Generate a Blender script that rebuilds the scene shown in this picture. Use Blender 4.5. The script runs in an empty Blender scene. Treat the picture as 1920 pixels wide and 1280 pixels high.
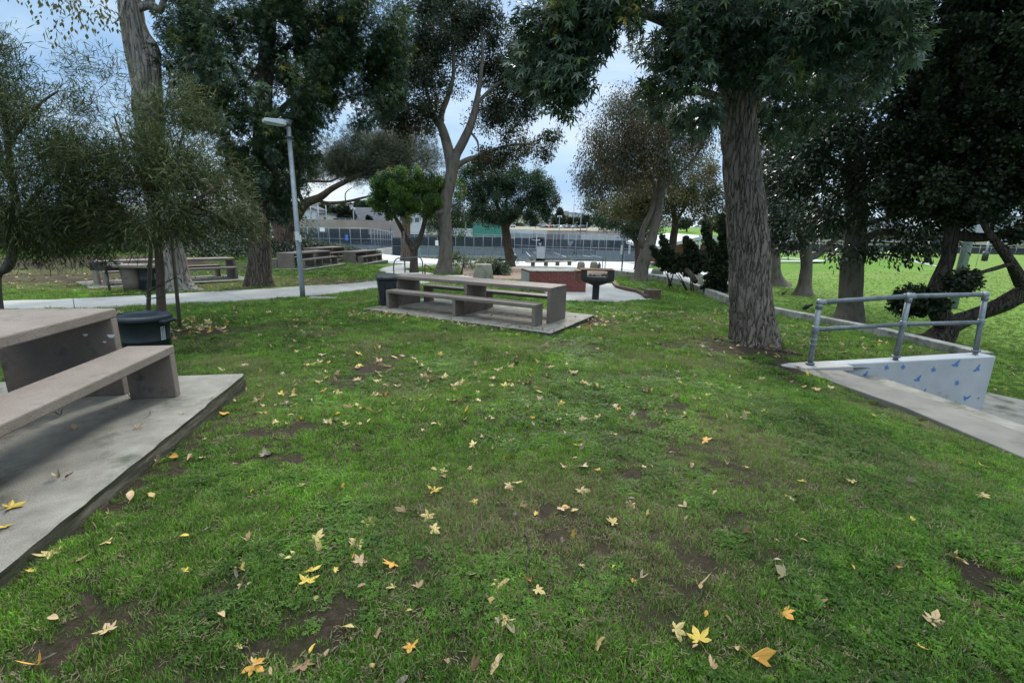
import bpy, bmesh, math, random
import numpy as np
from mathutils import Vector, Matrix
random.seed(7); RS = np.random.RandomState(11)
SC = bpy.context.scene; COL = SC.collection
# ---------------------------------------------------------------- camera
F, PITCH, ROLL, CH = 860.0, 0.229, -0.02, 1.55      # focal length in pixels of the 1920 px wide photograph
cp, sp, cr, sr = math.cos(PITCH), math.sin(PITCH), math.cos(ROLL), math.sin(ROLL)
right = Vector((1, 0, 0)); fwd = Vector((0, cp, -sp)); up = Vector((0, sp, cp))
R2 = right * cr - up * sr; U2 = right * sr + up * cr
cam_d = bpy.data.cameras.new('camera'); cam = bpy.data.objects.new('camera', cam_d); COL.objects.link(cam)
M = Matrix.Identity(4)
for i in range(3):
    M[i][0] = R2[i]; M[i][1] = U2[i]; M[i][2] = -fwd[i]
M[2][3] = CH
cam.matrix_world = M
cam_d.sensor_width = 36; cam_d.lens = F / 1920 * 36; cam_d.clip_end = 3000; cam_d.clip_start = 0.05
SC.camera = cam
# ---------------------------------------------------------------- light
ZEN_BOOST = 5.0
SUN_EL, SUN_AZ = math.radians(34), math.radians(8)   # azimuth clockwise from +Y
W = bpy.data.worlds.new('World'); SC.world = W; W.use_nodes = True
nt = W.node_tree; nt.nodes.clear()
def N(t, kind, **kw):
    n = t.nodes.new(kind)
    for k, v in kw.items():
        if k in n.bl_rna.properties.keys(): setattr(n, k, v)
        else: n.inputs[k].default_value = v
    return n
wo = N(nt, 'ShaderNodeOutputWorld'); bg = N(nt, 'ShaderNodeBackground', Strength=0.10)
sky = N(nt, 'ShaderNodeTexSky', sky_type='NISHITA', sun_disc=False, sun_elevation=SUN_EL, sun_rotation=SUN_AZ, air_density=1.0, dust_density=0.6, ozone_density=2.0)
tc = N(nt, 'ShaderNodeTexCoord'); mp = N(nt, 'ShaderNodeMapping'); mp.inputs['Scale'].default_value = (1.0, 1.6, 4.0)
n1 = N(nt, 'ShaderNodeTexNoise', Scale=1.7, Detail=8.0, Roughness=0.5, Distortion=0.5)
rp = N(nt, 'ShaderNodeValToRGB'); e = rp.color_ramp.elements; e[0].position = 0.34; e[1].position = 0.68     # thin layered cloud: blue gaps to white veils
e[0].color = (1.4, 2.55, 4.3, 1); e[1].color = (4.3, 4.8, 5.3, 1); e.new(.50).color = (2.3, 3.4, 4.7, 1)
L = nt.links.new
sx = N(nt, 'ShaderNodeSeparateXYZ'); L(tc.outputs['Generated'], sx.inputs[0])
mr = N(nt, 'ShaderNodeMapRange', interpolation_type='SMOOTHSTEP'); mr.inputs[1].default_value = .42; mr.inputs[2].default_value = .85; mr.inputs[3].default_value = 0.0; mr.inputs[4].default_value = 1.0  # extra bright, warm sky added overhead, above the view, to light the scene
L(sx.outputs[2], mr.inputs[0]); zc_ = N(nt, 'ShaderNodeMix', data_type='RGBA'); zc_.inputs[6].default_value = (1, 1, 1, 1); zc_.inputs[7].default_value = (1.2 * ZEN_BOOST, .98 * ZEN_BOOST, .78 * ZEN_BOOST, 1); L(mr.outputs[0], zc_.inputs[0])
vm = N(nt, 'ShaderNodeVectorMath', operation='MULTIPLY'); L(zc_.outputs[2], vm.inputs[1])
mx = N(nt, 'ShaderNodeMix', data_type='RGBA'); mx.inputs[0].default_value = .88
L(tc.outputs['Generated'], mp.inputs[0]); L(mp.outputs[0], n1.inputs[0]); L(n1.outputs[0], rp.inputs[0])
L(rp.outputs[0], vm.inputs[0]); L(sky.outputs[0], mx.inputs[6]); L(vm.outputs[0], mx.inputs[7]); L(mx.outputs[2], bg.inputs[0]); L(bg.outputs[0], wo.inputs[0])
sd = bpy.data.lights.new('sun', 'SUN'); sd.energy = 2.0; sd.angle = math.radians(11); sd.color = (1, 0.95, 0.87)
so = bpy.data.objects.new('sun', sd); COL.objects.link(so)
sv = Vector((math.sin(SUN_AZ) * math.cos(SUN_EL), math.cos(SUN_AZ) * math.cos(SUN_EL), math.sin(SUN_EL)))
so.rotation_euler = sv.to_track_quat('Z', 'Y').to_euler(); so.location = (0, 0, 30)
SC.view_settings.view_transform = 'Standard'; SC.view_settings.look = 'None'; SC.view_settings.gamma = 1
SC.view_settings.exposure = 0.95
SC.render.engine = 'CYCLES'
SC.cycles.max_bounces = 6; SC.cycles.transparent_max_bounces = 12; SC.cycles.diffuse_bounces = 3; SC.cycles.transmission_bounces = 3
# ---------------------------------------------------------------- pixel helpers (pixels of the photograph turned into places)
def ray(px, py):
    a = (px - 960) / F; b = (640 - py) / F
    u = a * cr + b * sr; v = -a * sr + b * cr
    return (u, cp + v * sp, -sp + v * cp)
def aty(px, py, Y):
    d = ray(px, py); t = Y / d[1]
    return Vector((d[0] * t, Y, CH + d[2] * t))
def atz(px, py, z):
    d = ray(px, py); t = (z - CH) / d[2]
    return Vector((d[0] * t, d[1] * t, z))
# ---------------------------------------------------------------- noise
def _h(ix, iy, s):
    n = (ix.astype(np.int64) * 374761393 + iy.astype(np.int64) * 668265263 + s * 974634777) & 0x7fffffff
    n = ((n ^ (n >> 13)) * 1274126177) & 0x7fffffff
    return ((n ^ (n >> 16)) & 0xffff) / 65535.0
def vnoise(x, y, s=0):
    x = np.asarray(x, float); y = np.asarray(y, float)
    ix = np.floor(x); iy = np.floor(y); fx = x - ix; fy = y - iy
    fx = fx * fx * (3 - 2 * fx); fy = fy * fy * (3 - 2 * fy)
    a = _h(ix, iy, s); b = _h(ix + 1, iy, s); c = _h(ix, iy + 1, s); d = _h(ix + 1, iy + 1, s)
    return (a * (1 - fx) + b * fx) * (1 - fy) + (c * (1 - fx) + d * fx) * fy
def fbm(x, y, s=0, o=4):
    r = 0; a = 0.5; t = 0
    for i in range(o):
        r = r + a * vnoise(np.asarray(x) * 2 ** i, np.asarray(y) * 2 ** i, s + i); t += a; a *= 0.5
    return r / t
# ---------------------------------------------------------------- terrain
CT = np.array([(0,0,0),(0,2.5,0),(-2.5,1.2,.01),(3,2,-.06),(-2.6,3.6,-.05),(-2.9,5.2,-.1),(-6,4,-.02),(-8,0,.02),(0,5,-.06),(2.4,5,-.12),
 (4.3,4,-.36),(4.2,6.3,-.38),(5.2,1,-.35),(1,8.9,-.37),(-1.2,9.9,-.32),(-4,11.6,-.30),(2,12,-.38),(4.4,8.3,-.27),(-5.5,8,-.2),(-6.3,13.7,-.4),
 (-9,16,-.4),(-11.5,10,-.3),(8.0,8.2,-.47),(7.4,13.4,-.58),(7.2,16,-.68),(8.2,24,-.85),(5.5,13,-.45),(2.8,15,-.48),(2.6,18,-.52),(7.1,25.8,-.85),
 (-3.7,24,-.55),(-8,20,-.42),(-8,25,-.5),(-9,31,-.68),(-12,37,-.72),(-20,20,-.25),(-15,14,-.32),(-26,24,0),(-20,31,.9),(-30,30,1.1),(-42,18,.8),
 (-34,40,1.5),(-22,46,-.1),(2,27,-.8),(-.4,41.9,-1.25),(-11,47.8,-1.2),(5,39,-1.25),(3,45.5,-1.45),(12,45,-1.5),(2,56,-1.8),(-10,58,-1.8),(10,66,-2.0),
 (-20,76,-2.7),(0,76,-2.7),(10,90,-3.2),(-20,61,-1.1),(-34,60,-1.2),(-40,90,-2.0),(-30,120,-3.2),(0,122,-3.2),(30,120,-3.0),(20,66,-1.9),(14,30,-1.2),(30,60,-1.5),(60,60,-1.5),(60,120,-1.5),(-80,60,2),(-80,120,2)])
_C = 1.5
def _k(d2): return np.sqrt(d2 + _C * _C)
_n = len(CT); _A = np.zeros((_n + 3, _n + 3))
_d = (CT[:, None, 0] - CT[None, :, 0]) ** 2 + (CT[:, None, 1] - CT[None, :, 1]) ** 2
_A[:_n, :_n] = _k(_d) - np.eye(_n) * 0.05; _A[:_n, _n] = 1; _A[:_n, _n + 1:] = CT[:, :2]; _A[_n, :_n] = 1; _A[_n + 1:, :_n] = CT[:, :2].T
_w = np.linalg.solve(_A, np.concatenate([CT[:, 2], [0, 0, 0]]))
def G(x, y, micro=True):
    x = np.asarray(x, float); y = np.asarray(y, float); z = _w[_n] + _w[_n + 1] * x + _w[_n + 2] * y
    for i in range(_n): z = z + _w[i] * _k((x - CT[i, 0]) ** 2 + (y - CT[i, 1]) ** 2)
    if micro:
        z = z + (fbm(x * 1.1, y * 1.1, 3, 3) - .5) * .07 * np.clip(1.2 - y / 40, 0, 1)
    return z
_hx = np.arange(-62, 62, .25); _hy = np.arange(-6, 126, .25); _HX, _HY = np.meshgrid(_hx, _hy); _HG = G(_HX, _HY)
def gf(x, y):
    fx = np.clip((np.asarray(x, float) + 62) / .25, 0, len(_hx) - 1.001); fy = np.clip((np.asarray(y, float) + 6) / .25, 0, len(_hy) - 1.001)
    i = fx.astype(int); j = fy.astype(int); u = fx - i; v = fy - j
    return (_HG[j, i] * (1 - u) + _HG[j, i + 1] * u) * (1 - v) + (_HG[j + 1, i] * (1 - u) + _HG[j + 1, i + 1] * u) * v
def g(x, y): return float(gf(x, y))
_TT = np.exp(np.linspace(0, math.log(140), 900))
def on(px, py):
    """the lawn point under a pixel"""
    d = ray(px, py); h = CH + d[2] * _TT - gf(d[0] * _TT, d[1] * _TT); k = np.argmax(h < 0)
    if h[k] >= 0: return Vector((d[0] * 120, d[1] * 120, -2))
    if k == 0: t = _TT[0]
    else: t = _TT[k - 1] + (_TT[k] - _TT[k - 1]) * h[k - 1] / (h[k - 1] - h[k])
    return Vector((d[0] * t, d[1] * t, g(d[0] * t, d[1] * t)))
_by = [-6, 1, 3.91, 6.55, 6.75, 7.85, 8.3, 13.5, 15.9, 24.8, 29, 33, 45, 60, 125]
_bx = [5.4, 5.1, 4.85, 4.5, 4.7, 8.3, 8.27, 7.75, 7.65, 8.95, 9.6, 14, 30, 55, 100]
def B(y): return np.interp(y, _by, _bx)
def FZ(x, y):
    x = np.asarray(x, float); y = np.asarray(y, float)
    z = -1.3 - .2 * np.clip((y - 30) / 60, 0, 1) - .2 * np.clip((12 - y) / 4, 0, 1)
    return z
# ---------------------------------------------------------------- object helpers
def tag(o, label=None, cat=None, group=None, kind=None):
    if label: o['label'] = label
    if cat: o['category'] = cat
    if group: o['group'] = group
    if kind: o['kind'] = kind
    return o
def thing(name, label, cat, loc=(0, 0, 0), rz=0, group=None):
    o = bpy.data.objects.new(name, None); COL.objects.link(o); o.location = loc; o.rotation_euler = (0, 0, rz); o.empty_display_size = .1
    return tag(o, label, cat, group)
class MB:
    def __init__(s): s.v = []; s.f = []; s.sm = []
    def add(s, vs, fs, smooth=False):
        b = len(s.v); s.v += [tuple(v) for v in vs]; s.f += [tuple(i + b for i in f) for f in fs]; s.sm += [smooth] * len(fs)
    def box(s, c, d, rz=0, M=None):
        x, y, z = d[0] / 2, d[1] / 2, d[2] / 2
        vs = [Vector((i * x, j * y, k * z)) for k in (-1, 1) for j in (-1, 1) for i in (-1, 1)]
        R = M or Matrix.Rotation(rz, 3, 'Z')
        s.add([R @ v + Vector(c) for v in vs], [(0, 2, 3, 1), (4, 5, 7, 6), (0, 1, 5, 4), (2, 6, 7, 3), (0, 4, 6, 2), (1, 3, 7, 5)])
    def tube(s, pts, rad, n=10, cap=True, squash=None):
        pts = [Vector(p) for p in pts]; m = len(pts)
        if not hasattr(rad, '__len__'): rad = [rad] * m
        vs = []; px = None
        for i, p in enumerate(pts):
            t = (pts[min(i + 1, m - 1)] - pts[max(i - 1, 0)]).normalized()
            if px is None: px = t.cross(Vector((0, 0, 1)) if abs(t.z) < .9 else Vector((0, 1, 0))).normalized()
            px = (px - t * px.dot(t)).normalized(); py = t.cross(px)
            for k in range(n):
                a = 2 * math.pi * k / n; vs.append(p + (px * math.cos(a) + py * math.sin(a)) * rad[i])
        fs = [(i * n + k, i * n + (k + 1) % n, (i + 1) * n + (k + 1) % n, (i + 1) * n + k) for i in range(m - 1) for k in range(n)]
        if cap: fs += [tuple(range(n))[::-1], tuple(range((m - 1) * n, m * n))]
        s.add(vs, fs, True)
    def lathe(s, prof, c=(0, 0, 0), n=24, sx=1, sy=1, rz=0):
        vs = []; m = len(prof)
        for r, z in prof:
            for k in range(n):
                a = 2 * math.pi * k / n; x, y = r * math.cos(a) * sx, r * math.sin(a) * sy
                vs.append((c[0] + x * math.cos(rz) - y * math.sin(rz), c[1] + x * math.sin(rz) + y * math.cos(rz), c[2] + z))
        fs = [(i * n + k, i * n + (k + 1) % n, (i + 1) * n + (k + 1) % n, (i + 1) * n + k) for i in range(m - 1) for k in range(n)]
        fs += [tuple(range(n))[::-1], tuple(range((m - 1) * n, m * n))]
        s.add(vs, fs, True)
    def prism(s, poly, z0, z1):
        n = len(poly); vs = [(p[0], p[1], z0 if len(p) < 3 else p[2] + z0) for p in poly] + [(p[0], p[1], z1 if len(p) < 3 else p[2] + z1) for p in poly]
        s.add(vs, [tuple(range(n))[::-1], tuple(range(n, 2 * n))] + [(i, (i + 1) % n, n + (i + 1) % n, n + i) for i in range(n)])
    def extrude(s, poly, d):
        n = len(poly); d = Vector(d); vs = [Vector(p) for p in poly]; vs = vs + [v + d for v in vs]
        s.add(vs, [tuple(range(n))[::-1], tuple(range(n, 2 * n))] + [(i, (i + 1) % n, n + (i + 1) % n, n + i) for i in range(n)])
    def build(s, name, mat, parent=None, bevel=0, seg=2, origin=None):
        me = bpy.data.meshes.new(name)
        vs = s.v
        if origin is not None: vs = [(v[0] - origin[0], v[1] - origin[1], v[2] - origin[2]) for v in s.v]
        me.from_pydata(vs, [], s.f); me.polygons.foreach_set('use_smooth', s.sm)
        bm = bmesh.new(); bm.from_mesh(me); bmesh.ops.recalc_face_normals(bm, faces=bm.faces)
        if bevel:
            es = [e for e in bm.edges if len(e.link_faces) == 2 and e.calc_face_angle(0) > .6]
            bmesh.ops.bevel(bm, geom=es, offset=bevel, segments=seg, affect='EDGES', profile=.5)
        bm.to_mesh(me); bm.free()
        me.materials.append(mat); o = bpy.data.objects.new(name, me); COL.objects.link(o)
        if parent is not None: o.parent = parent
        if origin is not None: o.location = origin
        return o
def mesh_np(name, verts, faces, mat, parent=None, smooth=True, fattr=None, vattr=None):
    """faces: array (n,k)"""
    me = bpy.data.meshes.new(name); nv, nf, k = len(verts), len(faces), faces.shape[1]
    me.vertices.add(nv); me.vertices.foreach_set('co', np.ascontiguousarray(verts, np.float32).ravel())
    me.loops.add(nf * k); me.loops.foreach_set('vertex_index', np.ascontiguousarray(faces, np.int32).ravel())
    me.polygons.add(nf); me.polygons.foreach_set('loop_start', np.arange(0, nf * k, k, dtype=np.int32))
    if smooth: me.polygons.foreach_set('use_smooth', np.ones(nf, bool))
    for nm, a in (fattr or {}).items():
        me.attributes.new(nm, 'FLOAT', 'FACE').data.foreach_set('value', np.ascontiguousarray(a, np.float32))
    for nm, a in (vattr or {}).items():
        me.attributes.new(nm, 'FLOAT', 'POINT').data.foreach_set('value', np.ascontiguousarray(a, np.float32))
    me.update(calc_edges=True); me.materials.append(mat)
    o = bpy.data.objects.new(name, me); COL.objects.link(o)
    if parent is not None: o.parent = parent
    return o
def copy_tree(o, parent=None):
    c = o.copy(); COL.objects.link(c)
    if parent is not None: c.parent = parent
    for ch in list(o.children): copy_tree(ch, c)
    return c
# ---------------------------------------------------------------- materials
def pmat(name, stops, scale=4, rough=.8, bump=0, bscale=None, stretch=(1, 1, 1), metal=0, detail=6, coord='Object', spec=.4, bdist=.02, dirt=None):
    m = bpy.data.materials.new(name); m.use_nodes = True; t = m.node_tree; b = t.nodes['Principled BSDF']
    b.inputs['Roughness'].default_value = rough; b.inputs['Metallic'].default_value = metal; b.inputs['Specular IOR Level'].default_value = spec
    if not isinstance(stops[0], (tuple, list)): stops = [stops, tuple(c * .8 for c in stops)]
    c = N(t, 'ShaderNodeTexCoord'); mp = N(t, 'ShaderNodeMapping'); mp.inputs['Scale'].default_value = stretch
    no = N(t, 'ShaderNodeTexNoise', Scale=scale, Detail=detail, Roughness=.6); r = N(t, 'ShaderNodeValToRGB')
    t.links.new(c.outputs[coord], mp.inputs[0]); t.links.new(mp.outputs[0], no.inputs[0]); t.links.new(no.outputs[0], r.inputs[0])
    e = r.color_ramp.elements
    while len(e) < len(stops): e.new(.5)
    for i, s_ in enumerate(stops):
        e[i].position = .3 + .4 * i / (len(stops) - 1); e[i].color = (*s_, 1)
    col = r.outputs[0]
    if dirt:   # (colour, scale, threshold)
        n3 = N(t, 'ShaderNodeTexNoise', Scale=dirt[1], Detail=8.0, Roughness=.65); r3 = N(t, 'ShaderNodeValToRGB')
        r3.color_ramp.elements[0].position = dirt[2]; r3.color_ramp.elements[1].position = dirt[2] + .15
        t.links.new(mp.outputs[0], n3.inputs[0]); t.links.new(n3.outputs[0], r3.inputs[0])
        mm = N(t, 'ShaderNodeMix', data_type='RGBA'); mm.inputs[7].default_value = (*dirt[0], 1)
        t.links.new(r3.outputs[0], mm.inputs[0]); t.links.new(col, mm.inputs[6]); col = mm.outputs[2]
    t.links.new(col, b.inputs['Base Color'])
    if bump:
        n2 = N(t, 'ShaderNodeTexNoise', Scale=bscale or scale * 6, Detail=6.0, Roughness=.65); bp = N(t, 'ShaderNodeBump', Strength=bump, Distance=bdist)
        t.links.new(mp.outputs[0], n2.inputs[0]); t.links.new(n2.outputs[0], bp.inputs['Height']); t.links.new(bp.outputs[0], b.inputs['Normal'])
    return m
def leafmat(name, cols, transl=.25, rough=.55, spec=.35):
    m = bpy.data.materials.new(name); m.use_nodes = True; t = m.node_tree; b = t.nodes['Principled BSDF']; out = t.nodes['Material Output']
    a = N(t, 'ShaderNodeAttribute', attribute_name='rnd'); r = N(t, 'ShaderNodeValToRGB'); e = r.color_ramp.elements
    while len(e) < len(cols): e.new(.5)
    for i, (p, c) in enumerate(cols): e[i].position = p; e[i].color = (*c, 1)
    t.links.new(a.outputs['Fac'], r.inputs[0]); t.links.new(r.outputs[0], b.inputs['Base Color'])
    b.inputs['Roughness'].default_value = rough; b.inputs['Specular IOR Level'].default_value = spec
    if transl:
        tr = N(t, 'ShaderNodeBsdfTranslucent'); ms = N(t, 'ShaderNodeMixShader'); ms.inputs[0].default_value = transl
        g2 = N(t, 'ShaderNodeGamma', Gamma=.8); t.links.new(r.outputs[0], g2.inputs[0]); t.links.new(g2.outputs[0], tr.inputs[0])
        t.links.new(b.outputs[0], ms.inputs[1]); t.links.new(tr.outputs[0], ms.inputs[2]); t.links.new(ms.outputs[0], out.inputs[0])
    return m
def barkmat(name, dark, light, sc=9, zs=.16, bump=1.0, dist=.05, smooth=False):
    """furrows: ridged noise drawn out along the trunk; smooth bark: soft blotches"""
    m = bpy.data.materials.new(name); m.use_nodes = True; t = m.node_tree; b = t.nodes['Principled BSDF']; b.inputs['Roughness'].default_value = .95; b.inputs['Specular IOR Level'].default_value = .15
    c = N(t, 'ShaderNodeTexCoord'); mp = N(t, 'ShaderNodeMapping'); mp.inputs['Scale'].default_value = (1, 1, zs); l = t.links.new
    n1 = N(t, 'ShaderNodeTexNoise', Scale=float(sc), Detail=2.5, Roughness=.5, Distortion=.35); n2 = N(t, 'ShaderNodeTexNoise', Scale=sc * 3.2, Detail=6.0, Roughness=.7); n3 = N(t, 'ShaderNodeTexNoise', Scale=2.0, Detail=4.0)
    l(c.outputs['Object'], mp.inputs[0])
    for n_ in (n1, n2): l(mp.outputs[0], n_.inputs[0])
    l(c.outputs['Object'], n3.inputs[0])
    if smooth: h = n1.outputs[0]
    else:
        s1 = N(t, 'ShaderNodeMath', operation='SUBTRACT'); s1.inputs[1].default_value = .5; ab = N(t, 'ShaderNodeMath', operation='ABSOLUTE'); mr_ = N(t, 'ShaderNodeMapRange'); mr_.inputs[2].default_value = .13
        l(n1.outputs[0], s1.inputs[0]); l(s1.outputs[0], ab.inputs[0]); l(ab.outputs[0], mr_.inputs[0]); h = mr_.outputs[0]
    mu = N(t, 'ShaderNodeMath', operation='MULTIPLY_ADD'); mu.inputs[1].default_value = .4; l(n2.outputs[0], mu.inputs[0]); l(h, mu.inputs[2])
    ma = N(t, 'ShaderNodeMath', operation='MULTIPLY_ADD'); ma.inputs[1].default_value = .5; l(n3.outputs[0], ma.inputs[0]); l(mu.outputs[0], ma.inputs[2])
    r = N(t, 'ShaderNodeValToRGB'); r.color_ramp.elements[0].color = (*dark, 1); r.color_ramp.elements[0].position = .42 if not smooth else .55; r.color_ramp.elements[1].color = (*light, 1); r.color_ramp.elements[1].position = 1.0
    mid = [a_ * .45 + b_ * .55 for a_, b_ in zip(dark, light)]
    if not smooth: r.color_ramp.elements.new(.62).color = (*mid, 1)
    l(ma.outputs[0], r.inputs[0]); l(r.outputs[0], b.inputs['Base Color'])
    bp = N(t, 'ShaderNodeBump', Strength=bump, Distance=dist); l(mu.outputs[0], bp.inputs['Height']); l(bp.outputs[0], b.inputs['Normal'])
    return m
M_ = {}
M_['table'] = pmat('tan_precast_concrete', [(.150, .119, .099), (.218, .178, .152)], 2.5, .8, .45, 70, dirt=((.085, .072, .06), 5, .55))
M_['slab'] = pmat('grey_concrete', [(.165, .152, .126), (.28, .262, .225)], 5, .9, .6, 110, dirt=((.075, .078, .052), 2.2, .53))
M_['path'] = pmat('pale_concrete', [(.26, .25, .235), (.35, .34, .32)], 1.2, .9, .3, 60, dirt=((.25, .24, .22), 2.5, .62))
M_['plaza'] = pmat('bright_concrete', [(.33, .33, .32), (.42, .42, .41)], .6, .9, dirt=((.3, .3, .29), 1.5, .62))
M_['curb'] = pmat('weathered_concrete', [(.19, .18, .15), (.33, .32, .29)], 3, .9, .5, 60, dirt=((.07, .075, .045), 2.5, .5))
M_['white'] = pmat('chipped_shaded_white_paint', [(.285, .30, .318), (.36, .372, .385)], 2, .6, .25, 50, dirt=((.38, .37, .34), 7, .63))  # white paint darkened: canopy shade over the wall put into its colour
M_['blue'] = pmat('blue_paint', [(.05, .12, .30), (.07, .16, .38)], 20, .6)
M_['galv'] = pmat('galvanised_steel', [(.16, .18, .195), (.245, .27, .29)], 9, .5, .1, 60, metal=.5, dirt=((.14, .14, .135), 6, .6))
M_['galvdark'] = pmat('weathered_steel', [(.085, .10, .112), (.16, .18, .195)], 9, .5, .1, 60, metal=.45)
M_['lamp'] = pmat('light_grey_enamel', [(.48, .50, .51), (.58, .60, .61)], 3, .5)
M_['blackplastic'] = pmat('black_plastic', [(.012, .016, .02), (.022, .028, .034)], 6, .45, .08, 90, spec=.5)
M_['bluebin'] = pmat('dark_blue_plastic', [(.008, .012, .016), (.016, .022, .03)], 5, .42, .08, 90, spec=.5)
M_['iron'] = pmat('sooty_steel', [(.012, .012, .013), (.04, .034, .03)], 9, .7, .3, 60, dirt=((.10, .05, .03), 8, .62))
M_['ash'] = pmat('ash', [(.3, .28, .26), (.55, .52, .48)], 30, .95)
M_['rust'] = pmat('rusty_steel', [(.10, .04, .025), (.18, .08, .05)], 15, .85)
M_['stone'] = pmat('exposed_aggregate', [(.17, .16, .12), (.27, .26, .21)], 30, .95, .5, 120, dirt=((.11, .12, .07), 3, .52))
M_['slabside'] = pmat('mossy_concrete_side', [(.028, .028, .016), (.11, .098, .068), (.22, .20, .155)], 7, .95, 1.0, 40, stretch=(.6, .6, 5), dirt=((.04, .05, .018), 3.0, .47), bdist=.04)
M_['ledge'] = pmat('brownish_concrete', [(.14, .13, .112), (.20, .185, .162)], 2.5, .9, .4, 120, dirt=((.12, .11, .09), 3, .56))
M_['mulch'] = pmat('mulch', [(.12, .075, .05), (.26, .18, .13)], 8, .95, .8, 30)
M_['wood'] = pmat('weathered_stake', [(.10, .085, .065), (.19, .165, .13)], 8, .9, .5, 60, stretch=(1, 1, .1))
M_['hose'] = pmat('green_hose', [(.01, .09, .06), (.015, .13, .09)], 8, .5)
M_['sign'] = pmat('white_sign', [(.65, .67, .72), (.72, .74, .78)], 8, .5)
M_['signblue'] = pmat('blue_sign', [(.05, .13, .45), (.06, .16, .5)], 8, .5)
M_['dark'] = pmat('dark_gap', [(.02, .02, .02), (.03, .03, .03)], 8, .9)
M_['cloth'] = pmat('dark_clothes', [(.012, .014, .02), (.022, .024, .03)], 9, .9)
M_['skin'] = pmat('skin', [(.25, .14, .09), (.3, .17, .11)], 9, .6)
def brickmat(name, c1, c2, mortar, sc=1.0, bw=.21, bh=.07, ms=.008):
    m = bpy.data.materials.new(name); m.use_nodes = True; t = m.node_tree; b = t.nodes['Principled BSDF']; b.inputs['Roughness'].default_value = .85
    c = N(t, 'ShaderNodeTexCoord'); s_ = N(t, 'ShaderNodeSeparateXYZ'); cb = N(t, 'ShaderNodeCombineXYZ'); ad = N(t, 'ShaderNodeMath', operation='ADD')
    br = N(t, 'ShaderNodeTexBrick', Scale=1.0); br.inputs['Brick Width'].default_value = bw; br.inputs['Row Height'].default_value = bh; br.inputs['Mortar Size'].default_value = ms
    br.inputs['Color1'].default_value = (*c1, 1); br.inputs['Color2'].default_value = (*c2, 1); br.inputs['Mortar'].default_value = (*mortar, 1); br.inputs['Bias'].default_value = -.2
    l = t.links.new; l(c.outputs['Object'], s_.inputs[0]); l(s_.outputs[0], ad.inputs[0]); l(s_.outputs[1], ad.inputs[1]); l(ad.outputs[0], cb.inputs[0]); l(s_.outputs[2], cb.inputs[1]); l(cb.outputs[0], br.inputs[0])
    no = N(t, 'ShaderNodeTexNoise', Scale=14.0, Detail=6.0); mm = N(t, 'ShaderNodeMix', data_type='RGBA', blend_type='MULTIPLY'); mm.inputs[0].default_value = .55
    l(c.outputs['Object'], no.inputs[0]); l(br.outputs[0], mm.inputs[6]); l(no.outputs[0], mm.inputs[7]); l(mm.outputs[2], b.inputs['Base Color'])
    bp = N(t, 'ShaderNodeBump', Strength=.6, Distance=.01); bp.invert = True; l(br.outputs[1], bp.inputs['Height']); l(bp.outputs[0], b.inputs['Normal'])
    return m
M_['brick'] = brickmat('red_brick', (.25, .045, .034), (.15, .028, .024), (.20, .15, .125))
M_['oldbrick'] = brickmat('dark_old_brick', (.13, .065, .045), (.085, .05, .035), (.10, .09, .075))
M_['brickorange'] = brickmat('orange_brick', (.36, .12, .06), (.30, .10, .05), (.25, .16, .12))
# ---------------------------------------------------------------- ground
def onp(px, py): p = on(px, py); return (p.x, p.y)
BARE = [(onp(1400, 655), 1.1, .5, 1), (onp(1480, 690), .7, .35, 1), (onp(1330, 640), .9, .4, .8), (onp(330, 625), 1.0, .8, 1), (onp(420, 612), 1.2, .5, .6), (onp(1110, 600), .8, .9, 1), (onp(1060, 612), .5, .4, 1),
        (onp(700, 690), .55, .4, 1), (onp(740, 672), .5, .35, .9), (onp(660, 715), .45, .3, .8), (onp(500, 810), .45, .22, .9), (onp(520, 860), .3, .2, .8), (onp(1220, 650), 1.1, .22, .85), (onp(1080, 652), 1.0, .2, .7),
        (onp(720, 585), .8, .28, .9), (onp(800, 596), .8, .25, .9), (onp(890, 608), .8, .25, .9), (onp(980, 620), .7, .25, .9), (onp(220, 950), .35, .2, .9), (onp(120, 1180), .3, .2, .8), (onp(300, 1150), .25, .12, .8),
        (onp(1000, 960), .3, .2, .7), (onp(1060, 1000), .2, .3, .7), (onp(1190, 890), .3, .2, .8), (onp(1230, 830), .15, .4, .8), (onp(1300, 1080), .25, .2, .7), (onp(1400, 895), .35, .15, .7), (onp(1890, 1080), .3, .2, .8), (onp(1650, 760), .8, .2, .7), (onp(1770, 800), .8, .2, .7),
        (onp(350, 840), .3, .9, .7), (onp(560, 860), .3, .2, .8), (onp(1700, 860), .4, .15, .6), (onp(1420, 610), .6, .3, .6), (onp(60, 520), 7, 2.6, .95), (onp(100, 495), 12, 3.5, 1), (onp(250, 490), 9, 3, 1), (onp(1330, 548), .5, 2.2, .6), (onp(1230, 530), 1.5, .5, .6)]
def bare(x, y):
    x = np.asarray(x, float); y = np.asarray(y, float)
    n = fbm(x * 1.3 + 5, y * 1.3, 21, 4); n2 = fbm(x * 5, y * 5, 31, 3)
    wx = x + (fbm(x * 4, y * 4, 41, 4) - .5) * .9; wy = y + (fbm(x * 4 + 9, y * 4, 42, 4) - .5) * .7; n3 = fbm(x * 14, y * 14, 44, 2)
    b = np.clip((n - .655) * 9, 0, 1) * .6 + np.clip((n2 - .66) * 7, 0, 1) * .6
    for (cx, cy), rx, ry, a in BARE:
        b = np.maximum(b, a * np.clip(1.5 - 1.2 * np.sqrt(((wx - cx) / rx) ** 2 + ((wy - cy) / ry) ** 2), 0, 1))
    b = b * (1.15 - .35 * n2); return np.clip(b + (n3 - .5) * 1.1 * (b > .08) * (b < .95), 0, 1)
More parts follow.
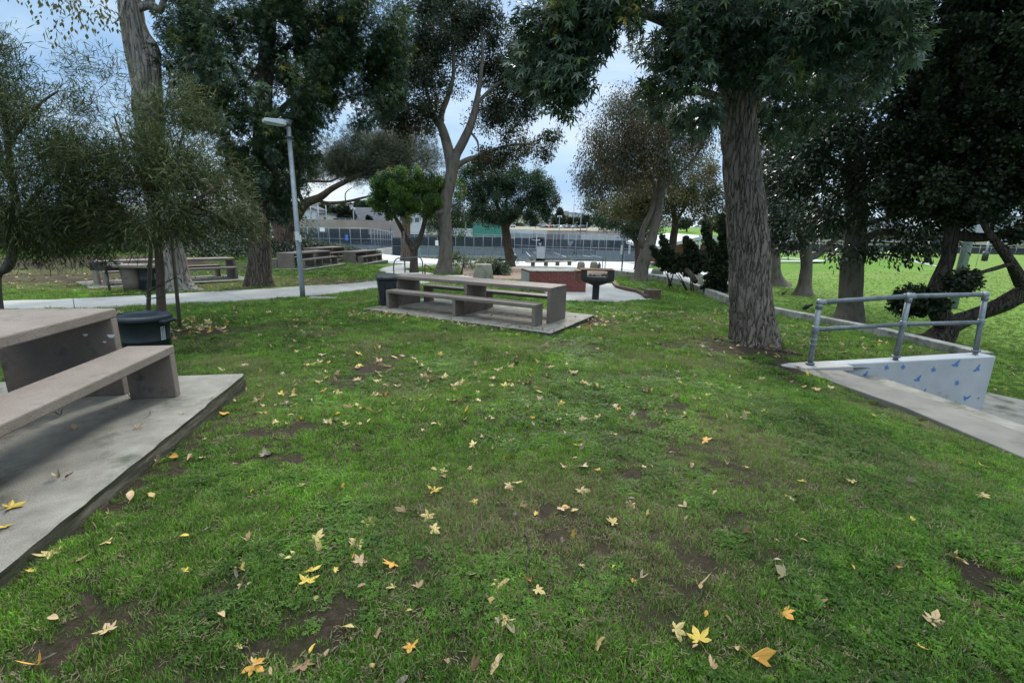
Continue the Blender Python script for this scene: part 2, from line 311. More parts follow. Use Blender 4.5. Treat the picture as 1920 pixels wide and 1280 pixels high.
def dry(x, y):
    n = fbm(x * .9 + 3, y * .9 + 1, 51, 4)
    d = np.clip((n - .56) * 2.2, 0, .7)
    cx, cy = onp(1030, 990); d = np.maximum(d, .8 * np.clip(1.3 - np.hypot((x - cx) / 1.1, (y - cy) / .7), 0, 1) * (n + .3))
    cx, cy = onp(640, 530); d = np.maximum(d, np.clip(1.4 - np.hypot((x - cx) / 4, (y - cy) / 1.6), 0, 1))
    cx, cy = onp(60, 520); d = np.maximum(d, np.clip(1.4 - np.hypot((x - cx) / 9, (y - cy) / 3), 0, 1))
    return np.clip(d, 0, 1)
def groundmat(name, greens, soil, dryc, sc=30):
    m = bpy.data.materials.new(name); m.use_nodes = True; t = m.node_tree; b = t.nodes['Principled BSDF']; b.inputs['Roughness'].default_value = 1; b.inputs['Specular IOR Level'].default_value = .1
    c = N(t, 'ShaderNodeTexCoord'); l = t.links.new
    n1 = N(t, 'ShaderNodeTexNoise', Scale=float(sc), Detail=8.0, Roughness=.7); n2 = N(t, 'ShaderNodeTexNoise', Scale=.35, Detail=5.0)
    r1 = N(t, 'ShaderNodeValToRGB'); r1.color_ramp.elements[0].color = (*greens[0], 1); r1.color_ramp.elements[0].position = .32; r1.color_ramp.elements[1].color = (*greens[1], 1); r1.color_ramp.elements[1].position = .68
    md = N(t, 'ShaderNodeMix', data_type='RGBA'); md.inputs[7].default_value = (*dryc, 1); ms = N(t, 'ShaderNodeMix', data_type='RGBA')
    rs = N(t, 'ShaderNodeValToRGB'); rs.color_ramp.elements[0].color = (*[k * .6 for k in soil], 1); rs.color_ramp.elements[0].position = .35; rs.color_ramp.elements[1].color = (*[k * 1.5 for k in soil], 1); rs.color_ramp.elements[1].position = .7
    ab = N(t, 'ShaderNodeAttribute', attribute_name='bare'); ad = N(t, 'ShaderNodeAttribute', attribute_name='dry')
    at_ = N(t, 'ShaderNodeAttribute', attribute_name='thatch'); mt_ = N(t, 'ShaderNodeMix', data_type='RGBA'); rt_ = N(t, 'ShaderNodeValToRGB'); rt_.color_ramp.elements[0].color = (.012, .012, .007, 1); rt_.color_ramp.elements[0].position = .35; rt_.color_ramp.elements[1].color = (.10, .085, .045, 1); rt_.color_ramp.elements[1].position = .72; rt_.color_ramp.elements.new(.52).color = (.035, .045, .014, 1)
    n4 = N(t, 'ShaderNodeTexNoise', Scale=140.0, Detail=4.0, Roughness=.7); l(c.outputs['Object'], n4.inputs[0]); l(n4.outputs[0], rt_.inputs[0]); l(at_.outputs['Fac'], mt_.inputs[0])
    l(c.outputs['Object'], n1.inputs[0]); l(c.outputs['Object'], n2.inputs[0]); l(n1.outputs[0], r1.inputs[0]); l(n1.outputs[0], rs.inputs[0])
    l(r1.outputs[0], mt_.inputs[6]); l(rt_.outputs[0], mt_.inputs[7]); l(mt_.outputs[2], md.inputs[6]); mu = N(t, 'ShaderNodeMath', operation='MULTIPLY'); mu.inputs[1].default_value = .75; l(ad.outputs['Fac'], mu.inputs[0]); l(mu.outputs[0], md.inputs[0])
    # break the bare edge up with the fine noise
    m2 = N(t, 'ShaderNodeMath', operation='MULTIPLY_ADD'); m2.inputs[1].default_value = .9; m2.inputs[2].default_value = -.45; l(n1.outputs[0], m2.inputs[0])
    m3 = N(t, 'ShaderNodeMath', operation='ADD'); m3.use_clamp = True; l(m2.outputs[0], m3.inputs[0]); l(ab.outputs['Fac'], m3.inputs[1])
    l(m3.outputs[0], ms.inputs[0]); l(md.outputs[2], ms.inputs[6]); l(rs.outputs[0], ms.inputs[7]); l(ms.outputs[2], b.inputs['Base Color'])
    bp = N(t, 'ShaderNodeBump', Strength=1.0, Distance=.05); l(n1.outputs[0], bp.inputs['Height']); l(bp.outputs[0], b.inputs['Normal'])
    return m
LAWN = groundmat('lawn', [(.036, .085, .011), (.14, .275, .026)], (.055, .040, .030), (.17, .15, .075))
FIELD = groundmat('mown_field', [(.062, .130, .018), (.135, .235, .036)], (.2, .13, .08), (.15, .16, .05), 3)
ys = np.concatenate([np.arange(-4, .8, .3), np.arange(.8, 9, .05), 9 * 1.02 ** np.arange(0, 134)]); ys = ys[ys < 124]
tt = np.concatenate([-(np.linspace(1, 0, 80, endpoint=False) ** 1.8), np.linspace(0, 1, 230)])
YY = np.repeat(ys[:, None], len(tt), 1); bb = B(YY); xl = -5 - .75 * np.clip(YY - 6, 0, None)
T2 = tt[None, :]; XX = np.where(T2 < 0, xl + T2 * (12 + 1.2 * np.clip(YY, 0, None)), xl + (bb - xl) * T2)
ZZ = G(XX, YY); V = np.stack([XX, YY, ZZ], -1).reshape(-1, 3)
def grid_faces(nr, nc):
    a = (np.arange(nr - 1)[:, None] * nc + np.arange(nc - 1)[None]).ravel()
    return np.stack([a, a + 1, a + nc + 1, a + nc], 1)
lawn = tag(mesh_np('lawn', V, grid_faces(len(ys), len(tt)), LAWN, vattr={'thatch': np.clip((13 - YY) / 6, 0, 1).ravel() * .92, 'bare': bare(XX, YY).ravel(), 'dry': dry(XX, YY).ravel()}), 'mown green park lawn with worn brown patches', 'lawn', kind='structure')
# lower sports field, right of the retaining wall
yf = np.concatenate([np.linspace(-4, 40, 60), np.linspace(42, 170, 60)]); tf = np.linspace(0, 1, 60) ** 1.5
YF = np.repeat(yf[:, None], 60, 1); XF = B(YF) - .02 + tf[None] * (60 + 1.6 * np.clip(YF, 0, None)); ZF = FZ(XF, YF) + (fbm(XF * .3, YF * .3, 5) - .5) * .12
V = np.stack([XF, YF, ZF], -1).reshape(-1, 3)
fd = fbm(XF * .12, YF * .12, 8) * .9 + fbm(XF * .5, YF * .5, 9) * .5 - .45
tag(mesh_np('field', V, grid_faces(len(yf), 60), FIELD, vattr={'bare': np.clip((.35 - np.hypot((XF - 110) / 60, (YF - 128) / 8)) * 3, 0, 1).ravel() * .8, 'dry': np.clip(fd, 0, 1).ravel()}), 'bright green sports field below the wall', 'field', kind='structure')
# far ground and hills as one sheet reaching the horizon
yh = np.concatenate([[100, 123.5], np.linspace(135, 900, 50), [1600]]); xh = np.linspace(-1, 1, 90)
YH = np.repeat(yh[:, None], 90, 1); XH = xh[None] * (YH * 1.6 + 20); az = XH / YH
hh = np.interp(az.ravel(), [-1.3, -.7, -.45, -.2, 0, .12, .3, .6, 1.3], [20, 34, 40, 33, 26, 30, 24, 22, 30]).reshape(az.shape)
ZH = -2.6 + np.clip((YH - 175) / 420, 0, 1.0) * hh + (fbm(XH * .01, YH * .01, 6) - .5) * 10 * np.clip((YH - 200) / 300, 0, 1)
ZH = np.where(az > .38, -2.0 + np.clip((YH - 172) / 260, 0, 1) * hh * .55, ZH)
HILL = pmat('hill_scrub', [(.03, .045, .022), (.065, .075, .042), (.11, .10, .07)], .05, 1, detail=8)
tag(mesh_np('hills', np.stack([XH, YH, ZH], -1).reshape(-1, 3), grid_faces(len(yh), 90), HILL), 'low hillside of the town behind the park', 'hills', kind='structure')
# ---------------------------------------------------------------- pavements draped on the ground
def ribbon(name, A, Bp, mat, label, cat, zoff=.03, n=60, thick=.1, kind='structure', joints=None, res=6, zf=None):
    """strip between two edge polylines (lists of ground points)"""
    def rs(P):
        P = np.array([(p[0], p[1]) for p in P]); d = np.r_[0, np.cumsum(np.hypot(*np.diff(P, axis=0).T))]; s_ = np.linspace(0, d[-1], n)
        return np.stack([np.interp(s_, d, P[:, 0]), np.interp(s_, d, P[:, 1])], 1)
    a, b = rs(A), rs(Bp); w = np.linspace(0, 1, res)[None, :, None]; P = a[:, None] * (1 - w) + b[:, None] * w
    z = (zf(P[..., 0], P[..., 1]) if zf else G(P[..., 0], P[..., 1])) + zoff; V = np.concatenate([P, z[..., None]], -1).reshape(-1, 3)
    o = mesh_np(name, V, grid_faces(n, res), mat); md = o.modifiers.new('t', 'SOLIDIFY'); md.thickness = thick; md.offset = -1
    fl = o.data.polygons[0].normal.z
    if fl < 0: o.data.flip_normals()
    tag(o, label, cat, kind=kind)
    return o
def smooth_poly(P, it=3):
    P = [Vector((p[0], p[1], 0)) for p in P]
    for _ in range(it):
        Q = [P[0]]
        for a, b in zip(P, P[1:]): Q += [a * .75 + b * .25, a * .25 + b * .75]
        P = Q + [P[-1]]
    return P
left_out = [(-30, 6), (-17, 8.2)]
nearE = smooth_poly(left_out + [onp(0, 583), onp(300, 573), onp(569, 558), onp(690, 543), onp(800, 532), onp(900, 526)])
farE = smooth_poly([(-31, 7.5), (-18.5, 9.8), onp(0, 568), onp(230, 557), onp(480, 544), onp(690, 530), onp(790, 520), onp(880, 516)])
ribbon('path', nearE, farE, M_['path'], 'pale concrete path crossing the lawn from the left', 'path', n=140)
j = MB()
for px in (30, 228, 452, 610):
    # saw-cut joints of the path
    i0 = min(range(len(nearE)), key=lambda k: abs(nearE[k].x - on(px, 565).x)); p = nearE[i0]; q = min(farE, key=lambda v: (v - p).length)
    m = 8
    for k in range(m):
        a = p.lerp(q, k / m); b = p.lerp(q, (k + 1) / m)
        za, zb = g(a.x, a.y) + .035, g(b.x, b.y) + .035; dd = Vector((.009, .004, 0))
        j.add([(a.x - dd.x, a.y, za), (a.x + dd.x, a.y, za), (b.x + dd.x, b.y, zb), (b.x - dd.x, b.y, zb)], [(0, 1, 2, 3)])
tag(j.build('path_joint', M_['dark']), 'thin dark joints across the pale path', 'path', kind='structure')
out = smooth_poly([onp(900, 487), onp(800, 491), onp(740, 497), onp(706, 506), onp(722, 514), onp(760, 517), onp(800, 520)])
inn = smooth_poly([onp(900, 492), onp(820, 496), onp(775, 501), onp(757, 506), onp(770, 509), onp(788, 511), onp(812, 514)])
ribbon('curved_path', out, inn, M_['path'], 'curved pale walkway bending beside the bare Y-forked tree', 'path', n=90, zoff=.04)
pa = [onp(1030, 562), onp(1070, 566), onp(1120, 567), onp(1180, 566), onp(1222, 561)]; pb = [onp(1010, 535), onp(1060, 532), onp(1110, 531), onp(1150, 533), onp(1206, 549)]
ribbon('patio', pa, pb, M_['path'], 'pale concrete patio under the black barbecue', 'pavement', n=60, res=10)
pa = [onp(700, 492), onp(830, 497), onp(940, 499), onp(1075, 503), onp(1200, 506)]; pb = [(-26, 61.5), (-22, 73), (0, 69.6), (12, 67.6), (22, 67.5)]
ribbon('plaza', pa, pb, M_['plaza'], 'bright concrete walk in front of the tennis fence', 'pavement', n=90, res=24, zoff=.05)
pa = [onp(868, 518), onp(930, 527), onp(985, 526), onp(1040, 526)]; pb = [onp(860, 497), onp(930, 499), onp(985, 501), onp(1170, 510)]
ribbon('mulch_bed', pa, pb, M_['mulch'], 'brown bark mulch bed behind the picnic table', 'mulch', n=50, res=12, zoff=.03)
# loop path far on the field
c = Vector((43, 66)); 
A_ = smooth_poly([(30, 62), (38, 64), (44.5, 66.5), (47.5, 71), (47, 78), (40, 84), (34, 85)]); B_ = smooth_poly([(30, 64), (37.5, 66), (43, 68.3), (45.3, 72), (44.6, 77), (39, 82), (34, 83)])
ribbon('field_path', A_, B_, M_['plaza'], 'pale path looping round on the green field', 'path', n=70, zoff=.1, zf=FZ)
# ---------------------------------------------------------------- retaining walls, steps and strip at the right
def wallstrip(name, pts, th, base, mat, label, cat, bev=.01):
    """pts: (x,y,ztop) along the near top edge; th: thickness to the right of travel"""
    m = MB(); n = len(pts); P = [Vector(p) for p in pts]; off = []
    for i in range(n):
        d = (P[min(i + 1, n - 1)] - P[max(i - 1, 0)]); d.z = 0; d.normalize(); off.append(Vector((d.y, -d.x, 0)) * th)
    vs = []
    for i in range(n):
        q = P[i] + off[i]; vs += [P[i], q, Vector((q.x, q.y, base)), Vector((P[i].x, P[i].y, base))]
    fs = [(4 * i + k, 4 * i + (k + 1) % 4, 4 * i + 4 + (k + 1) % 4, 4 * i + 4 + k) for i in range(n - 1) for k in range(4)] + [(0, 1, 2, 3), (4 * n - 4, 4 * n - 1, 4 * n - 2, 4 * n - 3)]
    m.add(vs, fs); return tag(m.build(name, mat, bevel=bev), label, cat)
cw = [tuple(atz(1836, 660, -.30)), tuple(atz(1649, 616, -.335)), tuple(atz(1449, 577, -.38)), tuple(atz(1371, 559, -.42)), tuple(atz(1330, 544, -.46)), tuple(atz(1301, 533, -.50)), tuple(atz(1284, 527, -.53)), tuple(atz(1266, 522, -.56)), tuple(atz(1208, 513, -.65)), tuple(atz(1150, 507, -.72))]
wallstrip('retaining_wall', cw, .26, -1.9, M_['curb'], 'long weathered concrete retaining wall curving back between the upper lawn and the field', 'wall')
ww = thing('stair_wall', 'white painted wall with blue butterflies carrying the pipe railing', 'wall', (0, 0, 0))
WL = atz(1496, 686, -.35); WR = atz(1850, 664, -.285)
dW = (WR - WL); dWn = Vector((dW.x, dW.y, 0)).normalized(); pW = Vector((dWn.y, -dWn.x, 0))     # pW points toward the viewer side
m = MB(); w0, w1 = WL + pW * .02, WR + pW * .14
q0, q1 = WL - pW * .17, WR - pW * .16
def zz(v, z): return Vector((v.x, v.y, z))
m.add([zz(w0, -.35), zz(w1, -.285), zz(q1, -.285), zz(q0, -.35), zz(w0, -1.75), zz(w1, -1.75), zz(q1, -1.75), zz(q0, -1.75)], [(0, 1, 2, 3), (4, 7, 6, 5), (0, 4, 5, 1), (1, 5, 6, 2), (2, 6, 7, 3), (3, 7, 4, 0)])
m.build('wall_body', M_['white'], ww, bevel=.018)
m = MB(); e0 = WL + pW * .16; e1 = WL.lerp(WR, .23) + pW * .17; c0 = WL - pW * .15 - dWn * .25
m.prism([(e0.x - dWn.x * .02, e0.y - dWn.y * .02), (e1.x, e1.y), ((e1 - pW * .35).x, (e1 - pW * .35).y), (c0.x, c0.y), ((WL - dWn * .28).x, (WL - dWn * .28).y)], -.42, -.338)
m.build('cap_slab', M_['path'], ww, bevel=.015)
# butterflies painted on the face
def butterfly(s, kind):
    if kind == 0: P = [(.1, -1.0), (.3, -.35), (1.0, -.35), (.55, .12), (.95, .5), (.3, .38), (-.1, 1.05), (-.3, .42), (-.95, .35), (-.45, -.05), (-.75, -.6), (-.15, -.35)]
    elif kind == 1: P = [(-1.3, -.75), (-.75, -.35), (-.25, -.25), (-.45, .35), (-.15, .25), (.30, .95), (.62, 1.35), (.72, .5), (.55, .0), (1.0, -.45), (.65, -.85), (.2, -.7), (-.35, -1.0)]
    else: P = [(-1.2, .35), (-.55, .25), (-.2, -.1), (.15, .25), (.75, .65), (1.35, 1.05), (1.05, .25), (.6, -.25), (.25, -.45), (.05, -1.05), (-.5, -.85), (-.85, -.35)]
    return [(a * s, b * s) for a, b in P]
fdir = (w1 - w0); fd_ = Vector((fdir.x, fdir.y, 0)).normalized(); fn = Vector((fd_.y, -fd_.x, 0))
def onface(px, py):
    d = Vector(ray(px, py)); o = Vector((0, 0, CH)); t = (w0 - o).dot(fn) / d.dot(fn); return o + d * t
for px, py, k, sz in [(1621, 703, 1, .085), (1662, 689, 0, .075), (1693, 688, 0, .075), (1721, 709, 1, .08), (1666, 720, 1, .075), (1750, 693, 0, .085), (1793, 681, 1, .09), (1832, 690, 1, .085), (1794, 718, 0, .085), (1731, 735, 1, .08), (1812, 745, 2, .085)]:
    sz *= .72; c = onface(px, py) + fn * .0025; rot = random.uniform(-.3, .3); m = MB()
    P = [(a * math.cos(rot) - b * math.sin(rot), a * math.sin(rot) + b * math.cos(rot)) for a, b in butterfly(sz, k)]
    cc = c + fd_ * (sum(a for a, _ in P) / len(P)) + Vector((0, 0, sum(b_ for _, b_ in P) / len(P))); m.add([cc] + [c + fd_ * a + Vector((0, 0, b)) for a, b in P], [(0, i + 1, (i + 1) % len(P) + 1) for i in range(len(P))]); m.build('butterfly', M_['blue'], ww)
# blotches where the paint has come off
m = MB()
for k in range(34):
    px, py = (1765 + random.gauss(0, 7), 740 + random.gauss(0, 5)) if k % 2 else (random.uniform(1764, 1797), 752 + (random.random()) * 12)
    if k > 28: px, py = random.choice([(1590, 697), (1832, 746), (1710, 724)]); px += random.uniform(-3, 3)
    c = onface(px, py) + fn * .0018; r = random.uniform(.007, .022); P = [(r * random.uniform(.5, 1.2) * math.cos(a), r * random.uniform(.5, 1.2) * math.sin(a)) for a in np.linspace(0, 5.6, 8)]
    m.add([c + fd_ * a + Vector((0, 0, b)) for a, b in P], [tuple(range(8))])
m.build('chipped_patch', M_['curb'], ww)
# landing strip along the lawn edge
sN = [atz(1496, 692, -.36), atz(1700, 764, -.355), atz(1920, 857, -.35), Vector((5.15, 2.2, -.35)), Vector((5.5, -1, -.35))]
sF = [atz(1578, 694, -.36), atz(1740, 747, -.355), atz(1920, 811, -.35), Vector((5.85, 2.4, -.35)), Vector((6.3, -1, -.35))]
m = MB(); n = 5
vs = sN + sF + [zz(v, -1.7) for v in sN] + [zz(v, -1.7) for v in sF]
fs = [(i, i + 1, n + i + 1, n + i) for i in range(4)] + [(i, 2 * n + i, 2 * n + i + 1, i + 1) for i in range(4)] + [(n + i, n + i + 1, 3 * n + i + 1, 3 * n + i) for i in range(4)] + [(0, n, 3 * n, 2 * n), (4, 3 * n - 1, 4 * n - 1, 2 * n - 1)]
m.add(vs, fs); tag(m.build('concrete_ledge', M_['ledge'], bevel=.012), 'grey concrete ledge along the lawn edge above the sunken steps', 'ledge')
# sunken walkway and steps
m = MB(); 
a, b = Vector((5.2, 6.6)), Vector((6.0, -1))
dd = Vector((dWn.x, dWn.y))
for k in range(7):
    z = -.36 - .165 * (k + 1); x0 = .55 + k * .33
    A0 = Vector((4.95, 6.85)) + dd * x0; A1 = A0 + dd * .36; D = Vector((.12, -.99)) * 3.0
    m.prism([(A0.x, A0.y), (A1.x, A1.y), (A1.x + D.x, A1.y + D.y), (A0.x + D.x, A0.y + D.y)], -1.75, z)
tag(m.build('steps', M_['slab'], bevel=.012), 'concrete steps going down beside the white wall', 'steps')
m = MB(); m.prism([(6.9, 1.5), (10.8, 1.9), (11.9, 4.0), (10.8, 7.7), (9.9, 9.15), (8.5, 8.6), (8.2, 7.7), (7.4, 7.2)], -1.62, -1.455)
tag(m.build('lower_walk', M_['slab']), 'grey concrete walk at the foot of the steps', 'pavement', kind='structure')
# sloping pavement behind the retaining wall by the junipers
m = MB(); m.add([(7.95, 16.6, -1.12), (9.2, 17.6, -1.15), (12.5, 25, -1.12), (15.0, 33, -1.15), (18.5, 46, -1.42), (6.8, 42, -1.3), (8.6, 31, -1.0), (9.2, 25, -1.0), (8.1, 18.5, -1.08)], [tuple(range(9))])
tag(m.build('side_walk', M_['plaza']), 'pale concrete walk beyond the retaining wall by the junipers', 'pavement', kind='structure')
# ---------------------------------------------------------------- grass: tufts instanced over the lawn, one stuff object
def tuft(nb, r, h, w, seed):
    R = np.random.RandomState(seed); vs = []; fs = []; rn = []
    for i in range(nb):
        a = R.rand() * 6.283; d = r * math.sqrt(R.rand()); x, y = d * math.cos(a), d * math.sin(a)
        hh = h * R.uniform(.55, 1.15); ln = R.uniform(.2, .95) * hh; la = R.rand() * 6.283; wa = R.rand() * 3.1416; ww_ = w * R.uniform(.7, 1.2)
        dx, dy = math.cos(la) * ln, math.sin(la) * ln; wx, wy = math.cos(wa) * ww_ / 2, math.sin(wa) * ww_ / 2; b = len(vs)
        vs += [(x - wx, y - wy, -.006), (x + wx, y + wy, -.006), (x + dx * .35 + wx * .9, y + dy * .35 + wy * .9, hh * .6), (x + dx * .35 - wx * .9, y + dy * .35 - wy * .9, hh * .6), (x + dx, y + dy, hh), (x + dx, y + dy, hh + 1e-4)]
        fs += [(b, b + 1, b + 2, b + 3), (b + 3, b + 2, b + 5, b + 4)]; q = R.rand(); rn += [q, q]
    me = bpy.data.meshes.new('tuft'); me.from_pydata(vs, [], fs); me.attributes.new('rnd', 'FLOAT', 'FACE').data.foreach_set('value', rn); return me
def clover(nb, r, h, seed):
    R = np.random.RandomState(seed); vs = []; fs = []; rn = []
    for i in range(nb):
        a = R.rand() * 6.283; d = r * math.sqrt(R.rand()); x, y, z = d * math.cos(a), d * math.sin(a), h * R.uniform(.5, 1)
        t0 = R.rand() * 6.28
        for k in range(3):
            t = t0 + k * 2.094; s = .006 * R.uniform(.8, 1.3); c, s_ = math.cos(t), math.sin(t); b = len(vs); tl = R.uniform(-.3, .3) * s
            vs += [(x, y, z), (x + (c * 1 - s_ * .7) * s, y + (s_ + c * .7) * s, z + tl), (x + c * 1.9 * s, y + s_ * 1.9 * s, z + tl), (x + (c + s_ * .7) * s, y + (s_ - c * .7) * s, z - tl)]
            fs.append((b, b + 1, b + 2, b + 3)); rn.append(.86 + R.rand() * .14)
    me = bpy.data.meshes.new('clover'); me.from_pydata(vs, [], fs); me.attributes.new('rnd', 'FLOAT', 'FACE').data.foreach_set('value', rn); return me
def grassmat(name, lo=.5, hi=1.5):
    m = bpy.data.materials.new(name); m.use_nodes = True; t = m.node_tree; b = t.nodes['Principled BSDF']; out = t.nodes['Material Output']; l = t.links.new
    a = N(t, 'ShaderNodeAttribute', attribute_name='rnd'); ge = N(t, 'ShaderNodeNewGeometry'); no = N(t, 'ShaderNodeTexNoise', Scale=.9, Detail=4.0); n2 = N(t, 'ShaderNodeTexNoise', Scale=7.0, Detail=3.0)
    ai = N(t, 'ShaderNodeAttribute', attribute_name='drw', attribute_type='INSTANCER')
    l(ge.outputs['Position'], no.inputs[0]); l(ge.outputs['Position'], n2.inputs[0])
    r1 = N(t, 'ShaderNodeValToRGB'); e = r1.color_ramp.elements; e[0].position = .3; e[0].color = (.046, .092, .018, 1); e[1].position = .62; e[1].color = (.165, .335, .036, 1); e.new(.48).color = (.097, .208, .026, 1)
    mxn = N(t, 'ShaderNodeMath', operation='MULTIPLY_ADD'); mxn.inputs[1].default_value = .45; mn = N(t, 'ShaderNodeMath', operation='MULTIPLY'); mn.inputs[1].default_value = .55
    l(no.outputs[0], mn.inputs[0]); l(n2.outputs[0], mxn.inputs[0]); l(mn.outputs[0], mxn.inputs[2]); l(mxn.outputs[0], r1.inputs[0])
    # per blade: brightness and straw
    mv = N(t, 'ShaderNodeMapRange'); mv.inputs[3].default_value = lo; mv.inputs[4].default_value = hi; l(a.outputs['Fac'], mv.inputs[0]); bi = N(t, 'ShaderNodeAttribute', attribute_name='bri', attribute_type='INSTANCER'); mvb = N(t, 'ShaderNodeMath', operation='MULTIPLY'); l(mv.outputs[0], mvb.inputs[0]); l(bi.outputs['Fac'], mvb.inputs[1])
    mm = N(t, 'ShaderNodeMix', data_type='RGBA', blend_type='MULTIPLY'); mm.inputs[0].default_value = 1; l(r1.outputs[0], mm.inputs[6]); l(mvb.outputs[0], mm.inputs[7])
    gt = N(t, 'ShaderNodeMath', operation='LESS_THAN'); ad = N(t, 'ShaderNodeMath', operation='MULTIPLY_ADD'); ad.inputs[1].default_value = .75; ad.inputs[2].default_value = .14; l(ai.outputs['Fac'], ad.inputs[0]); l(a.outputs['Fac'], gt.inputs[0]); l(ad.outputs[0], gt.inputs[1])
    ms = N(t, 'ShaderNodeMix', data_type='RGBA'); ms.inputs[7].default_value = (.24, .195, .115, 1); l(gt.outputs[0], ms.inputs[0]); l(mm.outputs[2], ms.inputs[6]); l(ms.outputs[2], b.inputs['Base Color'])
    b.inputs['Roughness'].default_value = .6; b.inputs['Specular IOR Level'].default_value = .2
    tr = N(t, 'ShaderNodeBsdfTranslucent'); mh = N(t, 'ShaderNodeMixShader'); mh.inputs[0].default_value = .35; l(ms.outputs[2], tr.inputs[0]); l(b.outputs[0], mh.inputs[1]); l(tr.outputs[0], mh.inputs[2]); l(mh.outputs[0], out.inputs[0])
    return m
GM = grassmat('grass_blades'); CM = grassmat('clover_leaves', .15, .62)
src = []
for i in range(8):
    me = tuft(24, .040, .027, .0034, 40 + i) if i < 7 else clover(16, .045, .020, 50)
    me.materials.append(GM if i < 7 else CM); src.append(bpy.data.objects.new('grass_tuft', me))
SLABS = []   # filled in below: oriented rectangles kept free of grass
def rect(o, ax, bx, a0, a1, b0, b1): SLABS.append((o, ax, bx, a0, a1, b0, b1))
Q1 = (Vector((.46, 9.17, -.275)), .505); Q2 = (Vector((-2.935, 3.862, .109)), -1.768)
for (o, th), mg in ((Q1, (-.5, 4.49, -.326, 2.12)), (Q2, (-.579, 5.4, -.299, 2.3))):
    rect(o, Vector((-math.cos(th), math.sin(th), 0)), Vector((math.sin(th), math.cos(th), 0)), *mg)
def free(x, y, pad=.0):
    ok = np.ones(len(x), bool)
    for o, ax, bx, a0, a1, b0, b1 in SLABS:
        a = (x - o.x) * ax.x + (y - o.y) * ax.y; b = (x - o.x) * bx.x + (y - o.y) * bx.y
        ok &= ~((a > a0 - pad) & (a < a1 + pad) & (b > b0 - pad) & (b < b1 + pad))
    return ok
def inpoly(x, y, P):
    P = [(p[0], p[1]) for p in P]; c = np.zeros(len(x), bool); j_ = len(P) - 1
    for i in range(len(P)):
        (xi, yi), (xj, yj) = P[i], P[j_]; c ^= ((yi > y) != (yj > y)) & (x < (xj - xi) * (y - yi) / (yj - yi + 1e-12) + xi); j_ = i
    return c
PATHP = [list(nearE) + list(farE)[::-1], list(out) + list(inn)[::-1], [onp(1030, 562), onp(1070, 566), onp(1120, 567), onp(1180, 566), onp(1222, 561), onp(1206, 549), onp(1150, 533), onp(1010, 535)], [onp(868, 518), onp(930, 527), onp(1040, 526), onp(1170, 510), onp(860, 497)]]
def scatter(y0, y1, dens, sc, side=False):
    n = int((y1 - y0) * ((y1 + y0) / 2 * 2.35 + 1.2) * dens); y = np.sqrt(np.abs(RS.rand(n) * (y1 ** 2 - y0 ** 2) + y0 ** 2)); x = (RS.rand(n) * 2 - 1) * (y * 1.17 + .6)
    if side: n = int(dens * 9.5 * (y1 - y0)); y = y0 + RS.rand(n) * (y1 - y0); x = -4.2 + RS.rand(n) * 9.5; k_ = (np.abs(x) > y * 1.17 + .6) | (y < .9); x, y = x[k_], y[k_]; n = len(x)
    b = bare(x, y); q = fbm(x * 7, y * 7, 81, 3); q2 = fbm(x * 2.3, y * 2.3, 84, 2); clump = np.clip((q - .34) * 6, .42, 1) if y1 < 11 else 1.0; keep = (x < B(y) - .03) & (RS.rand(n) > b * 1.15) & (RS.rand(n) < clump) & free(x, y, -.0)
    for P in PATHP + [[(4.0, 6.3), (8.7, 7.3), (8.7, 8.0), (4.1, 7.0)]]: keep &= ~inpoly(x, y, P)
    x, y = x[keep], y[keep]; z = G(x, y); s = sc * (.65 + .7 * RS.rand(len(x))) * (.7 + .6 * q[keep]) * (.75 + .5 * q2[keep]) * (1 - .35 * b[keep])
    cl = (RS.rand(len(x)) < np.clip((fbm(x * 1.1 + 7, y * 1.1, 71, 3) - .48) * 4, 0, .24)).astype(float)
    return np.stack([x, y, z, s, dry(x, y) * 1.0, cl, .55 + .75 * RS.rand(len(x)) ** 1.3 + .25 * q2[keep]], 1)
# flat straw and clippings between the blades
def straw(nb, r, seed):
    R = np.random.RandomState(seed); vs = []; fs = []; rn = []
    for i in range(nb):
        a = R.rand() * 6.283; d = r * math.sqrt(R.rand()); x, y = d * math.cos(a), d * math.sin(a); t = R.rand() * 3.14; L_ = R.uniform(.010, .024); w = .0013; c, s_ = math.cos(t), math.sin(t); z0, z1 = R.uniform(.004, .014), R.uniform(.004, .018); b_ = len(vs)
        vs += [(x - s_ * w, y + c * w, z0), (x + s_ * w, y - c * w, z0), (x + c * L_ + s_ * w, y + s_ * L_ - c * w, z1), (x + c * L_ - s_ * w, y + s_ * L_ + c * w, z1)]; fs.append((b_, b_ + 1, b_ + 2, b_ + 3)); rn.append(-.5)
    me = bpy.data.meshes.new('straw'); me.from_pydata(vs, [], fs); me.attributes.new('rnd', 'FLOAT', 'FACE').data.foreach_set('value', rn); me.materials.append(GM); return bpy.data.objects.new('straw', me)
src.insert(7, straw(16, .05, 60))
GP = np.concatenate([scatter(-1.5, 5, 900, 1.1, True), scatter(.9, 3.2, 3000, .98), scatter(3.2, 6, 1700, 1.1), scatter(6, 10, 560, 1.5), scatter(10, 17, 110, 2.0), scatter(17, 30, 28, 3.0)])
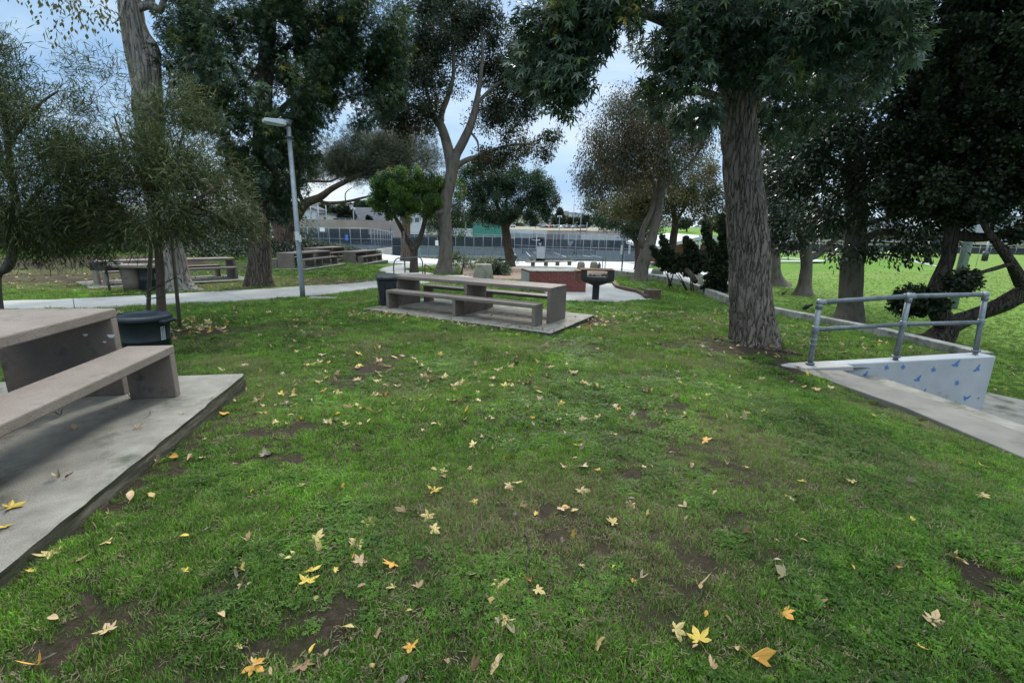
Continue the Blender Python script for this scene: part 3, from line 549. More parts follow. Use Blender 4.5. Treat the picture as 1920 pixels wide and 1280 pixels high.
# the lower field near the wall
n = 24000; y = 8 + RS.rand(n) ** 1.5 * 42; x = B(y) + .4 + RS.rand(n) * (y * 1.25 - 6); GP2 = np.stack([x, y, FZ(x, y) + (fbm(x * .3, y * .3, 5) - .5) * .12, 1.5 * (.7 + .6 * RS.rand(n)), .25 * RS.rand(n), 0 * x, .7 + .6 * RS.rand(n)], 1)
GP2 = GP2[~inpoly(GP2[:, 0], GP2[:, 1], [(6.9, 1.5), (10.8, 1.9), (11.9, 4.0), (10.8, 7.7), (9.9, 9.15), (8.2, 7.7)]) & ~inpoly(GP2[:, 0], GP2[:, 1], [(7.8, 16.6), (9.2, 17.6), (12.5, 25), (16, 34), (8, 34), (7.8, 18)])]
GP = np.concatenate([GP, GP2])
def instancer(name, pts, sources, label, cat, up_tilt=.25):
    me = bpy.data.meshes.new(name); me.vertices.add(len(pts)); me.vertices.foreach_set('co', np.ascontiguousarray(pts[:, :3], np.float32).ravel())
    for nm, col_ in (('sca', 3), ('drw', 4), ('clv', 5), ('bri', 6)): me.attributes.new(nm, 'FLOAT', 'POINT').data.foreach_set('value', np.ascontiguousarray(pts[:, col_], np.float32))
    o = bpy.data.objects.new(name, me); COL.objects.link(o)
    ng = bpy.data.node_groups.new(name, 'GeometryNodeTree'); ng.interface.new_socket('Geometry', in_out='INPUT', socket_type='NodeSocketGeometry'); ng.interface.new_socket('Geometry', in_out='OUTPUT', socket_type='NodeSocketGeometry')
    gi = ng.nodes.new('NodeGroupInput'); go = ng.nodes.new('NodeGroupOutput'); l = ng.links.new
    m2p = ng.nodes.new('GeometryNodeMeshToPoints'); l(gi.outputs[0], m2p.inputs[0]); geo = m2p.outputs[0]
    iop = ng.nodes.new('GeometryNodeInstanceOnPoints'); gt = ng.nodes.new('GeometryNodeGeometryToInstance')
    for s_ in sources[::-1]:
        oi = ng.nodes.new('GeometryNodeObjectInfo'); oi.inputs[0].default_value = s_; l(oi.outputs['Geometry'], gt.inputs[0])
    iop.inputs['Pick Instance'].default_value = True; l(gt.outputs[0], iop.inputs['Instance']); l(geo, iop.inputs['Points'])
    ri = ng.nodes.new('FunctionNodeRandomValue'); ri.data_type = 'INT'
    ri.inputs['Min'].default_value = 0; ri.inputs['Max'].default_value = len(sources) - 2
    na = ng.nodes.new('GeometryNodeInputNamedAttribute'); na.data_type = 'FLOAT'; na.inputs[0].default_value = 'clv'
    sw = ng.nodes.new('GeometryNodeSwitch'); sw.input_type = 'INT'; cmpn = ng.nodes.new('FunctionNodeCompare'); cmpn.inputs[1].default_value = .5
    l(na.outputs[0], cmpn.inputs[0]); l(cmpn.outputs[0], sw.inputs[0]); l(ri.outputs[2], sw.inputs[1]); sw.inputs[2].default_value = len(sources) - 1; l(sw.outputs[0], iop.inputs['Instance Index'])
    rv = ng.nodes.new('FunctionNodeRandomValue'); rv.data_type = 'FLOAT_VECTOR'; rv.inputs['Min'].default_value = (-up_tilt, -up_tilt, 0); rv.inputs['Max'].default_value = (up_tilt, up_tilt, 6.283); l(rv.outputs[0], iop.inputs['Rotation'])
    ns = ng.nodes.new('GeometryNodeInputNamedAttribute'); ns.data_type = 'FLOAT'; ns.inputs[0].default_value = 'sca'; l(ns.outputs[0], iop.inputs['Scale'])
    l(iop.outputs[0], go.inputs[0]); md = o.modifiers.new('scatter', 'NODES'); md.node_group = ng
    return tag(o, label, cat, kind='stuff')
instancer('grass', GP, src, 'short green grass of the park lawn mixed with clover', 'grass')
print('grass tufts', len(GP))
# ---------------------------------------------------------------- picnic tables
HT, HB, WT_, WB_, GP_, LT = .76, .45, .86, .36, .10, 4.07
def picnic_table(label, loc, th, slab=(.46, .3, .49, .3), group='concrete picnic tables', slabmat='slab', L=LT, name='picnic_table', thick=.2, legs3=True):
    """local x along the length, local y away, origin at the near bench's front corner, on the slab"""
    t = thing(name, label, 'picnic table', loc, 0, group)
    t.matrix_world = Matrix.Translation(loc) @ Matrix(((-math.cos(th), math.sin(th), 0, 0), (math.sin(th), math.cos(th), 0, 0), (0, 0, 1, 0), (0, 0, 0, 1)))
    # mirrored frame, keep the matrix right-handed by flipping in the builders
    t.matrix_world = Matrix.Translation(loc) @ Matrix.Rotation(math.pi - th, 4, 'Z')
    S = lambda y: -y
    tk, lg = .07, .085
    def bar(n, x0, x1, y0, y1, z0, z1, b=.008):
        m = MB(); m.box(((x0 + x1) / 2, S((y0 + y1) / 2), (z0 + z1) / 2), (x1 - x0, y1 - y0, z1 - z0)); return m.build(n, M_['table'], t, bevel=b, seg=2)
    y2 = WB_ + GP_ + WT_ + GP_ - .02; ov = min(.12, L * .03)
    for y0, y1, x0 in ((0, WB_, 0), (y2, y2 + WB_, .15 * L / 4)):
        x1 = L - (0 if x0 == 0 else .0)
        bar('bench_seat', x0, x1, y0, y1, HB - tk, HB, .01)
        for x in (x0, (x0 + x1) / 2 - lg / 2, x1 - lg): bar('bench_leg', x + .003, x + lg, y0 + .003, y1 - .003, 0, HB - tk)
    y0, y1 = WB_ + GP_, WB_ + GP_ + WT_
    bar('table_top', -ov, L + ov, y0, y1, HT - tk - .01, HT, .012)
    for x in (-ov, L / 2 - lg / 2, L + ov - lg): bar('leg', x + .003, x + lg, y0 + .003, y1 - .003, 0, HT - tk - .01)
    return t
def table_slab(t, ext, L, thick, label, rough_side=True, mat='slab'):
    """a concrete slab under a table, its own thing"""
    a0, a1, b0, b1 = ext; m = MB(); M4 = t.matrix_world
    xs = np.linspace(a0, L + a1, 60); ysl = np.linspace(b0, 2 * WB_ + WT_ + 2 * GP_ - .02 + b1, 30)
    pts = [(x, b0) for x in xs] + [(L + a1, y) for y in ysl[1:]] + [(x, ysl[-1]) for x in xs[::-1][1:]] + [(a0, y) for y in ysl[::-1][1:-1]]
    n = len(pts); R = random.Random(4)
    rows = [(0, 0), (.012, .012), (.05, .012), (.1, .012), (.15, .012), (thick, .012)]; vs = []
    for k, (dz, o) in enumerate(rows):
        for i, (x, y) in enumerate(pts):
            cx, cy = (a0 + L + a1) / 2, (b0 + ysl[-1]) / 2; ox = (1 if x > cx else -1) * (o if k else 0); oy = (1 if y > cy else -1) * (o if k else 0)
            w = 0 if k < 1 else (vnoise(i * .9, k * 1.7, 3) - .5) * .02 + math.sin(k * 2.4) * .006
            ex = (x <= a0 + 1e-6 or x >= L + a1 - 1e-6); ey = (y <= b0 + 1e-6 or y >= ysl[-1] - 1e-6)
            vs.append((x + (ox + (w if x > cx else -w)) * ex, -(y + (oy + (w if y > cy else -w)) * ey), -dz))
    fs = [tuple(range(n))]
    fs += [(k * n + i, k * n + (i + 1) % n, (k + 1) * n + (i + 1) % n, (k + 1) * n + i) for k in range(len(rows) - 1) for i in range(n)]
    m.add([M4 @ Vector(v) for v in vs], fs)
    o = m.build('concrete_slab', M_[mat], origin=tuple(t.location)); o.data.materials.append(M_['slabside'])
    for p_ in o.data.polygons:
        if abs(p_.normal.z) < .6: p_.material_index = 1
    return tag(o, label, 'slab')
# slab material with mossy side
t2 = picnic_table('large tan concrete picnic table cut off at the left edge, nearest the camera', Q2[0], Q2[1]); table_slab(t2, (-.579, .3, -.299, .35), LT, .26, 'raised grey slab with mossy rough edge under the nearest table')
t1 = picnic_table('tan concrete picnic table in the middle of the lawn beside the black bin', Q1[0], Q1[1])
table_slab(t1, (-.5, .42, -.326, .36), 4.07, .16, 'grey slab under the middle picnic table')
# pale paint patches on the inner face of the near table's end leg
ax2 = Vector((-math.cos(Q2[1]), math.sin(Q2[1]), 0)); o2 = Q2[0] + ax2 * (-.12 + .085 + .0015); bx2 = Vector((math.sin(Q2[1]), math.cos(Q2[1]), 0))
for (px, py, s) in [(208, 630, .020), (196, 641, .010), (160, 628, .014)]:
    d_ = Vector(ray(px, py)); k_ = (o2 - Vector((0, 0, CH))).dot(ax2) / d_.dot(ax2); cpt = Vector((0, 0, CH)) + d_ * k_; m = MB()
    m.add([cpt + bx2 * (s * (1 + .4 * math.sin(3 * a)) * math.cos(a) * 1.3) + Vector((0, 0, s * (1 + .3 * math.cos(2 * a)) * math.sin(a))) for a in np.linspace(0, 5.7, 10)], [tuple(range(10))])
    o = m.build('paint_patch', M_['sign'], t2); o.matrix_parent_inverse = t2.matrix_world.inverted()
def far_table(label, p0, p1, L=LT, side=1, name='picnic_table', slab=True, **kw):
    """p0, p1: ground points of the two ends of the near bench"""
    a, b = Vector((p0[0], p0[1], 0)), Vector((p1[0], p1[1], 0)); d = (b - a).normalized()
    # local x axis must run from origin to the left of the viewer: choose origin at the right end
    if a.x < b.x: a, b = b, a; d = -d
    th = math.atan2(d.y, -d.x); z = max(g(a.x, a.y), g(b.x, b.y)) + .05
    t = picnic_table(label, Vector((a.x, a.y, z)), th, L=(b - a).length if L is None else L, **kw)
    if slab: table_slab(t, (-.45, .45, -.45, .3), (b - a).length if L is None else L, .35, 'concrete slab under the ' + label[label.find('picnic table'):] if 'picnic table' in label else label)
    return t
far_table('tan concrete picnic table under the narrow-leaved sapling at the left', on(448, 526), on(250, 536), L=3.9)
def far_table2(label, px, py, pxf, thick=.3):
    """near bench's near corner under (px, py); the far end of the bench seen at column pxf"""
    P0 = on(px, py); best = None
    for k in range(2, 89):
        a = math.radians(k); q = P0 + Vector((math.cos(a), math.sin(a), 0)) * LT; v = Vector((q.x, q.y, q.z - CH)); fw = v.dot(fwd); e = abs(960 + F * v.dot(R2) / fw - pxf)
        if best is None or e < best[0]: best = (e, a)
    a = best[1]; q = P0 + Vector((math.cos(a), math.sin(a), 0)) * LT; th = math.atan2(-math.sin(a), math.cos(a))
    t = picnic_table(label, Vector((q.x, q.y, P0.z + .06)), th); table_slab(t, (-.4, .4, -.3, .3), LT, thick, 'concrete slab under the ' + label[label.find('picnic table'):])
far_table2('tan concrete picnic table between the light pole and the hedge', 572, 506, 625)
far_table2('tan concrete picnic table by the curved path near the court corner', 681, 495.5, 713)
far_table2('low concrete picnic table close in front of the hedge', 612, 490, 636)
# serving table with pedestal
p = on(255, 545); t = thing('serving_table', 'square tan concrete serving table on a round pedestal by the left grill', 'table', (p.x, p.y, p.z), .1)
m = MB(); m.box((.12, 0, .76), (1.5, .75, .08)); m.build('table_top', M_['table'], t, bevel=.01)
m = MB(); m.lathe([(.24, 0), (.25, .3), (.28, .60), (.29, .72)], (-.05, 0, 0)); m.build('pedestal', M_['table'], t)
# bins
def bin_round(label, loc, r, h, mat, rz=0, sq=False):
    t = thing('trash_bin', label, 'trash bin', loc, rz)
    if sq:
        m = MB(); P = lambda s, z: [(-s, -s * .85, z), (s, -s * .85, z), (s, s * .85, z), (-s, s * .85, z)]
        zs = [(.0, .76), (.25, .84), (.6, .93), (.86, 1.0), (.93, 1.0), (.93, 1.08), (1.0, 1.08)]; vs = []
        for z, k in zs: vs += P(r * k, z * h)
        fs = [(4 * i + k, 4 * i + (k + 1) % 4, 4 * i + 4 + (k + 1) % 4, 4 * i + 4 + k) for i in range(len(zs) - 1) for k in range(4)] + [(3, 2, 1, 0), tuple(range(len(vs) - 4, len(vs)))]
        m.add(vs, fs); m.build('body', mat, t, bevel=.025)
        m = MB(); s = r * 1.16; vs = [(-s, -s * .85, 0), (s, -s * .85, 0), (s, s * .85, 0), (-s, s * .85, 0), (-s * .8, -s * .65, .07), (s * .8, -s * .65, .07), (s * .8, s * .65, .09), (-s * .8, s * .65, .09)]
        m.add([(a, b, c_ + h + .004) for a, b, c_ in vs], [(3, 2, 1, 0), (4, 5, 6, 7), (0, 1, 5, 4), (1, 2, 6, 5), (2, 3, 7, 6), (3, 0, 4, 7)]); ld = m.build('lid', mat, t, bevel=.02)
        m = MB(); m.tube([(-s * .5, -s * .9, h + .05), (-s * .5, -s * .98, h + .01), (s * .5, -s * .98, h + .01), (s * .5, -s * .9, h + .05)], .015, 8); m.build('handle', mat, ld)
        for sx in (-1, 1):
            m = MB(); m.lathe([(.09, -.02), (.1, -.015), (.1, .015), (.09, .02)], (0, 0, 0), 16); w = m.build('wheel', mat, t); w.rotation_euler = (0, math.pi / 2, 0); w.location = (sx * r * .8, r * .78, .1)
        m = MB(); 
        for sx in (-.45, 0, .45): m.box((sx * r, -r * .83, h * .55), (.03, .03, h * .5), M=Matrix.Rotation(-.09, 3, 'X'))
        m.build('rib', mat, t, bevel=.008)
        return t
    m = MB(); m.lathe([(r * .80, 0), (r * .82, .02), (r * .90, h * .45), (r * .915, h * .46), (r * .915, h * .50), (r * .90, h * .52), (r * .97, h * .93), (r * 1.0, h * .94), (r * 1.0, h - .01), (r * .96, h)], n=48); m.build('body', mat, t)
    m = MB(); m.lathe([(r * 1.05, h - .045), (r * 1.07, h - .03), (r * 1.07, h + .005), (r * 1.0, h + .03), (r * .93, h + .034), (r * .90, h + .022), (r * .6, h + .045), (r * .2, h + .055)], n=48); ld = m.build('lid', mat, t)
    for s in (-1, 1):
        m = MB(); m.box((s * r * 1.06, 0, h - .05), (.09, .22, .045)); m.build('handle', mat, t, bevel=.015)
    m = MB()
    for i in range(7):
        for k in range(3):
            a = 2.62 + k * .075
    for i in range(7):
        for k in range(3):
            a = -.25 + k * .085; z = h * .50 + i * .026; rr = r * (.90 + .07 * (z / h - .5) / .42) + .004
            m.box((rr * math.cos(a), rr * math.sin(a), z), (.003, .012, .014), rz=a)
    m.build('label_pattern', M_['sign'], t)
    return t
p = aty(267, 590, 5.75); bin_round('dark blue round plastic trash bin with a lid beside the nearest table', (p.x, p.y, g(p.x, p.y) - .02), .285, p.z - g(p.x, p.y), M_['bluebin'])
p = on(727, 573); bin_round('black square wheeled trash bin beside the middle picnic table', (p.x, p.y, p.z), .235, .72, M_['blackplastic'], .35, True)
p = on(283, 545); bin_round('dark round trash bin half hidden behind the sapling stakes', (p.x, p.y, p.z), .27, .75, M_['bluebin'])
# pedestal grill at the left
p = on(206, 546); t = thing('pedestal_grill', 'small rusty steel grill on a single post beside the left serving table', 'grill', tuple(p), -.25)
m = MB(); m.tube([(0, 0, 0), (0, 0, .62)], .032, 12); m.build('post', M_['galvdark'], t)
m = MB(); 
for (c, d) in [((0, 0, .64), (.62, .42, .02)), ((0, -.21, .75), (.62, .015, .22)), ((0, .21, .75), (.62, .015, .22)), ((-.31, 0, .75), (.015, .42, .22)), ((.31, 0, .70), (.015, .42, .12))]: m.box(c, d)
m.build('fire_box', M_['iron'], t, bevel=.004)
m = MB()
for k in range(13): m.tube([(-.05 + k * .033, -.2, .83), (-.05 + k * .033, .2, .83)], .005, 6)
m.tube([(.36, -.16, .84), (.48, -.16, .85), (.48, .16, .85), (.36, .16, .84)], .01, 6); m.build('grate', M_['galvdark'], t)
# black barbecue on the patio
p = on(1116, 563); t = thing('barbecue', 'large black steel barbecue with ashes on a square post, in front of the brick block', 'barbecue', tuple(p), -.10)
m = MB(); m.box((0, 0, .012), (.42, .36, .024)); m.build('base_plate', M_['iron'], t, bevel=.004)
m = MB(); m.box((0, 0, .26), (.21, .2, .47)); m.build('post', M_['iron'], t, bevel=.012)
m = MB(); z0, z1 = .495, .66; a, b = .12, .36; A_ = [(-a, -.12, z0), (a, -.12, z0), (a, .12, z0), (-a, .12, z0)]; W2 = .50
Bq = [(-W2, -b, z1), (W2, -b, z1), (W2, b, z1), (-W2, b, z1)]; m.add(A_ + Bq, [(3, 2, 1, 0), (4, 5, 6, 7)] + [(i, (i + 1) % 4, 4 + (i + 1) % 4, 4 + i) for i in range(4)]); m.build('hopper', M_['iron'], t, bevel=.006)
m = MB()
m.box((-.51, 0, .83), (.018, .72, .34)); m.box((.51, 0, .83), (.018, .72, .34)); m.box((0, .36, .72), (1.03, .016, .12)); m.box((0, .36, .985), (1.03, .016, .03)); m.box((-.40, .36, .85), (.2, .016, .28)); m.box((.40, -.352, .83), (.205, .014, .33)); m.box((-.415, -.352, .83), (.17, .014, .33)); m.box((0, -.355, .985), (1.03, .03, .03)); m.box((0, -.352, .72), (.65, .014, .11))
m.build('fire_box', M_['iron'], t, bevel=.004)
m = MB(); m.box((0, 0, 1.0), (1.05, .72, .012))
for k in range(24): m.tube([(-.46 + k * .04, -.36, 1.012), (-.46 + k * .04, .36, 1.012)], .006, 6)
m.build('grate', M_['rust'], t)
m = MB(); R = random.Random(3)
for k in range(60): r = R.uniform(.015, .045); m.lathe([(r * .6, -r * .5), (r, 0), (r * .5, r * .5)], (R.uniform(-.35, .30), R.uniform(-.33, .1), .79 + R.uniform(-.01, .04)), 6, sx=R.uniform(.7, 1.5))
m.box((0, 0, .775), (.96, .66, .02)); m.build('ashes', M_['ash'], t)
m = MB(); m.box((-.60, -.05, .80), (.19, .62, .30)); m.box((-.60, -.05, .955), (.22, .66, .02)); m.build('side_shelf', M_['rust'], t, bevel=.006)
# brick block
bl = atz(996, 507, .22); b0 = on(992, 552); FL = atz(993, 549, -.5); FR = atz(1103, 548, -.5)
t = thing('brick_counter', 'long low red brick block with a pale slab top behind the barbecue', 'brick block', (FL.x, FL.y, -.58), math.atan2(FR.y - FL.y, FR.x - FL.x))
Lb = 2.16; m = MB(); m.box((Lb / 2, .65, .42), (Lb, 1.3, .84)); m.build('brick_body', M_['brick'], t, bevel=.006)
m = MB(); m.box((Lb / 2, .65, .860), (Lb + .02, 1.32, .035)); m.build('top_slab', M_['curb'], t, bevel=.008)
m = MB(); m.box((-.012, .62, .40), (.02, 1.1, .8)); m.build('side_panel', M_['path'], t)
# brick edging with pillar
P = [on(1149, 530), on(1151, 534), on(1157, 541), on(1175, 546), on(1195, 550), on(1206, 555), on(1213, 561)]
t = thing('brick_edging', 'low curved brick edging round the patio ending in a square pillar', 'edging', (P[-1].x, P[-1].y, P[-1].z))
m = MB(); O = P[-1]
for a, b in zip(P, P[1:]):
    d = (b - a); nseg = max(1, int(d.length / .3))
    for k in range(nseg):
        c = a.lerp(b, (k + .5) / nseg) - O; m.box((c.x, c.y, c.z + .05), (d.length / nseg - .01, .16, .2), rz=math.atan2(d.y, d.x))
m.build('edging_row', M_['oldbrick'], t, bevel=.008)
m = MB(); c = on(1222, 560) - O; m.box((c.x, c.y, c.z + .15), (.46, .4, .36), rz=.15); m.build('pillar', M_['oldbrick'], t, bevel=.012)
# concrete planter cones, bins
def cone(label, px, py, wpx, h, name='concrete_planter', top=.66, sq=True, mat='stone'):
    p = on(px, py); d = (p - Vector((0, 0, CH))).length; r = wpx / 2 / F * d * .95
    m = MB()
    if sq: m.lathe([(r * 1.35, -.05), (r * 1.33, .02), (r * 1.05, h * .9), (r * 1.0, h * .96), (r * .9, h)], (0, 0, 0), 4, rz=math.pi / 4 + .08); 
    else: m.lathe([(r * .95, -.05), (r, .02), (r, h * .45), (r * .9, h * .8), (r * .72, h * .95), (r * .4, h)], (0, 0, 0), 24)
    o = m.build(name, M_[mat], bevel=.03 if sq else 0); o.location = p; return tag(o, label, 'concrete block')
cone('big tapered stone-grey concrete block standing right behind the middle table', 906, 524, 43, .72)
cone('small stone-grey concrete block at the foot of the tall forked tree', 846, 514, 22, .42, sq=False)
cone('dome-topped concrete bollard on the plaza, left one of the two near the brick block', 1089, 507, 15, .72, 'bollard', sq=False)
cone('dome-topped concrete bollard on the plaza, right one of the two near the brick block', 1113, 507, 15, .74, 'bollard', sq=False)
cone('squat concrete block beyond the leaning tree at the retaining wall', 1232, 516, 22, .5, sq=False)
cone('concrete block half hidden under the juniper bushes', 1307, 534, 20, .62, sq=False)
cone('small concrete block right at the foot of the darkest juniper', 1325, 541, 14, .6, sq=False)
# long flat bench on plaza
a, b = on(990, 500), on(1080, 501); t = thing('flat_bench', 'long backless concrete bench on the plaza before the courts', 'bench', tuple(a), math.atan2(b.y - a.y, b.x - a.x)); Lx = (b - a).length
m = MB(); m.box((Lx / 2, .2, .40), (Lx, .5, .09)); m.build('seat', M_['table'], t, bevel=.01)
for k in (.12, .38, .62, .88):
    m = MB(); m.box((Lx * k, .2, .175), (.18, .4, .35)); m.build('leg', M_['table'], t)
# small hydrant like drinking jug and two posts
p = on(1123, 507); m = MB(); m.lathe([(.16, 0), (.17, .1), (.13, .35), (.15, .38), (.15, .5), (.08, .58), (.05, .7)], n=14); o = m.build('hydrant', M_['galvdark']); o.location = p; tag(o, 'small dark grey hydrant beside the right concrete bollard', 'hydrant')
for px, lb in ((1129, 'thin brown marker post next to the hydrant'), (1134, 'thin yellowish marker post farther from the hydrant')):
    p = on(px, 507); m = MB(); m.tube([(0, 0, 0), (0, 0, .55), (0, 0, .9)], .035, 8); m.lathe([(.05, .88), (.055, .95), (.02, .98)], n=8); o = m.build('marker_post', M_['wood']); o.location = p; tag(o, lb, 'post')
# arched bar
p0, p1 = on(739, 526), on(793, 521); t = thing('hoop_rail', 'grey arched steel hoop rail behind the middle table', 'rail', tuple(p0)); q = p1 - p0; H = .92; P = []
for k in range(9):
    a = math.pi / 2 * k / 8; P.append(Vector((.32 * (1 - math.cos(a)) / q.length * q.x, .32 * (1 - math.cos(a)) / q.length * q.y, H - .32 + .32 * math.sin(a))))
Pr = [q - Vector((v.x, v.y, 0)) + Vector((0, 0, v.z - q.z)) for v in P][::-1]
m = MB(); m.tube([Vector((0, 0, -.1))] + P + Pr + [q - Vector((0, 0, .1))], .027, 12); m.build('pipe', M_['galvdark'], t)
# sign posts
def post(label, px, pyb, pyt, r=.03, mat='galvdark', signs=(), name='sign_post', z=None):
    p = on(px, pyb); d = math.hypot(p.x, p.y); top = None; dd = ray(px, pyt); h = CH + dd[2] / dd[1] * p.y - p.z
    t = thing(name, label, 'post', tuple(p)); m = MB(); m.tube([(0, 0, -.1), (0, 0, h)], r, 10); m.build('pole', M_[mat], t)
    for (fx, fz, w, hh, mt) in signs: m = MB(); m.box((fx, -.04, h * fz), (w, .02, hh)); m.build('sign_plate', M_[mt], t, bevel=.004)
    return t
post('thin grey post between the forked tree and the curved path', 759.5, 512, 433, .035)
post('tall dark post with two narrow white signs in front of the tennis fence', 1165, 516, 438, .05, 'galvdark', ((-.12, .62, .14, .62, 'sign'), (.42, .62, .14, .62, 'sign')))
p = on(797, 520); m = MB(); m.tube([(0, 0, -.05), (0, 0, .62)], .03, 8); m.tube([(0, 0, .6), (.35, .1, .38), (.55, .2, .22)], .025, 8); o = m.build('rusty_rail', M_['rust']); o.location = p; tag(o, 'rusty brown handrail stub leaning from the tall tree', 'rail')
# ---------------------------------------------------------------- light pole
p = on(568, 558); t = thing('light_pole', 'tall grey square-section light pole with a flat lamp head on the left lawn', 'light pole', (p.x, p.y, p.z), .0)
dd = ray(545, 236); hp = CH + dd[2] / dd[1] * p.y - p.z
m = MB()
m.lathe([(.076, -.1), (.074, .3), (.060, hp)], n=16, rz=.2); m.build('pole', M_['galv'], t)
m = MB(); m.lathe([(.12, hp - .30), (.12, hp - .28)], n=16); m.build('band', M_['galvdark'], t); m = MB(); m.lathe([(.075, hp - .01), (.075, hp + .12)], n=14); m.box((0, 0, hp + .13), (.14, .14, .05)); m.build('collar', M_['galvdark'], t)
m = MB(); ad = math.radians(218); ux = Vector((math.cos(ad), math.sin(ad), 0)); uy = Vector((-math.sin(ad), math.cos(ad), 0)); base = Vector((0, 0, hp + .03))
vs = []
for s_, w_, zt, zb in ((.07, .10, .075, -.05), (.16, .17, .085, -.05), (.56, .17, .06, -.03), (.62, .14, .05, -.02)):
    for sg, z_ in ((-1, zb), (1, zb), (1, zt), (-1, zt)): vs.append(base + ux * s_ + uy * sg * w_ + Vector((0, 0, z_)))
m.add(vs, [(4 * i + k, 4 * i + (k + 1) % 4, 4 * i + 4 + (k + 1) % 4, 4 * i + 4 + k) for i in range(3) for k in range(4)] + [(3, 2, 1, 0), (12, 13, 14, 15)]); hd = m.build('lamp_head', M_['lamp'], t, bevel=.01)
m = MB(); c = base + ux * .36 + Vector((0, 0, -.052)); m.box(c, (.34, .24, .015), rz=ad); m.build('diffuser', M_['lamp'], hd)
dd = ray(563, 443); hz = CH + dd[2] / dd[1] * p.y - p.z; m = MB(); m.box((.03, -.1, hz), (.12, .02, .24)); m.box((.10, -.09, hz - .06), (.07, .03, .2)); m.build('pole_box', M_['lamp'], t, bevel=.004)
# utility cover in grass beside the pole
p = on(606, 560); m = MB(); m.box((0, 0, .015), (.75, .32, .06), rz=.1); o = m.build('ground_cover_plate', M_['slab'], bevel=.01); o.location = p; tag(o, 'small concrete utility cover in the lawn beside the light pole', 'utility cover')
# ---------------------------------------------------------------- pipe railing on the white wall
t = thing('pipe_railing', 'grey galvanised pipe railing bolted on the white butterfly wall', 'railing')
ln = lambda f: (WL.lerp(WR, f))
def onwall(px, py):   # point of the wall's centre plane
    d = Vector(ray(px, py)); o = Vector((0, 0, CH)); tt_ = (WL - o).dot(pW) / d.dot(pW); return o + d * tt_
feet = [onwall(1519, 681), onwall(1680, 668), onwall(1830, 657)]; H1, H2 = [], []
tops = [onwall(1537, 567), onwall(1705, 555), onwall(1848, 552)]; mids = [onwall(1530, 618), onwall(1693, 608), onwall(1840, 604)]
for i in range(3):
    f = feet[i]; tp = Vector((f.x, f.y, tops[i].z)); tp = tops[i]
    m = MB(); m.tube([f - Vector((0, 0, .06)), tp], .038, 16); m.build('post', M_['galv'], t)
    m = MB(); dv = (tp - f).normalized(); m.tube([f - dv * .01, f + dv * .012], .062, 16); m.build('base_flange', M_['galvdark'], t)
    md_ = f + dv * ((mids[i] - f).dot(dv)); mids[i] = md_
    m = MB(); m.tube([md_ - dv * .06, md_ - dv * .045, md_ + dv * .045, md_ + dv * .06], [.042, .049, .049, .042], 16)
    m.build('coupling', M_['galv'], t)
    if i == 0:
        for q_ in (.15, .23): m = MB(); m.tube([md_ - dv * (q_ + .01), md_ - dv * (q_ - .01)], .047, 16); m.build('ring', M_['galv'], t)
    m = MB(); m.lathe([(.02, -.052), (.043, -.036), (.052, 0), (.043, .036), (.02, .052)], tuple(tp), 16); m.tube([tp - dv * .10, tp - dv * .01], .046, 16)
    hd_ = (tops[min(i + 1, 2)] - tops[max(i - 1, 0)]).normalized()
    for s_ in ((1,) if i == 0 else (-1, 1) if i == 1 else (-1,)): m.tube([tp, tp + hd_ * .09 * s_], .046, 16)
    m.build('elbow', M_['galv'], t)
for a, b in ((0, 1), (1, 2)):
    m = MB(); m.tube([tops[a], tops[b]], .037, 16); m.build('top_rail', M_['galvdark'], t); m = MB(); m.tube([mids[a], mids[b]], .034, 16); m.build('middle_rail', M_['galvdark'], t)
# stub of a white handrail at the right edge of the frame
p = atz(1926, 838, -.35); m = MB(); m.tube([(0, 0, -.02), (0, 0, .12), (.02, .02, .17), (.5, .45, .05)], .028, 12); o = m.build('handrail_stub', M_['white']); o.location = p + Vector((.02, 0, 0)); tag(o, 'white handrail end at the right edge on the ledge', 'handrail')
# ---------------------------------------------------------------- tree toolkit
def T_star():
    v = [(0, 0, 0)]; f = []
    for a, Lb in ((-105, .55), (-52, .85), (0, 1.0), (52, .85), (105, .55)):
        a = math.radians(a); b = len(v)
        for da, r in ((-.34, .42), (0, 1), (.34, .42)):
            x, y = math.cos(a + da) * r * Lb, math.sin(a + da) * r * Lb; v.append((x, y, -.22 * r * r * Lb + (0 if da else .0)))
        f.append((0, b, b + 1, b + 2))
    return np.array(v), np.array(f)
def T_strip(w=.09, bend=.25):
    return np.array([(0, -w * .3, 0), (0, w * .3, 0), (.5, w, -bend * .2), (.5, -w, -bend * .2), (1, 0, -bend), (.98, 0, -bend)]), np.array([(0, 1, 2, 3), (3, 2, 4, 5)])
def T_oval(w=.28):
    return np.array([(0, 0, 0), (.5, -w, .06), (1, 0, -.05), (.5, w, .06)]), np.array([(0, 1, 2, 3)])
def T_tuft(n=7, w=.035, spread=1.1, seed=1):
    R = np.random.RandomState(seed); v = []; f = []
    for i in range(n):
        a = R.uniform(-spread, spread); e = R.uniform(-spread, spread); d = np.array([math.cos(a) * math.cos(e), math.sin(a) * math.cos(e), math.sin(e)]) * R.uniform(.7, 1)
        s = np.cross(d, R.randn(3)); s = s / np.linalg.norm(s) * w; b = len(v); v += [-s * .6, s * .6, d + s * .5, d - s * .5]; f.append((b, b + 1, b + 2, b + 3))
    return np.array(v), np.array(f)
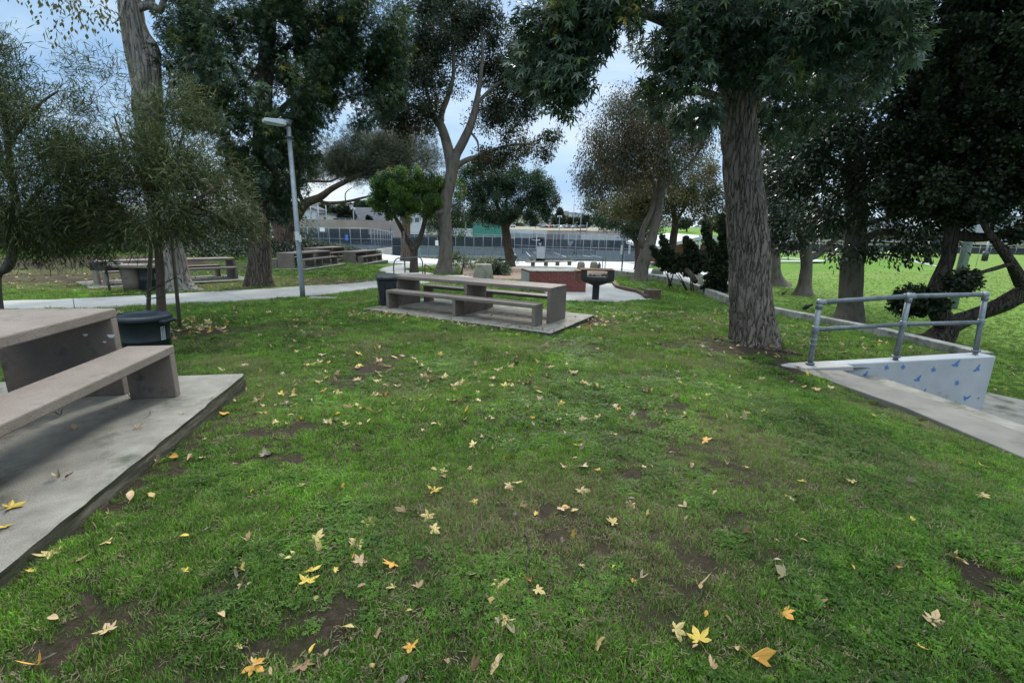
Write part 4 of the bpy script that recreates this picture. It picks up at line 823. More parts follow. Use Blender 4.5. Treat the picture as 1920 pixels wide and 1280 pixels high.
def T_spray(seed=2, w=.16):
    v = []; f = []
    for a, Lb in ((-.8, .6), (-.4, .85), (0, 1), (.4, .85), (.8, .6)):
        b = len(v); c, s = math.cos(a), math.sin(a); v += [(0, 0, 0), (c * .5 * Lb + s * w, s * .5 * Lb - c * w, .04), (c * Lb, s * Lb, -.06), (c * .5 * Lb - s * w, s * .5 * Lb + c * w, .04)]; f.append((b, b + 1, b + 2, b + 3))
    return np.array(v), np.array(f)
def nrm(a): return a / np.maximum(np.linalg.norm(a, axis=-1, keepdims=True), 1e-9)
def foliage(name, parent, C, ctr, per, crad, tmpl, size, mat, out=.5, rnd=1.0, down=.3, upn=.8, crnd=.45, flat=1.0, R=RS, szvar=.35):
    V0, F0 = tmpl; n = len(C) * per; ci = np.repeat(np.arange(len(C)), per)
    off = nrm(R.randn(n, 3)) * (R.rand(n, 1) ** .45) * crad * (.6 + .8 * R.rand(len(C))[ci])[:, None]; off[:, 2] *= flat
    P = C[ci] + off; o = nrm(C[ci] - ctr) * out
    t = nrm(o + nrm(off) * .5 + R.randn(n, 3) * rnd * .45 + np.array([0, 0, -down])); nn = R.randn(n, 3) * .5 + np.array([0, 0, upn]); s = nrm(np.cross(nn, t)); nn = np.cross(t, s)
    sz = size * (1 + szvar * (R.rand(n) * 2 - 1))
    V = P[:, None] + sz[:, None, None] * (V0[None, :, 0:1] * t[:, None] + V0[None, :, 1:2] * s[:, None] + V0[None, :, 2:3] * nn[:, None])
    k = len(V0); Fa = (F0[None] + (np.arange(n) * k)[:, None, None]).reshape(-1, F0.shape[1])
    r = (1 - crnd) * R.rand(n) + crnd * R.rand(len(C))[ci]
    return mesh_np(name, V.reshape(-1, 3), Fa, mat, parent, smooth=False, fattr={'rnd': np.repeat(r, len(F0))})
def lobes_pts(lobes, R=RS, hollow=.45, gap=0, gs=.8):
    out_ = []
    for (px, py, Y, rx, ry, rd, n) in lobes:
        c = aty(px, py, Y); d = Vector(ray(px, py)); k = Y / d[1]; sc = k / F
        u = nrm(R.randn(n, 3)) * (R.rand(n, 1) ** hollow); P = np.array(c)[None] + u * np.array([rx * sc, rd, ry * sc])[None]; out_.append(P)
    P = np.concatenate(out_)
    if gap: q = fbm(P[:, 0] / gs + P[:, 1] * .7, P[:, 2] / gs + P[:, 1] * .5, 77, 2); P = P[q > gap]
    return P
def catmull(P, rad, seg):
    P = [Vector(p) for p in P]; out_ = []; rr = []
    for i in range(len(P) - 1):
        p0, p1, p2, p3 = P[max(i - 1, 0)], P[i], P[i + 1], P[min(i + 2, len(P) - 1)]
        for k in range(seg):
            t = k / seg; out_.append(.5 * ((2 * p1) + (p2 - p0) * t + (2 * p0 - 5 * p1 + 4 * p2 - p3) * t * t + (3 * p1 - p0 - 3 * p2 + p3) * t ** 3)); rr.append(rad[i] * (1 - t) + rad[i + 1] * t)
    return out_ + [P[-1]], rr + [rad[-1]]
def limb(paths, name, mat, parent, n=14, seg=6, ridge=0.0, rfreq=9, flare=0.0, lump=.06, zf=2.0):
    """paths: list of [(point, radius), ...]; one bark mesh"""
    AV, AF = [], []; base = 0; sam = []
    for pi, path in enumerate(paths):
        P, r = catmull([p for p, _ in path], [q for _, q in path], seg); nn_ = n if pi == 0 else max(8, n // 2)
        if ridge and pi == 0: nn_ = n
        m = len(P); px = None; V = np.zeros((m, nn_, 3)); acc = 0
        for i, p in enumerate(P):
            t = (P[min(i + 1, m - 1)] - P[max(i - 1, 0)]).normalized()
            if px is None: px = (Vector((0, 1, 0)) - t * t.y).normalized() if abs(t.y) < .9 else Vector((1, 0, 0))
            px = (px - t * px.dot(t)).normalized(); py = t.cross(px)
            if i: acc += (p - P[i - 1]).length
            a = np.linspace(0, 2 * np.pi, nn_, endpoint=False); rad = np.full(nn_, r[i])
            rad = rad * (1 + lump * (vnoise(np.cos(a) * 1.5 + 5, np.sin(a) * 1.5 + acc * zf, 9 + pi) - .5) * 2)
            if ridge and pi == 0:
                w = a + .25 * (vnoise(np.full(nn_, acc * 1.6), a * 1.2, 12) - .5); rid = np.abs(vnoise(w * rfreq, np.full(nn_, acc * 2.4) + np.floor(w * rfreq) * 7.3 * 0, 4) - .5) * 2; rid = rid ** .6
                rad = rad + ridge * (rid - .6) * min(1, r[i] / .2)
            if flare and pi == 0: rad = rad * (1 + flare * math.exp(-acc / .28) * (1 + .5 * np.cos(a * 5 + 1)))
            V[i] = np.array(p)[None] + np.cos(a)[:, None] * rad[:, None] * np.array(px)[None] + np.sin(a)[:, None] * rad[:, None] * np.array(py)[None]
        idx = np.arange(m * nn_).reshape(m, nn_) + base; nx = np.roll(idx, -1, 1)
        AF.append(np.stack([idx[:-1], nx[:-1], nx[1:], idx[1:]], -1).reshape(-1, 4)); AV.append(V.reshape(-1, 3)); base += m * nn_; sam += [(tuple(P[i]), r[i]) for i in range(m)]
    o = mesh_np(name, np.concatenate(AV), np.concatenate(AF), mat, parent); return o, sam
def twigs(name, parent, C, nodes, mat, r0=.02, minr=.004, sag=.0, maxr=.3, R=RS, jit=.12):
    nod = [np.array(p) for p, r in nodes]; NR = [min(r, r0) for p, r in nodes]; A = np.array(nod); RR = list(NR)
    d0 = np.array([np.min(((A - c) ** 2).sum(1)) for c in C]); order = np.argsort(d0); V = []; Fs = []; base = 0; pts = list(A)
    arr = np.zeros((len(A) + len(C) * 4, 3)); arr[:len(A)] = A; cnt = len(A); rad = np.zeros(len(arr)); rad[:cnt] = NR
    for i in order:
        c = C[i]; j_ = np.argmin(((arr[:cnt] - c) ** 2).sum(1)); s = arr[j_]; L_ = np.linalg.norm(c - s); ra = max(minr, rad[j_] * .8); rb = max(minr * .6, ra * .45)
        ks = [0, .33, .67, 1.0]; P = [s + (c - s) * k + (R.randn(3) * jit * L_ * (1 if 0 < k < 1 else 0)) + np.array([0, 0, sag * L_ * math.sin(k * 3.14)]) for k in ks]; rr = [ra + (rb - ra) * k for k in ks]
        d = nrm(c - s); u = nrm(np.cross(d, [0.3, .2, .93])); w = np.cross(d, u)
        for p, q in zip(P, rr):
            for a in (0, 2.094, 4.189): V.append(p + (u * math.cos(a) + w * math.sin(a)) * q)
        for k in range(3):
            for a in range(3): Fs.append((base + 3 * k + a, base + 3 * k + (a + 1) % 3, base + 3 * k + 3 + (a + 1) % 3, base + 3 * k + 3 + a))
        base += 12
        for p, q in zip(P[1:], rr[1:]): arr[cnt] = p; rad[cnt] = q; cnt += 1
    return mesh_np(name, np.array(V), np.array(Fs), mat, parent)
def pp(*a):   # traced limb: (px, py, distance, radius)
    return [(aty(x, y, Y), r) for x, y, Y, r in a]
BK = {'gum': barkmat('furrowed_grey_bark', (.026, .020, .016), (.205, .172, .142), 15, .17, 1.0, .04), 'pale': barkmat('pale_smooth_bark', (.06, .050, .042), (.155, .135, .115), 6, .35, .5, .012, True),
      'brown': barkmat('brown_bark', (.022, .017, .013), (.125, .10, .08), 13, .14), 'red': barkmat('reddish_bark', (.03, .022, .017), (.15, .108, .084), 9, .16), 'dark': barkmat('dark_bark', (.014, .011, .009), (.07, .058, .048), 11, .2),
      'mid': barkmat('grey_brown_bark', (.045, .038, .032), (.135, .115, .098), 7, .4, .6, .012, True), 'palef': barkmat('pale_furrowed_bark', (.055, .047, .04), (.235, .21, .185), 8, .10, 1.0, .03), 'sap': pmat('reddish_sapling_bark', [(.09, .055, .04), (.15, .10, .075)], 12, .9, .4, 50)}
G1 = lambda a, b, c, y=None: [(0, a), (.55, b), (.97, c)] + ([(.985, y)] if y else [])
LM = {'gum': leafmat('sweetgum_leaf', [(0, (.022, .044, .024)), (.5, (.036, .066, .036)), (.85, (.060, .105, .04)), (.965, (.11, .17, .03)), (.985, (.35, .22, .03))], .22, .38, .45),
      'gum2': leafmat('sweetgum_leaf_green', [(0, (.012, .024, .009)), (.5, (.023, .044, .015)), (.88, (.060, .105, .024)), (.985, (.35, .24, .03))], .25, .5, .3),
      'sap': leafmat('narrow_leaf', [(0, (.022, .032, .009)), (.5, (.050, .068, .018)), (.9, (.11, .135, .044)), (.99, (.34, .18, .04))], .25, .5, .3),
      'grey': leafmat('grey_green_leaf', [(0, (.020, .030, .016)), (.6, (.038, .054, .028)), (1, (.066, .072, .040))], .2),
      'dark': leafmat('dark_leaf', [(0, (.009, .015, .008)), (.6, (.020, .032, .014)), (1, (.045, .066, .024))], .12, .5, .3),
      'mag': leafmat('magnolia_leaf', [(0, (.012, .022, .012)), (.6, (.024, .042, .02)), (1, (.05, .075, .035))], .12, .32, .5),
      'round': leafmat('bright_round_leaf', [(0, (.028, .070, .010)), (.5, (.06, .13, .018)), (1, (.15, .25, .035))], .3),
      'pitt': leafmat('deep_green_leaf', [(0, (.014, .036, .018)), (.6, (.026, .060, .027)), (1, (.045, .095, .036))], .2),
      'brown': leafmat('browning_leaf', [(0, (.055, .042, .022)), (.5, (.095, .070, .035)), (1, (.14, .12, .05))], .25),
      'olive': leafmat('olive_leaf', [(0, (.045, .050, .014)), (.6, (.085, .085, .022)), (1, (.16, .13, .03))], .3),
      'pine': leafmat('pine_needles', [(0, (.014, .028, .011)), (.6, (.028, .046, .018)), (1, (.052, .068, .030))], .1),
      'far': leafmat('distant_leaf', [(0, (.035, .048, .028)), (.6, (.06, .078, .042)), (1, (.09, .10, .055))], .2),
      'bush': leafmat('variegated_leaf', [(0, (.04, .065, .02)), (.6, (.10, .13, .05)), (1, (.24, .25, .13))], .2),
      'hedge': leafmat('hedge_leaf', [(0, (.014, .022, .01)), (.6, (.03, .04, .018)), (1, (.06, .075, .03))], .15), 'ivy': leafmat('ivy_leaf', [(0, (.012, .018, .010)), (.6, (.024, .034, .018)), (1, (.05, .055, .035))], .1)}
STAR, STRIP, OVAL, TUFT, SPRAY = T_star(), T_strip(.045, .28), T_oval(.26), T_tuft(), T_spray()
def tree(name, label, base, paths, lobes, leaf, bark, per=20, crad=.35, tmpl=OVAL, size=.09, group=None, hollow=.45, gap=0, gs=.8, tw=.02, twr=1.0, ridge=0, n=16, seg=6, flare=.25, cat='tree', center=None, fo={}, extra=None, rfreq=9, sag=0, lump=.06):
    t = thing(name, label, cat, tuple(base), 0, group)
    tr, nodes = limb(paths, 'trunk', BK[bark], None, n, seg, ridge, rfreq, flare, lump)
    C = lobes_pts(lobes, hollow=hollow, gap=gap, gs=gs)
    if extra is not None: C = np.concatenate([C, extra])
    ctr = C.mean(0) if center is None else np.array(center); ctr = ctr - np.array([0, 0, .6])
    obs = [tr]
    if tw:
        k = C if twr >= 1 else C[RS.rand(len(C)) < twr]; obs.append(twigs('branches', None, k, nodes, BK[bark], tw, sag=sag))
    if not isinstance(leaf, list): leaf = [(leaf, 1.0)]
    a = 0; idx = RS.permutation(len(C))
    for lf, fr in leaf:
        b = int(round(a + fr * len(C))); obs.append(foliage('crown' if lf == leaf[0][0] else 'crown_patch', None, C[idx[a:b]], ctr, per, crad, tmpl, size, LM[lf], **fo)); a = b
    for o in obs: o.parent = t; o.matrix_parent_inverse = Matrix.Translation(-Vector(base))
    return t
# ---------------------------------------------------------------- the near sweetgum at the right
b = on(1412, 641); Yb = b.y
tree('sweetgum_tree', 'big sweetgum with deeply furrowed grey trunk standing left of the pipe railing', b,
     [[(b - Vector((-.03, 0, .25)), .40), (b + Vector((0, 0, .12)), .375)] + pp((1406, 560, Yb, .345), (1404, 470, Yb, .33), (1397, 380, Yb, .315), (1389, 290, Yb, .285), (1383, 200, Yb, .265), (1370, 100, Yb, .24), (1352, 0, Yb, .21), (1335, -120, Yb, .17), (1320, -260, Yb, .12), (1310, -420, Yb, .06)),
      pp((1384, 215, Yb, .13), (1450, 150, Yb - .5, .09), (1540, 110, Yb - 1.2, .06), (1640, 90, Yb - 1.6, .03)), pp((1375, 120, Yb, .14), (1290, 60, Yb - .5, .09), (1190, 20, Yb - 1, .06), (1090, 10, Yb - 1.2, .03)),
      pp((1380, 180, Yb, .1), (1440, 210, Yb + 1, .07), (1520, 200, Yb + 1.8, .04)), pp((1355, 10, Yb, .14), (1430, -80, Yb, .1), (1560, -160, Yb, .05)), pp((1350, -20, Yb, .12), (1250, -120, Yb, .09), (1120, -200, Yb, .05)),
      pp((1378, 200, Yb, .08), (1310, 170, Yb - .4, .06), (1262, 175, Yb - .6, .03))],
     [(1062, 30, 6.6, 80, 95, .9, 88), (1150, 30, 6.4, 70, 65, .9, 70), (1060, 150, 6.5, 60, 70, .5, 36), (1110, 130, 6.5, 60, 50, .5, 28), (1078, 230, 6.5, 30, 52, .35, 16), (1000, 115, 6.8, 32, 50, .4, 14), (1310, 40, 7.0, 58, 90, .9, 55), (1275, 125, 7.2, 70, 90, .8, 62), (1310, 190, 7.2, 50, 60, .5, 34),
      (1420, 55, 7.0, 120, 90, 1.0, 100), (1480, 110, 6.6, 110, 60, .9, 70), (1590, 50, 6.5, 120, 65, 1.0, 90), (1640, 100, 6.3, 80, 45, .8, 40), (1500, 160, 8.6, 130, 80, 1.2, 75), (1580, 140, 8.6, 70, 60, 1, 24), (1350, 60, 9.4, 130, 90, 1, 60), (1460, 230, 9.3, 90, 45, .9, 30),
      (1300, -150, 7.5, 330, 180, 2.5, 160), (1500, -150, 8.5, 300, 180, 2.5, 110), (1300, -420, 8, 260, 180, 2.2, 70)],
     [('gum', .7), ('gum2', .3)], 'gum', per=34, crad=.22, tmpl=STAR, size=.10, ridge=.034, n=170, seg=26, flare=.42, tw=.022, fo=dict(out=.4, down=.55, upn=.7, crnd=.35, szvar=.5), gap=.43, gs=.55, rfreq=7, lump=.04)
# surface root and worn soil lip
m = MB(); P = [on(1340, 636), on(1400, 648), on(1450, 657), on(1490, 664), on(1505, 668)]; m.tube([p + Vector((0, 0, .01)) for p in P], [.03, .05, .045, .03, .012], 10); o = m.build('surface_root', BK['brown']); tag(o, 'dark exposed root lying across the soil in front of the big sweetgum', 'root')
# ---------------------------------------------------------------- left sweetgum
b = on(487, 537)
tree('sweetgum_tree', 'large dark leafy sweetgum left of the light pole', b,
     [[(b - Vector((0, 0, .2)), .42), (b + Vector((0, 0, .15)), .40)] + pp((487, 480, b.y, .35), (488, 400, b.y, .30), (490, 300, b.y, .28), (495, 180, b.y, .25), (505, 40, b.y, .2), (515, -120, b.y, .15), (520, -300, b.y, .08)),
      pp((489, 330, b.y, .1), (420, 260, b.y - .5, .07), (370, 180, b.y - .8, .04)), pp((492, 240, b.y, .12), (570, 170, b.y, .08), (660, 120, b.y, .05), (720, 90, b.y, .03)), pp((492, 200, b.y, .1), (420, 110, b.y, .06), (360, 40, b.y, .03)), pp((500, 120, b.y, .1), (600, 40, b.y, .07), (700, -20, b.y, .04))],
     [(430, 110, 15.6, 100, 125, 2.2, 170), (540, 110, 15.2, 110, 130, 2.4, 190), (640, 90, 15.5, 110, 110, 2.2, 160), (700, 120, 15.6, 55, 85, 1.4, 85), (725, 50, 15.6, 42, 70, 1.4, 50), (680, 40, 15.6, 62, 60, 1.6, 65), (680, 180, 15.6, 60, 40, 1.4, 40), (450, 250, 15.8, 80, 90, 1.8, 100), (555, 245, 15.6, 65, 80, 1.7, 80), (500, 330, 16, 65, 45, 1.5, 45), (440, 340, 16.2, 55, 45, 1.3, 32), (600, 215, 15.6, 55, 50, 1.5, 45), (665, 210, 15.6, 35, 40, 1.2, 16),
      (385, 60, 15.4, 60, 70, 1.5, 45), (550, -100, 16, 260, 140, 3.2, 210), (530, -330, 16, 180, 150, 3, 80), (535, 385, 16.5, 40, 28, .8, 14), (372, 200, 15.6, 38, 60, 1, 22)],
     [('gum2', .75), ('gum', .25)], 'brown', per=66, crad=.38, tmpl=STAR, size=.125, ridge=.02, n=60, seg=10, flare=.5, tw=.035, fo=dict(out=.4, down=.55, upn=.7, szvar=.5), gap=.44, gs=1.0)
# ---------------------------------------------------------------- sapling with narrow leaves, tied to stakes
b = on(305, 628); zb = b.y
tree('sapling_tree', 'bushy narrow-leaved sapling tied between two stakes behind the dark blue bin', b,
     [[(b - Vector((0, 0, .15)), .070), (b, .066)] + pp((302, 560, zb, .06), (298, 480, zb, .056), (293, 400, zb, .05), (290, 320, zb, .04), (296, 240, zb, .03), (300, 180, zb, .015)),
      pp((297, 470, zb, .04), (240, 410, zb - .4, .03), (180, 350, zb - .6, .018)), pp((296, 450, zb, .04), (350, 390, zb - .3, .03), (420, 340, zb - .4, .016)), pp((293, 400, zb, .03), (330, 300, zb, .02), (350, 220, zb, .012)), pp((292, 380, zb, .03), (240, 290, zb, .02), (215, 220, zb, .012))],
     [(250, 350, zb - .2, 130, 110, 1.1, 150), (360, 370, zb - .3, 105, 85, .9, 120), (425, 420, zb - .1, 48, 55, .5, 30), (300, 270, zb, 110, 75, .9, 90), (345, 215, zb, 60, 60, .6, 36), (300, 430, zb - .4, 110, 45, .7, 52), (190, 430, zb - .2, 70, 55, .6, 34), (390, 285, zb, 40, 45, .5, 22), (235, 200, zb, 60, 40, .5, 24), (170, 118, zb, 40, 14, .3, 7), (215, 140, zb, 25, 20, .3, 6)],
     'sap', 'sap', per=80, crad=.25, tmpl=STRIP, size=.108, n=20, flare=.3, tw=.010, fo=dict(out=.7, down=.2, upn=.5, rnd=1.3), gap=.34, gs=.55)
# the same kind at the far left edge
b2 = on(5, 512) if False else aty(-6, 500, 7.4)
b2 = Vector((b2.x, b2.y, g(b2.x, b2.y)))
tree('sapling_tree', 'wide feathery narrow-leaved tree hanging in from the left edge of the frame', b2,
     [[(b2 - Vector((.25, 0, .15)), .09), (b2 - Vector((.2, 0, -.1)), .085)] + pp((-10, 520, 7.4, .075), (14, 500, 7.3, .07), (24, 470, 7.2, .062), (30, 400, 7, .05), (20, 320, 6.8, .04), (10, 230, 6.6, .03), (0, 150, 6.6, .015)),
      pp((28, 430, 7, .035), (80, 350, 6.8, .025), (150, 300, 6.7, .014)), pp((24, 340, 6.8, .035), (-40, 260, 6.6, .02), (-100, 200, 6.5, .012)), pp((16, 270, 6.7, .03), (70, 200, 6.6, .018), (110, 170, 6.6, .01))],
     [(40, 320, 6.8, 130, 120, 1.0, 165), (130, 300, 6.7, 110, 90, .9, 95), (20, 200, 6.6, 90, 85, .8, 70), (95, 210, 6.6, 60, 50, .7, 34), (15, 105, 6.6, 60, 60, .5, 26), (100, 410, 6.9, 110, 65, .8, 80), (20, 430, 6.9, 80, 55, .7, 46), (-90, 260, 6.6, 90, 150, .9, 60), (70, 470, 7.1, 34, 25, .4, 8), (145, 465, 7.1, 24, 24, .4, 7), (180, 250, 7.0, 50, 50, .5, 22)],
     'sap', 'mid', per=80, crad=.25, tmpl=STRIP, size=.104, n=20, flare=.3, tw=.010, fo=dict(out=.7, down=.2, upn=.5, rnd=1.3), gap=.34, gs=.55)
for (pb, pt, r, lb) in (((275, 612), (287, 395), .034, 'left wooden stake of the sapling'), ((337, 614), (318, 400), .030, 'right wooden stake of the sapling')):
    p = on(*pb); q = aty(pt[0], pt[1], p.y); m = MB(); m.tube([p - Vector((0, 0, .1)), p.lerp(q, .5), q], [r, r * .97, r * .93], 12); tag(m.build('tree_stake', M_['wood']), lb, 'stake')
s0, s1 = on(275, 612), on(337, 614); m = MB()
def sy(px, py, Y): return aty(px, py, Y)
ty = on(305, 628).y
m.tube([sy(272, 553, s0.y - .06), sy(277, 560, s0.y - .08), sy(295, 558, ty - .12), sy(308, 552, ty - .12), sy(314, 540, ty - .05)], .009, 8)
tie = thing('tree_tie', 'green hose tie looped round the sapling and its stakes', 'tie', tuple(on(305, 628))); _tp = Matrix.Translation(-tie.location)
def _tb():
    global m
    o = m.build('hose_loop', M_['hose']); o.parent = tie; o.matrix_parent_inverse = _tp; m = MB()
_tb(); m.tube([sy(279, 544, s0.y - .06), sy(290, 538, ty - .10), sy(300, 535, ty - .1), sy(318, 526, s1.y - .02), sy(331, 519, s1.y - .05), sy(338, 523, s1.y + .04), sy(342, 530, s1.y + .05)], .009, 8)
_tb(); m.tube([sy(305, 452, ty - .07), sy(312, 449, ty - .05), sy(325, 446, s1.y)], .008, 8)
_tb()
# ---------------------------------------------------------------- tall pale tree behind the sapling
b = on(325, 543); Y = b.y
tree('tall_tree', 'tall pale-barked tree with forked upper trunk rising behind the sapling', b,
     [[(b + Vector((.1, 0, -.2)), .55), (b + Vector((.05, 0, .1)), .50)] + pp((322, 500, Y, .40), (312, 440, Y, .36), (296, 370, Y, .35), (284, 300, Y, .36), (280, 230, Y, .36), (276, 180, Y, .37), (272, 135, Y, .37), (258, 80, Y, .32), (246, 20, Y, .28), (232, -60, Y, .25), (215, -180, Y, .18), (200, -330, Y, .08)),
      pp((286, 160, Y, .2), (290, 120, Y, .16), (288, 92, Y, .15), (268, 62, Y, .15), (252, 15, Y, .14), (238, -60, Y, .10)), pp((248, 20, Y, .1), (285, 10, Y, .09), (300, 20, Y, .085), (310, -10, Y, .07)), pp((258, 12, Y, .05), (282, 2, Y, .045), (284, 22, Y, .04), (300, 35, Y, .03), (318, 55, Y, .015)),
      pp((235, -50, Y, .1), (140, -120, Y, .06), (60, -140, Y, .03)), pp((240, -30, Y, .05), (225, 30, Y - .6, .02), (210, 45, Y - .8, .01)), pp((215, -180, Y, .1), (330, -260, Y, .05))],
     [(60, -60, Y, 70, 40, 1.5, 16), (120, 5, Y - 1, 60, 22, 1.0, 7), (200, 20, Y - 1, 40, 22, .6, 5), (160, -110, Y, 140, 60, 2, 40), (300, -160, Y, 110, 80, 2, 26), (110, 40, Y - 1, 12, 12, .3, 2), (200, -330, Y, 200, 110, 2.5, 50)],
     'olive', 'palef', per=22, crad=.5, tmpl=T_oval(.22), size=.13, n=40, seg=8, flare=.35, tw=.02, fo=dict(down=.7, crnd=.2), lump=.10)
# ---------------------------------------------------------------- umbrella pine with long low limbs
b = on(533, 488); Y = 30.0; b = Vector((aty(533, 485, Y).x, Y, g(aty(533, 485, Y).x, Y)))
tree('pine_tree', 'spreading umbrella pine with thick reddish trunk and a long horizontal limb', b,
     [[(b - Vector((0, 0, .2)), .72), (b + Vector((0, 0, .2)), .68)] + pp((532, 455, Y, .56), (531, 430, Y, .55), (524, 415, Y, .52), (516, 385, Y, .42), (512, 340, Y, .35), (500, 270, Y, .25)),
      pp((538, 428, Y, .4), (556, 405, Y, .32), (572, 382, Y, .28), (600, 370, Y, .22), (625, 352, Y, .17), (660, 335, Y, .12), (690, 320, Y, .06)), pp((592, 372, Y, .12), (610, 380, Y, .1), (645, 379, Y, .09), (680, 371, Y, .07), (712, 362, Y, .03)), pp((570, 384, Y, .12), (560, 355, Y, .10), (575, 340, Y, .09), (620, 340, Y, .06), (640, 325, Y, .04)), pp((648, 378, Y, .04), (648, 362, Y, .03), (660, 352, Y, .02))],
     [(600, 318, 30, 100, 22, 3, 140), (690, 310, 31, 90, 26, 3, 130), (650, 285, 31, 110, 26, 3.4, 110), (760, 290, 32, 75, 50, 3, 130), (560, 300, 30, 60, 30, 2.4, 50), (740, 335, 31, 50, 16, 2, 34), (700, 265, 32, 60, 20, 2, 40)],
     [('pine', .85), ('brown', .15)], 'red', per=52, crad=.62, tmpl=TUFT, size=.20, n=28, flare=.1, tw=.05, fo=dict(out=.2, down=-.5, rnd=1.4), hollow=.4, gap=.34, gs=2.2, sag=-.08)
# ---------------------------------------------------------------- Y-forked round tree, the small dark one behind, and the bare trunk
b = on(776, 512); Y = b.y
tree('round_tree', 'small Y-forked tree with a bright green rounded clumpy crown', b,
     [[(b - Vector((0, 0, .2)), .24)] + pp((776, 500, Y, .21), (776, 475, Y, .19), (775, 466, Y, .2), (762, 445, Y, .13), (748, 420, Y, .11), (735, 395, Y, .08), (728, 370, Y, .05)), pp((776, 470, Y, .16), (788, 445, Y, .13), (796, 415, Y, .11), (797, 390, Y, .08), (800, 365, Y, .05))],
     [(716, 352, Y, 20, 20, .8, 24), (812, 362, Y, 22, 26, .8, 30), (735, 350, Y, 34, 26, 1, 40), (768, 338, Y, 36, 20, 1, 44), (800, 348, Y, 30, 24, 1, 36), (722, 376, Y, 26, 22, .8, 26), (755, 372, Y - .3, 38, 30, 1.1, 62), (792, 380, Y - .3, 34, 24, 1, 40), (748, 398, Y, 34, 16, .8, 26), (706, 378, Y, 14, 14, .5, 9), (800, 395, Y, 18, 10, .5, 8)],
     [('round', .7), ('pitt', .3)], 'brown', per=170, crad=.25, gap=.30, gs=.6, tmpl=OVAL, size=.09, n=20, flare=.25, tw=.03, fo=dict(out=.25, down=-.1, upn=.5, crnd=.7, rnd=2.2), hollow=.28)
b = on(834, 498); 
tree('round_tree', 'dark round-crowned tree half hidden behind the tall forked trunk', (aty(845, 492, 34).x, 34, g(aty(845, 492, 34).x, 34)),
     [[(aty(845, 492, 34), .2)] + pp((845, 470, 34, .18), (842, 440, 34, .14), (838, 420, 34, .1))],
     [(838, 360, 34, 34, 34, 1.4, 50), (830, 400, 34, 40, 34, 1.5, 60), (850, 425, 34, 28, 30, 1.2, 34), (820, 430, 34, 20, 24, 1, 18), (860, 390, 34, 16, 30, 1, 20)],
     [('pitt', .75), ('round', .25)], 'brown', per=80, crad=.38, tmpl=OVAL, size=.11, flare=.2, tw=.03, fo=dict(out=.25, crnd=.7, rnd=2.2), hollow=.28)
b = on(762, 488); Y = 42.0; x = aty(762, 480, Y).x; b = Vector((x, Y, g(x, Y)))
tree('pine_tree', 'straight reddish-trunked pine behind the Y-forked tree', b,
     [[(b - Vector((0, 0, .2)), .62)] + pp((761, 470, Y, .46), (761, 430, Y, .40), (763, 380, Y, .36), (762, 300, Y, .25), (765, 250, Y, .15))],
     [(765, 275, Y, 60, 30, 3, 60), (800, 300, Y, 40, 22, 2, 30), (730, 262, Y, 40, 20, 2, 26)], [('pine', .6), ('brown', .4)], 'red', per=32, crad=.8, tmpl=TUFT, size=.26, n=20, flare=.25, tw=.05, gap=.35, gs=2)
# ---------------------------------------------------------------- tall forked tree in the centre
b = on(832, 514); Y = b.y
tree('tall_tree', 'tall tree with a smooth grey trunk forking high above the middle of the picnic table', b,
     [[(b - Vector((.05, 0, .2)), .50), (b + Vector((-.02, 0, .1)), .46)] + pp((835, 480, Y, .34), (836, 440, Y, .32), (834, 415, Y, .33), (833, 385, Y, .37), (838, 365, Y, .32), (846, 330, Y, .31), (846, 310, Y, .30), (838, 270, Y, .25), (826, 235, Y, .22), (808, 215, Y, .17), (775, 200, Y, .11), (740, 190, Y, .07)),
      pp((849, 322, Y, .26), (856, 290, Y, .23), (872, 258, Y, .21), (886, 225, Y, .19), (893, 195, Y, .15), (900, 150, Y, .1), (905, 100, Y, .07), (900, 40, Y, .04)), pp((826, 238, Y, .16), (829, 210, Y, .15), (840, 180, Y, .12), (850, 140, Y, .09), (850, 80, Y, .06)),
      pp((852, 315, Y, .17), (872, 302, Y, .13), (900, 292, Y, .11), (930, 280, Y, .09), (960, 272, Y, .06), (1000, 270, Y, .03)), pp((880, 245, Y, .07), (895, 265, Y, .05), (897, 285, Y, .03)), pp((838, 385, Y, .16), (826, 397, Y - .35, .12), (815, 396, Y - .5, .12)), pp((812, 216, Y, .1), (800, 170, Y, .07), (790, 110, Y, .04)), pp((893, 195, Y, .1), (930, 160, Y, .07), (970, 140, Y, .04))],
     [(850, 60, Y, 95, 80, 2.4, 190), (795, 140, Y, 85, 80, 2, 160), (905, 110, Y, 90, 80, 2.2, 180), (970, 150, Y, 66, 60, 1.8, 100), (870, 190, Y, 95, 50, 2, 130), (960, 210, Y, 60, 30, 1.6, 56), (780, 230, Y, 60, 30, 1.5, 40), (990, 280, Y, 55, 26, 1.4, 80), (1020, 300, Y, 36, 24, 1.2, 34), (940, 300, Y, 55, 20, 1.3, 34), (1000, 330, Y, 36, 24, 1.2, 22), (1035, 262, Y, 18, 12, .6, 7), (830, -60, Y, 130, 90, 3, 110), (730, 215, Y, 40, 20, 1, 18), (1050, 345, Y, 12, 8, .4, 4), (1040, 345, Y, 20, 10, .5, 6), (840, 20, Y, 60, 30, 1.5, 30), (960, 250, Y, 50, 16, 1, 20)],
     [('grey', .9), ('brown', .1)], 'pale', per=170, crad=.48, tmpl=T_oval(.18), size=.155, n=36, seg=8, flare=.22, tw=.04, fo=dict(out=.3, down=.1, rnd=1.5), gap=.43, gs=1.5, hollow=.5, lump=.08)
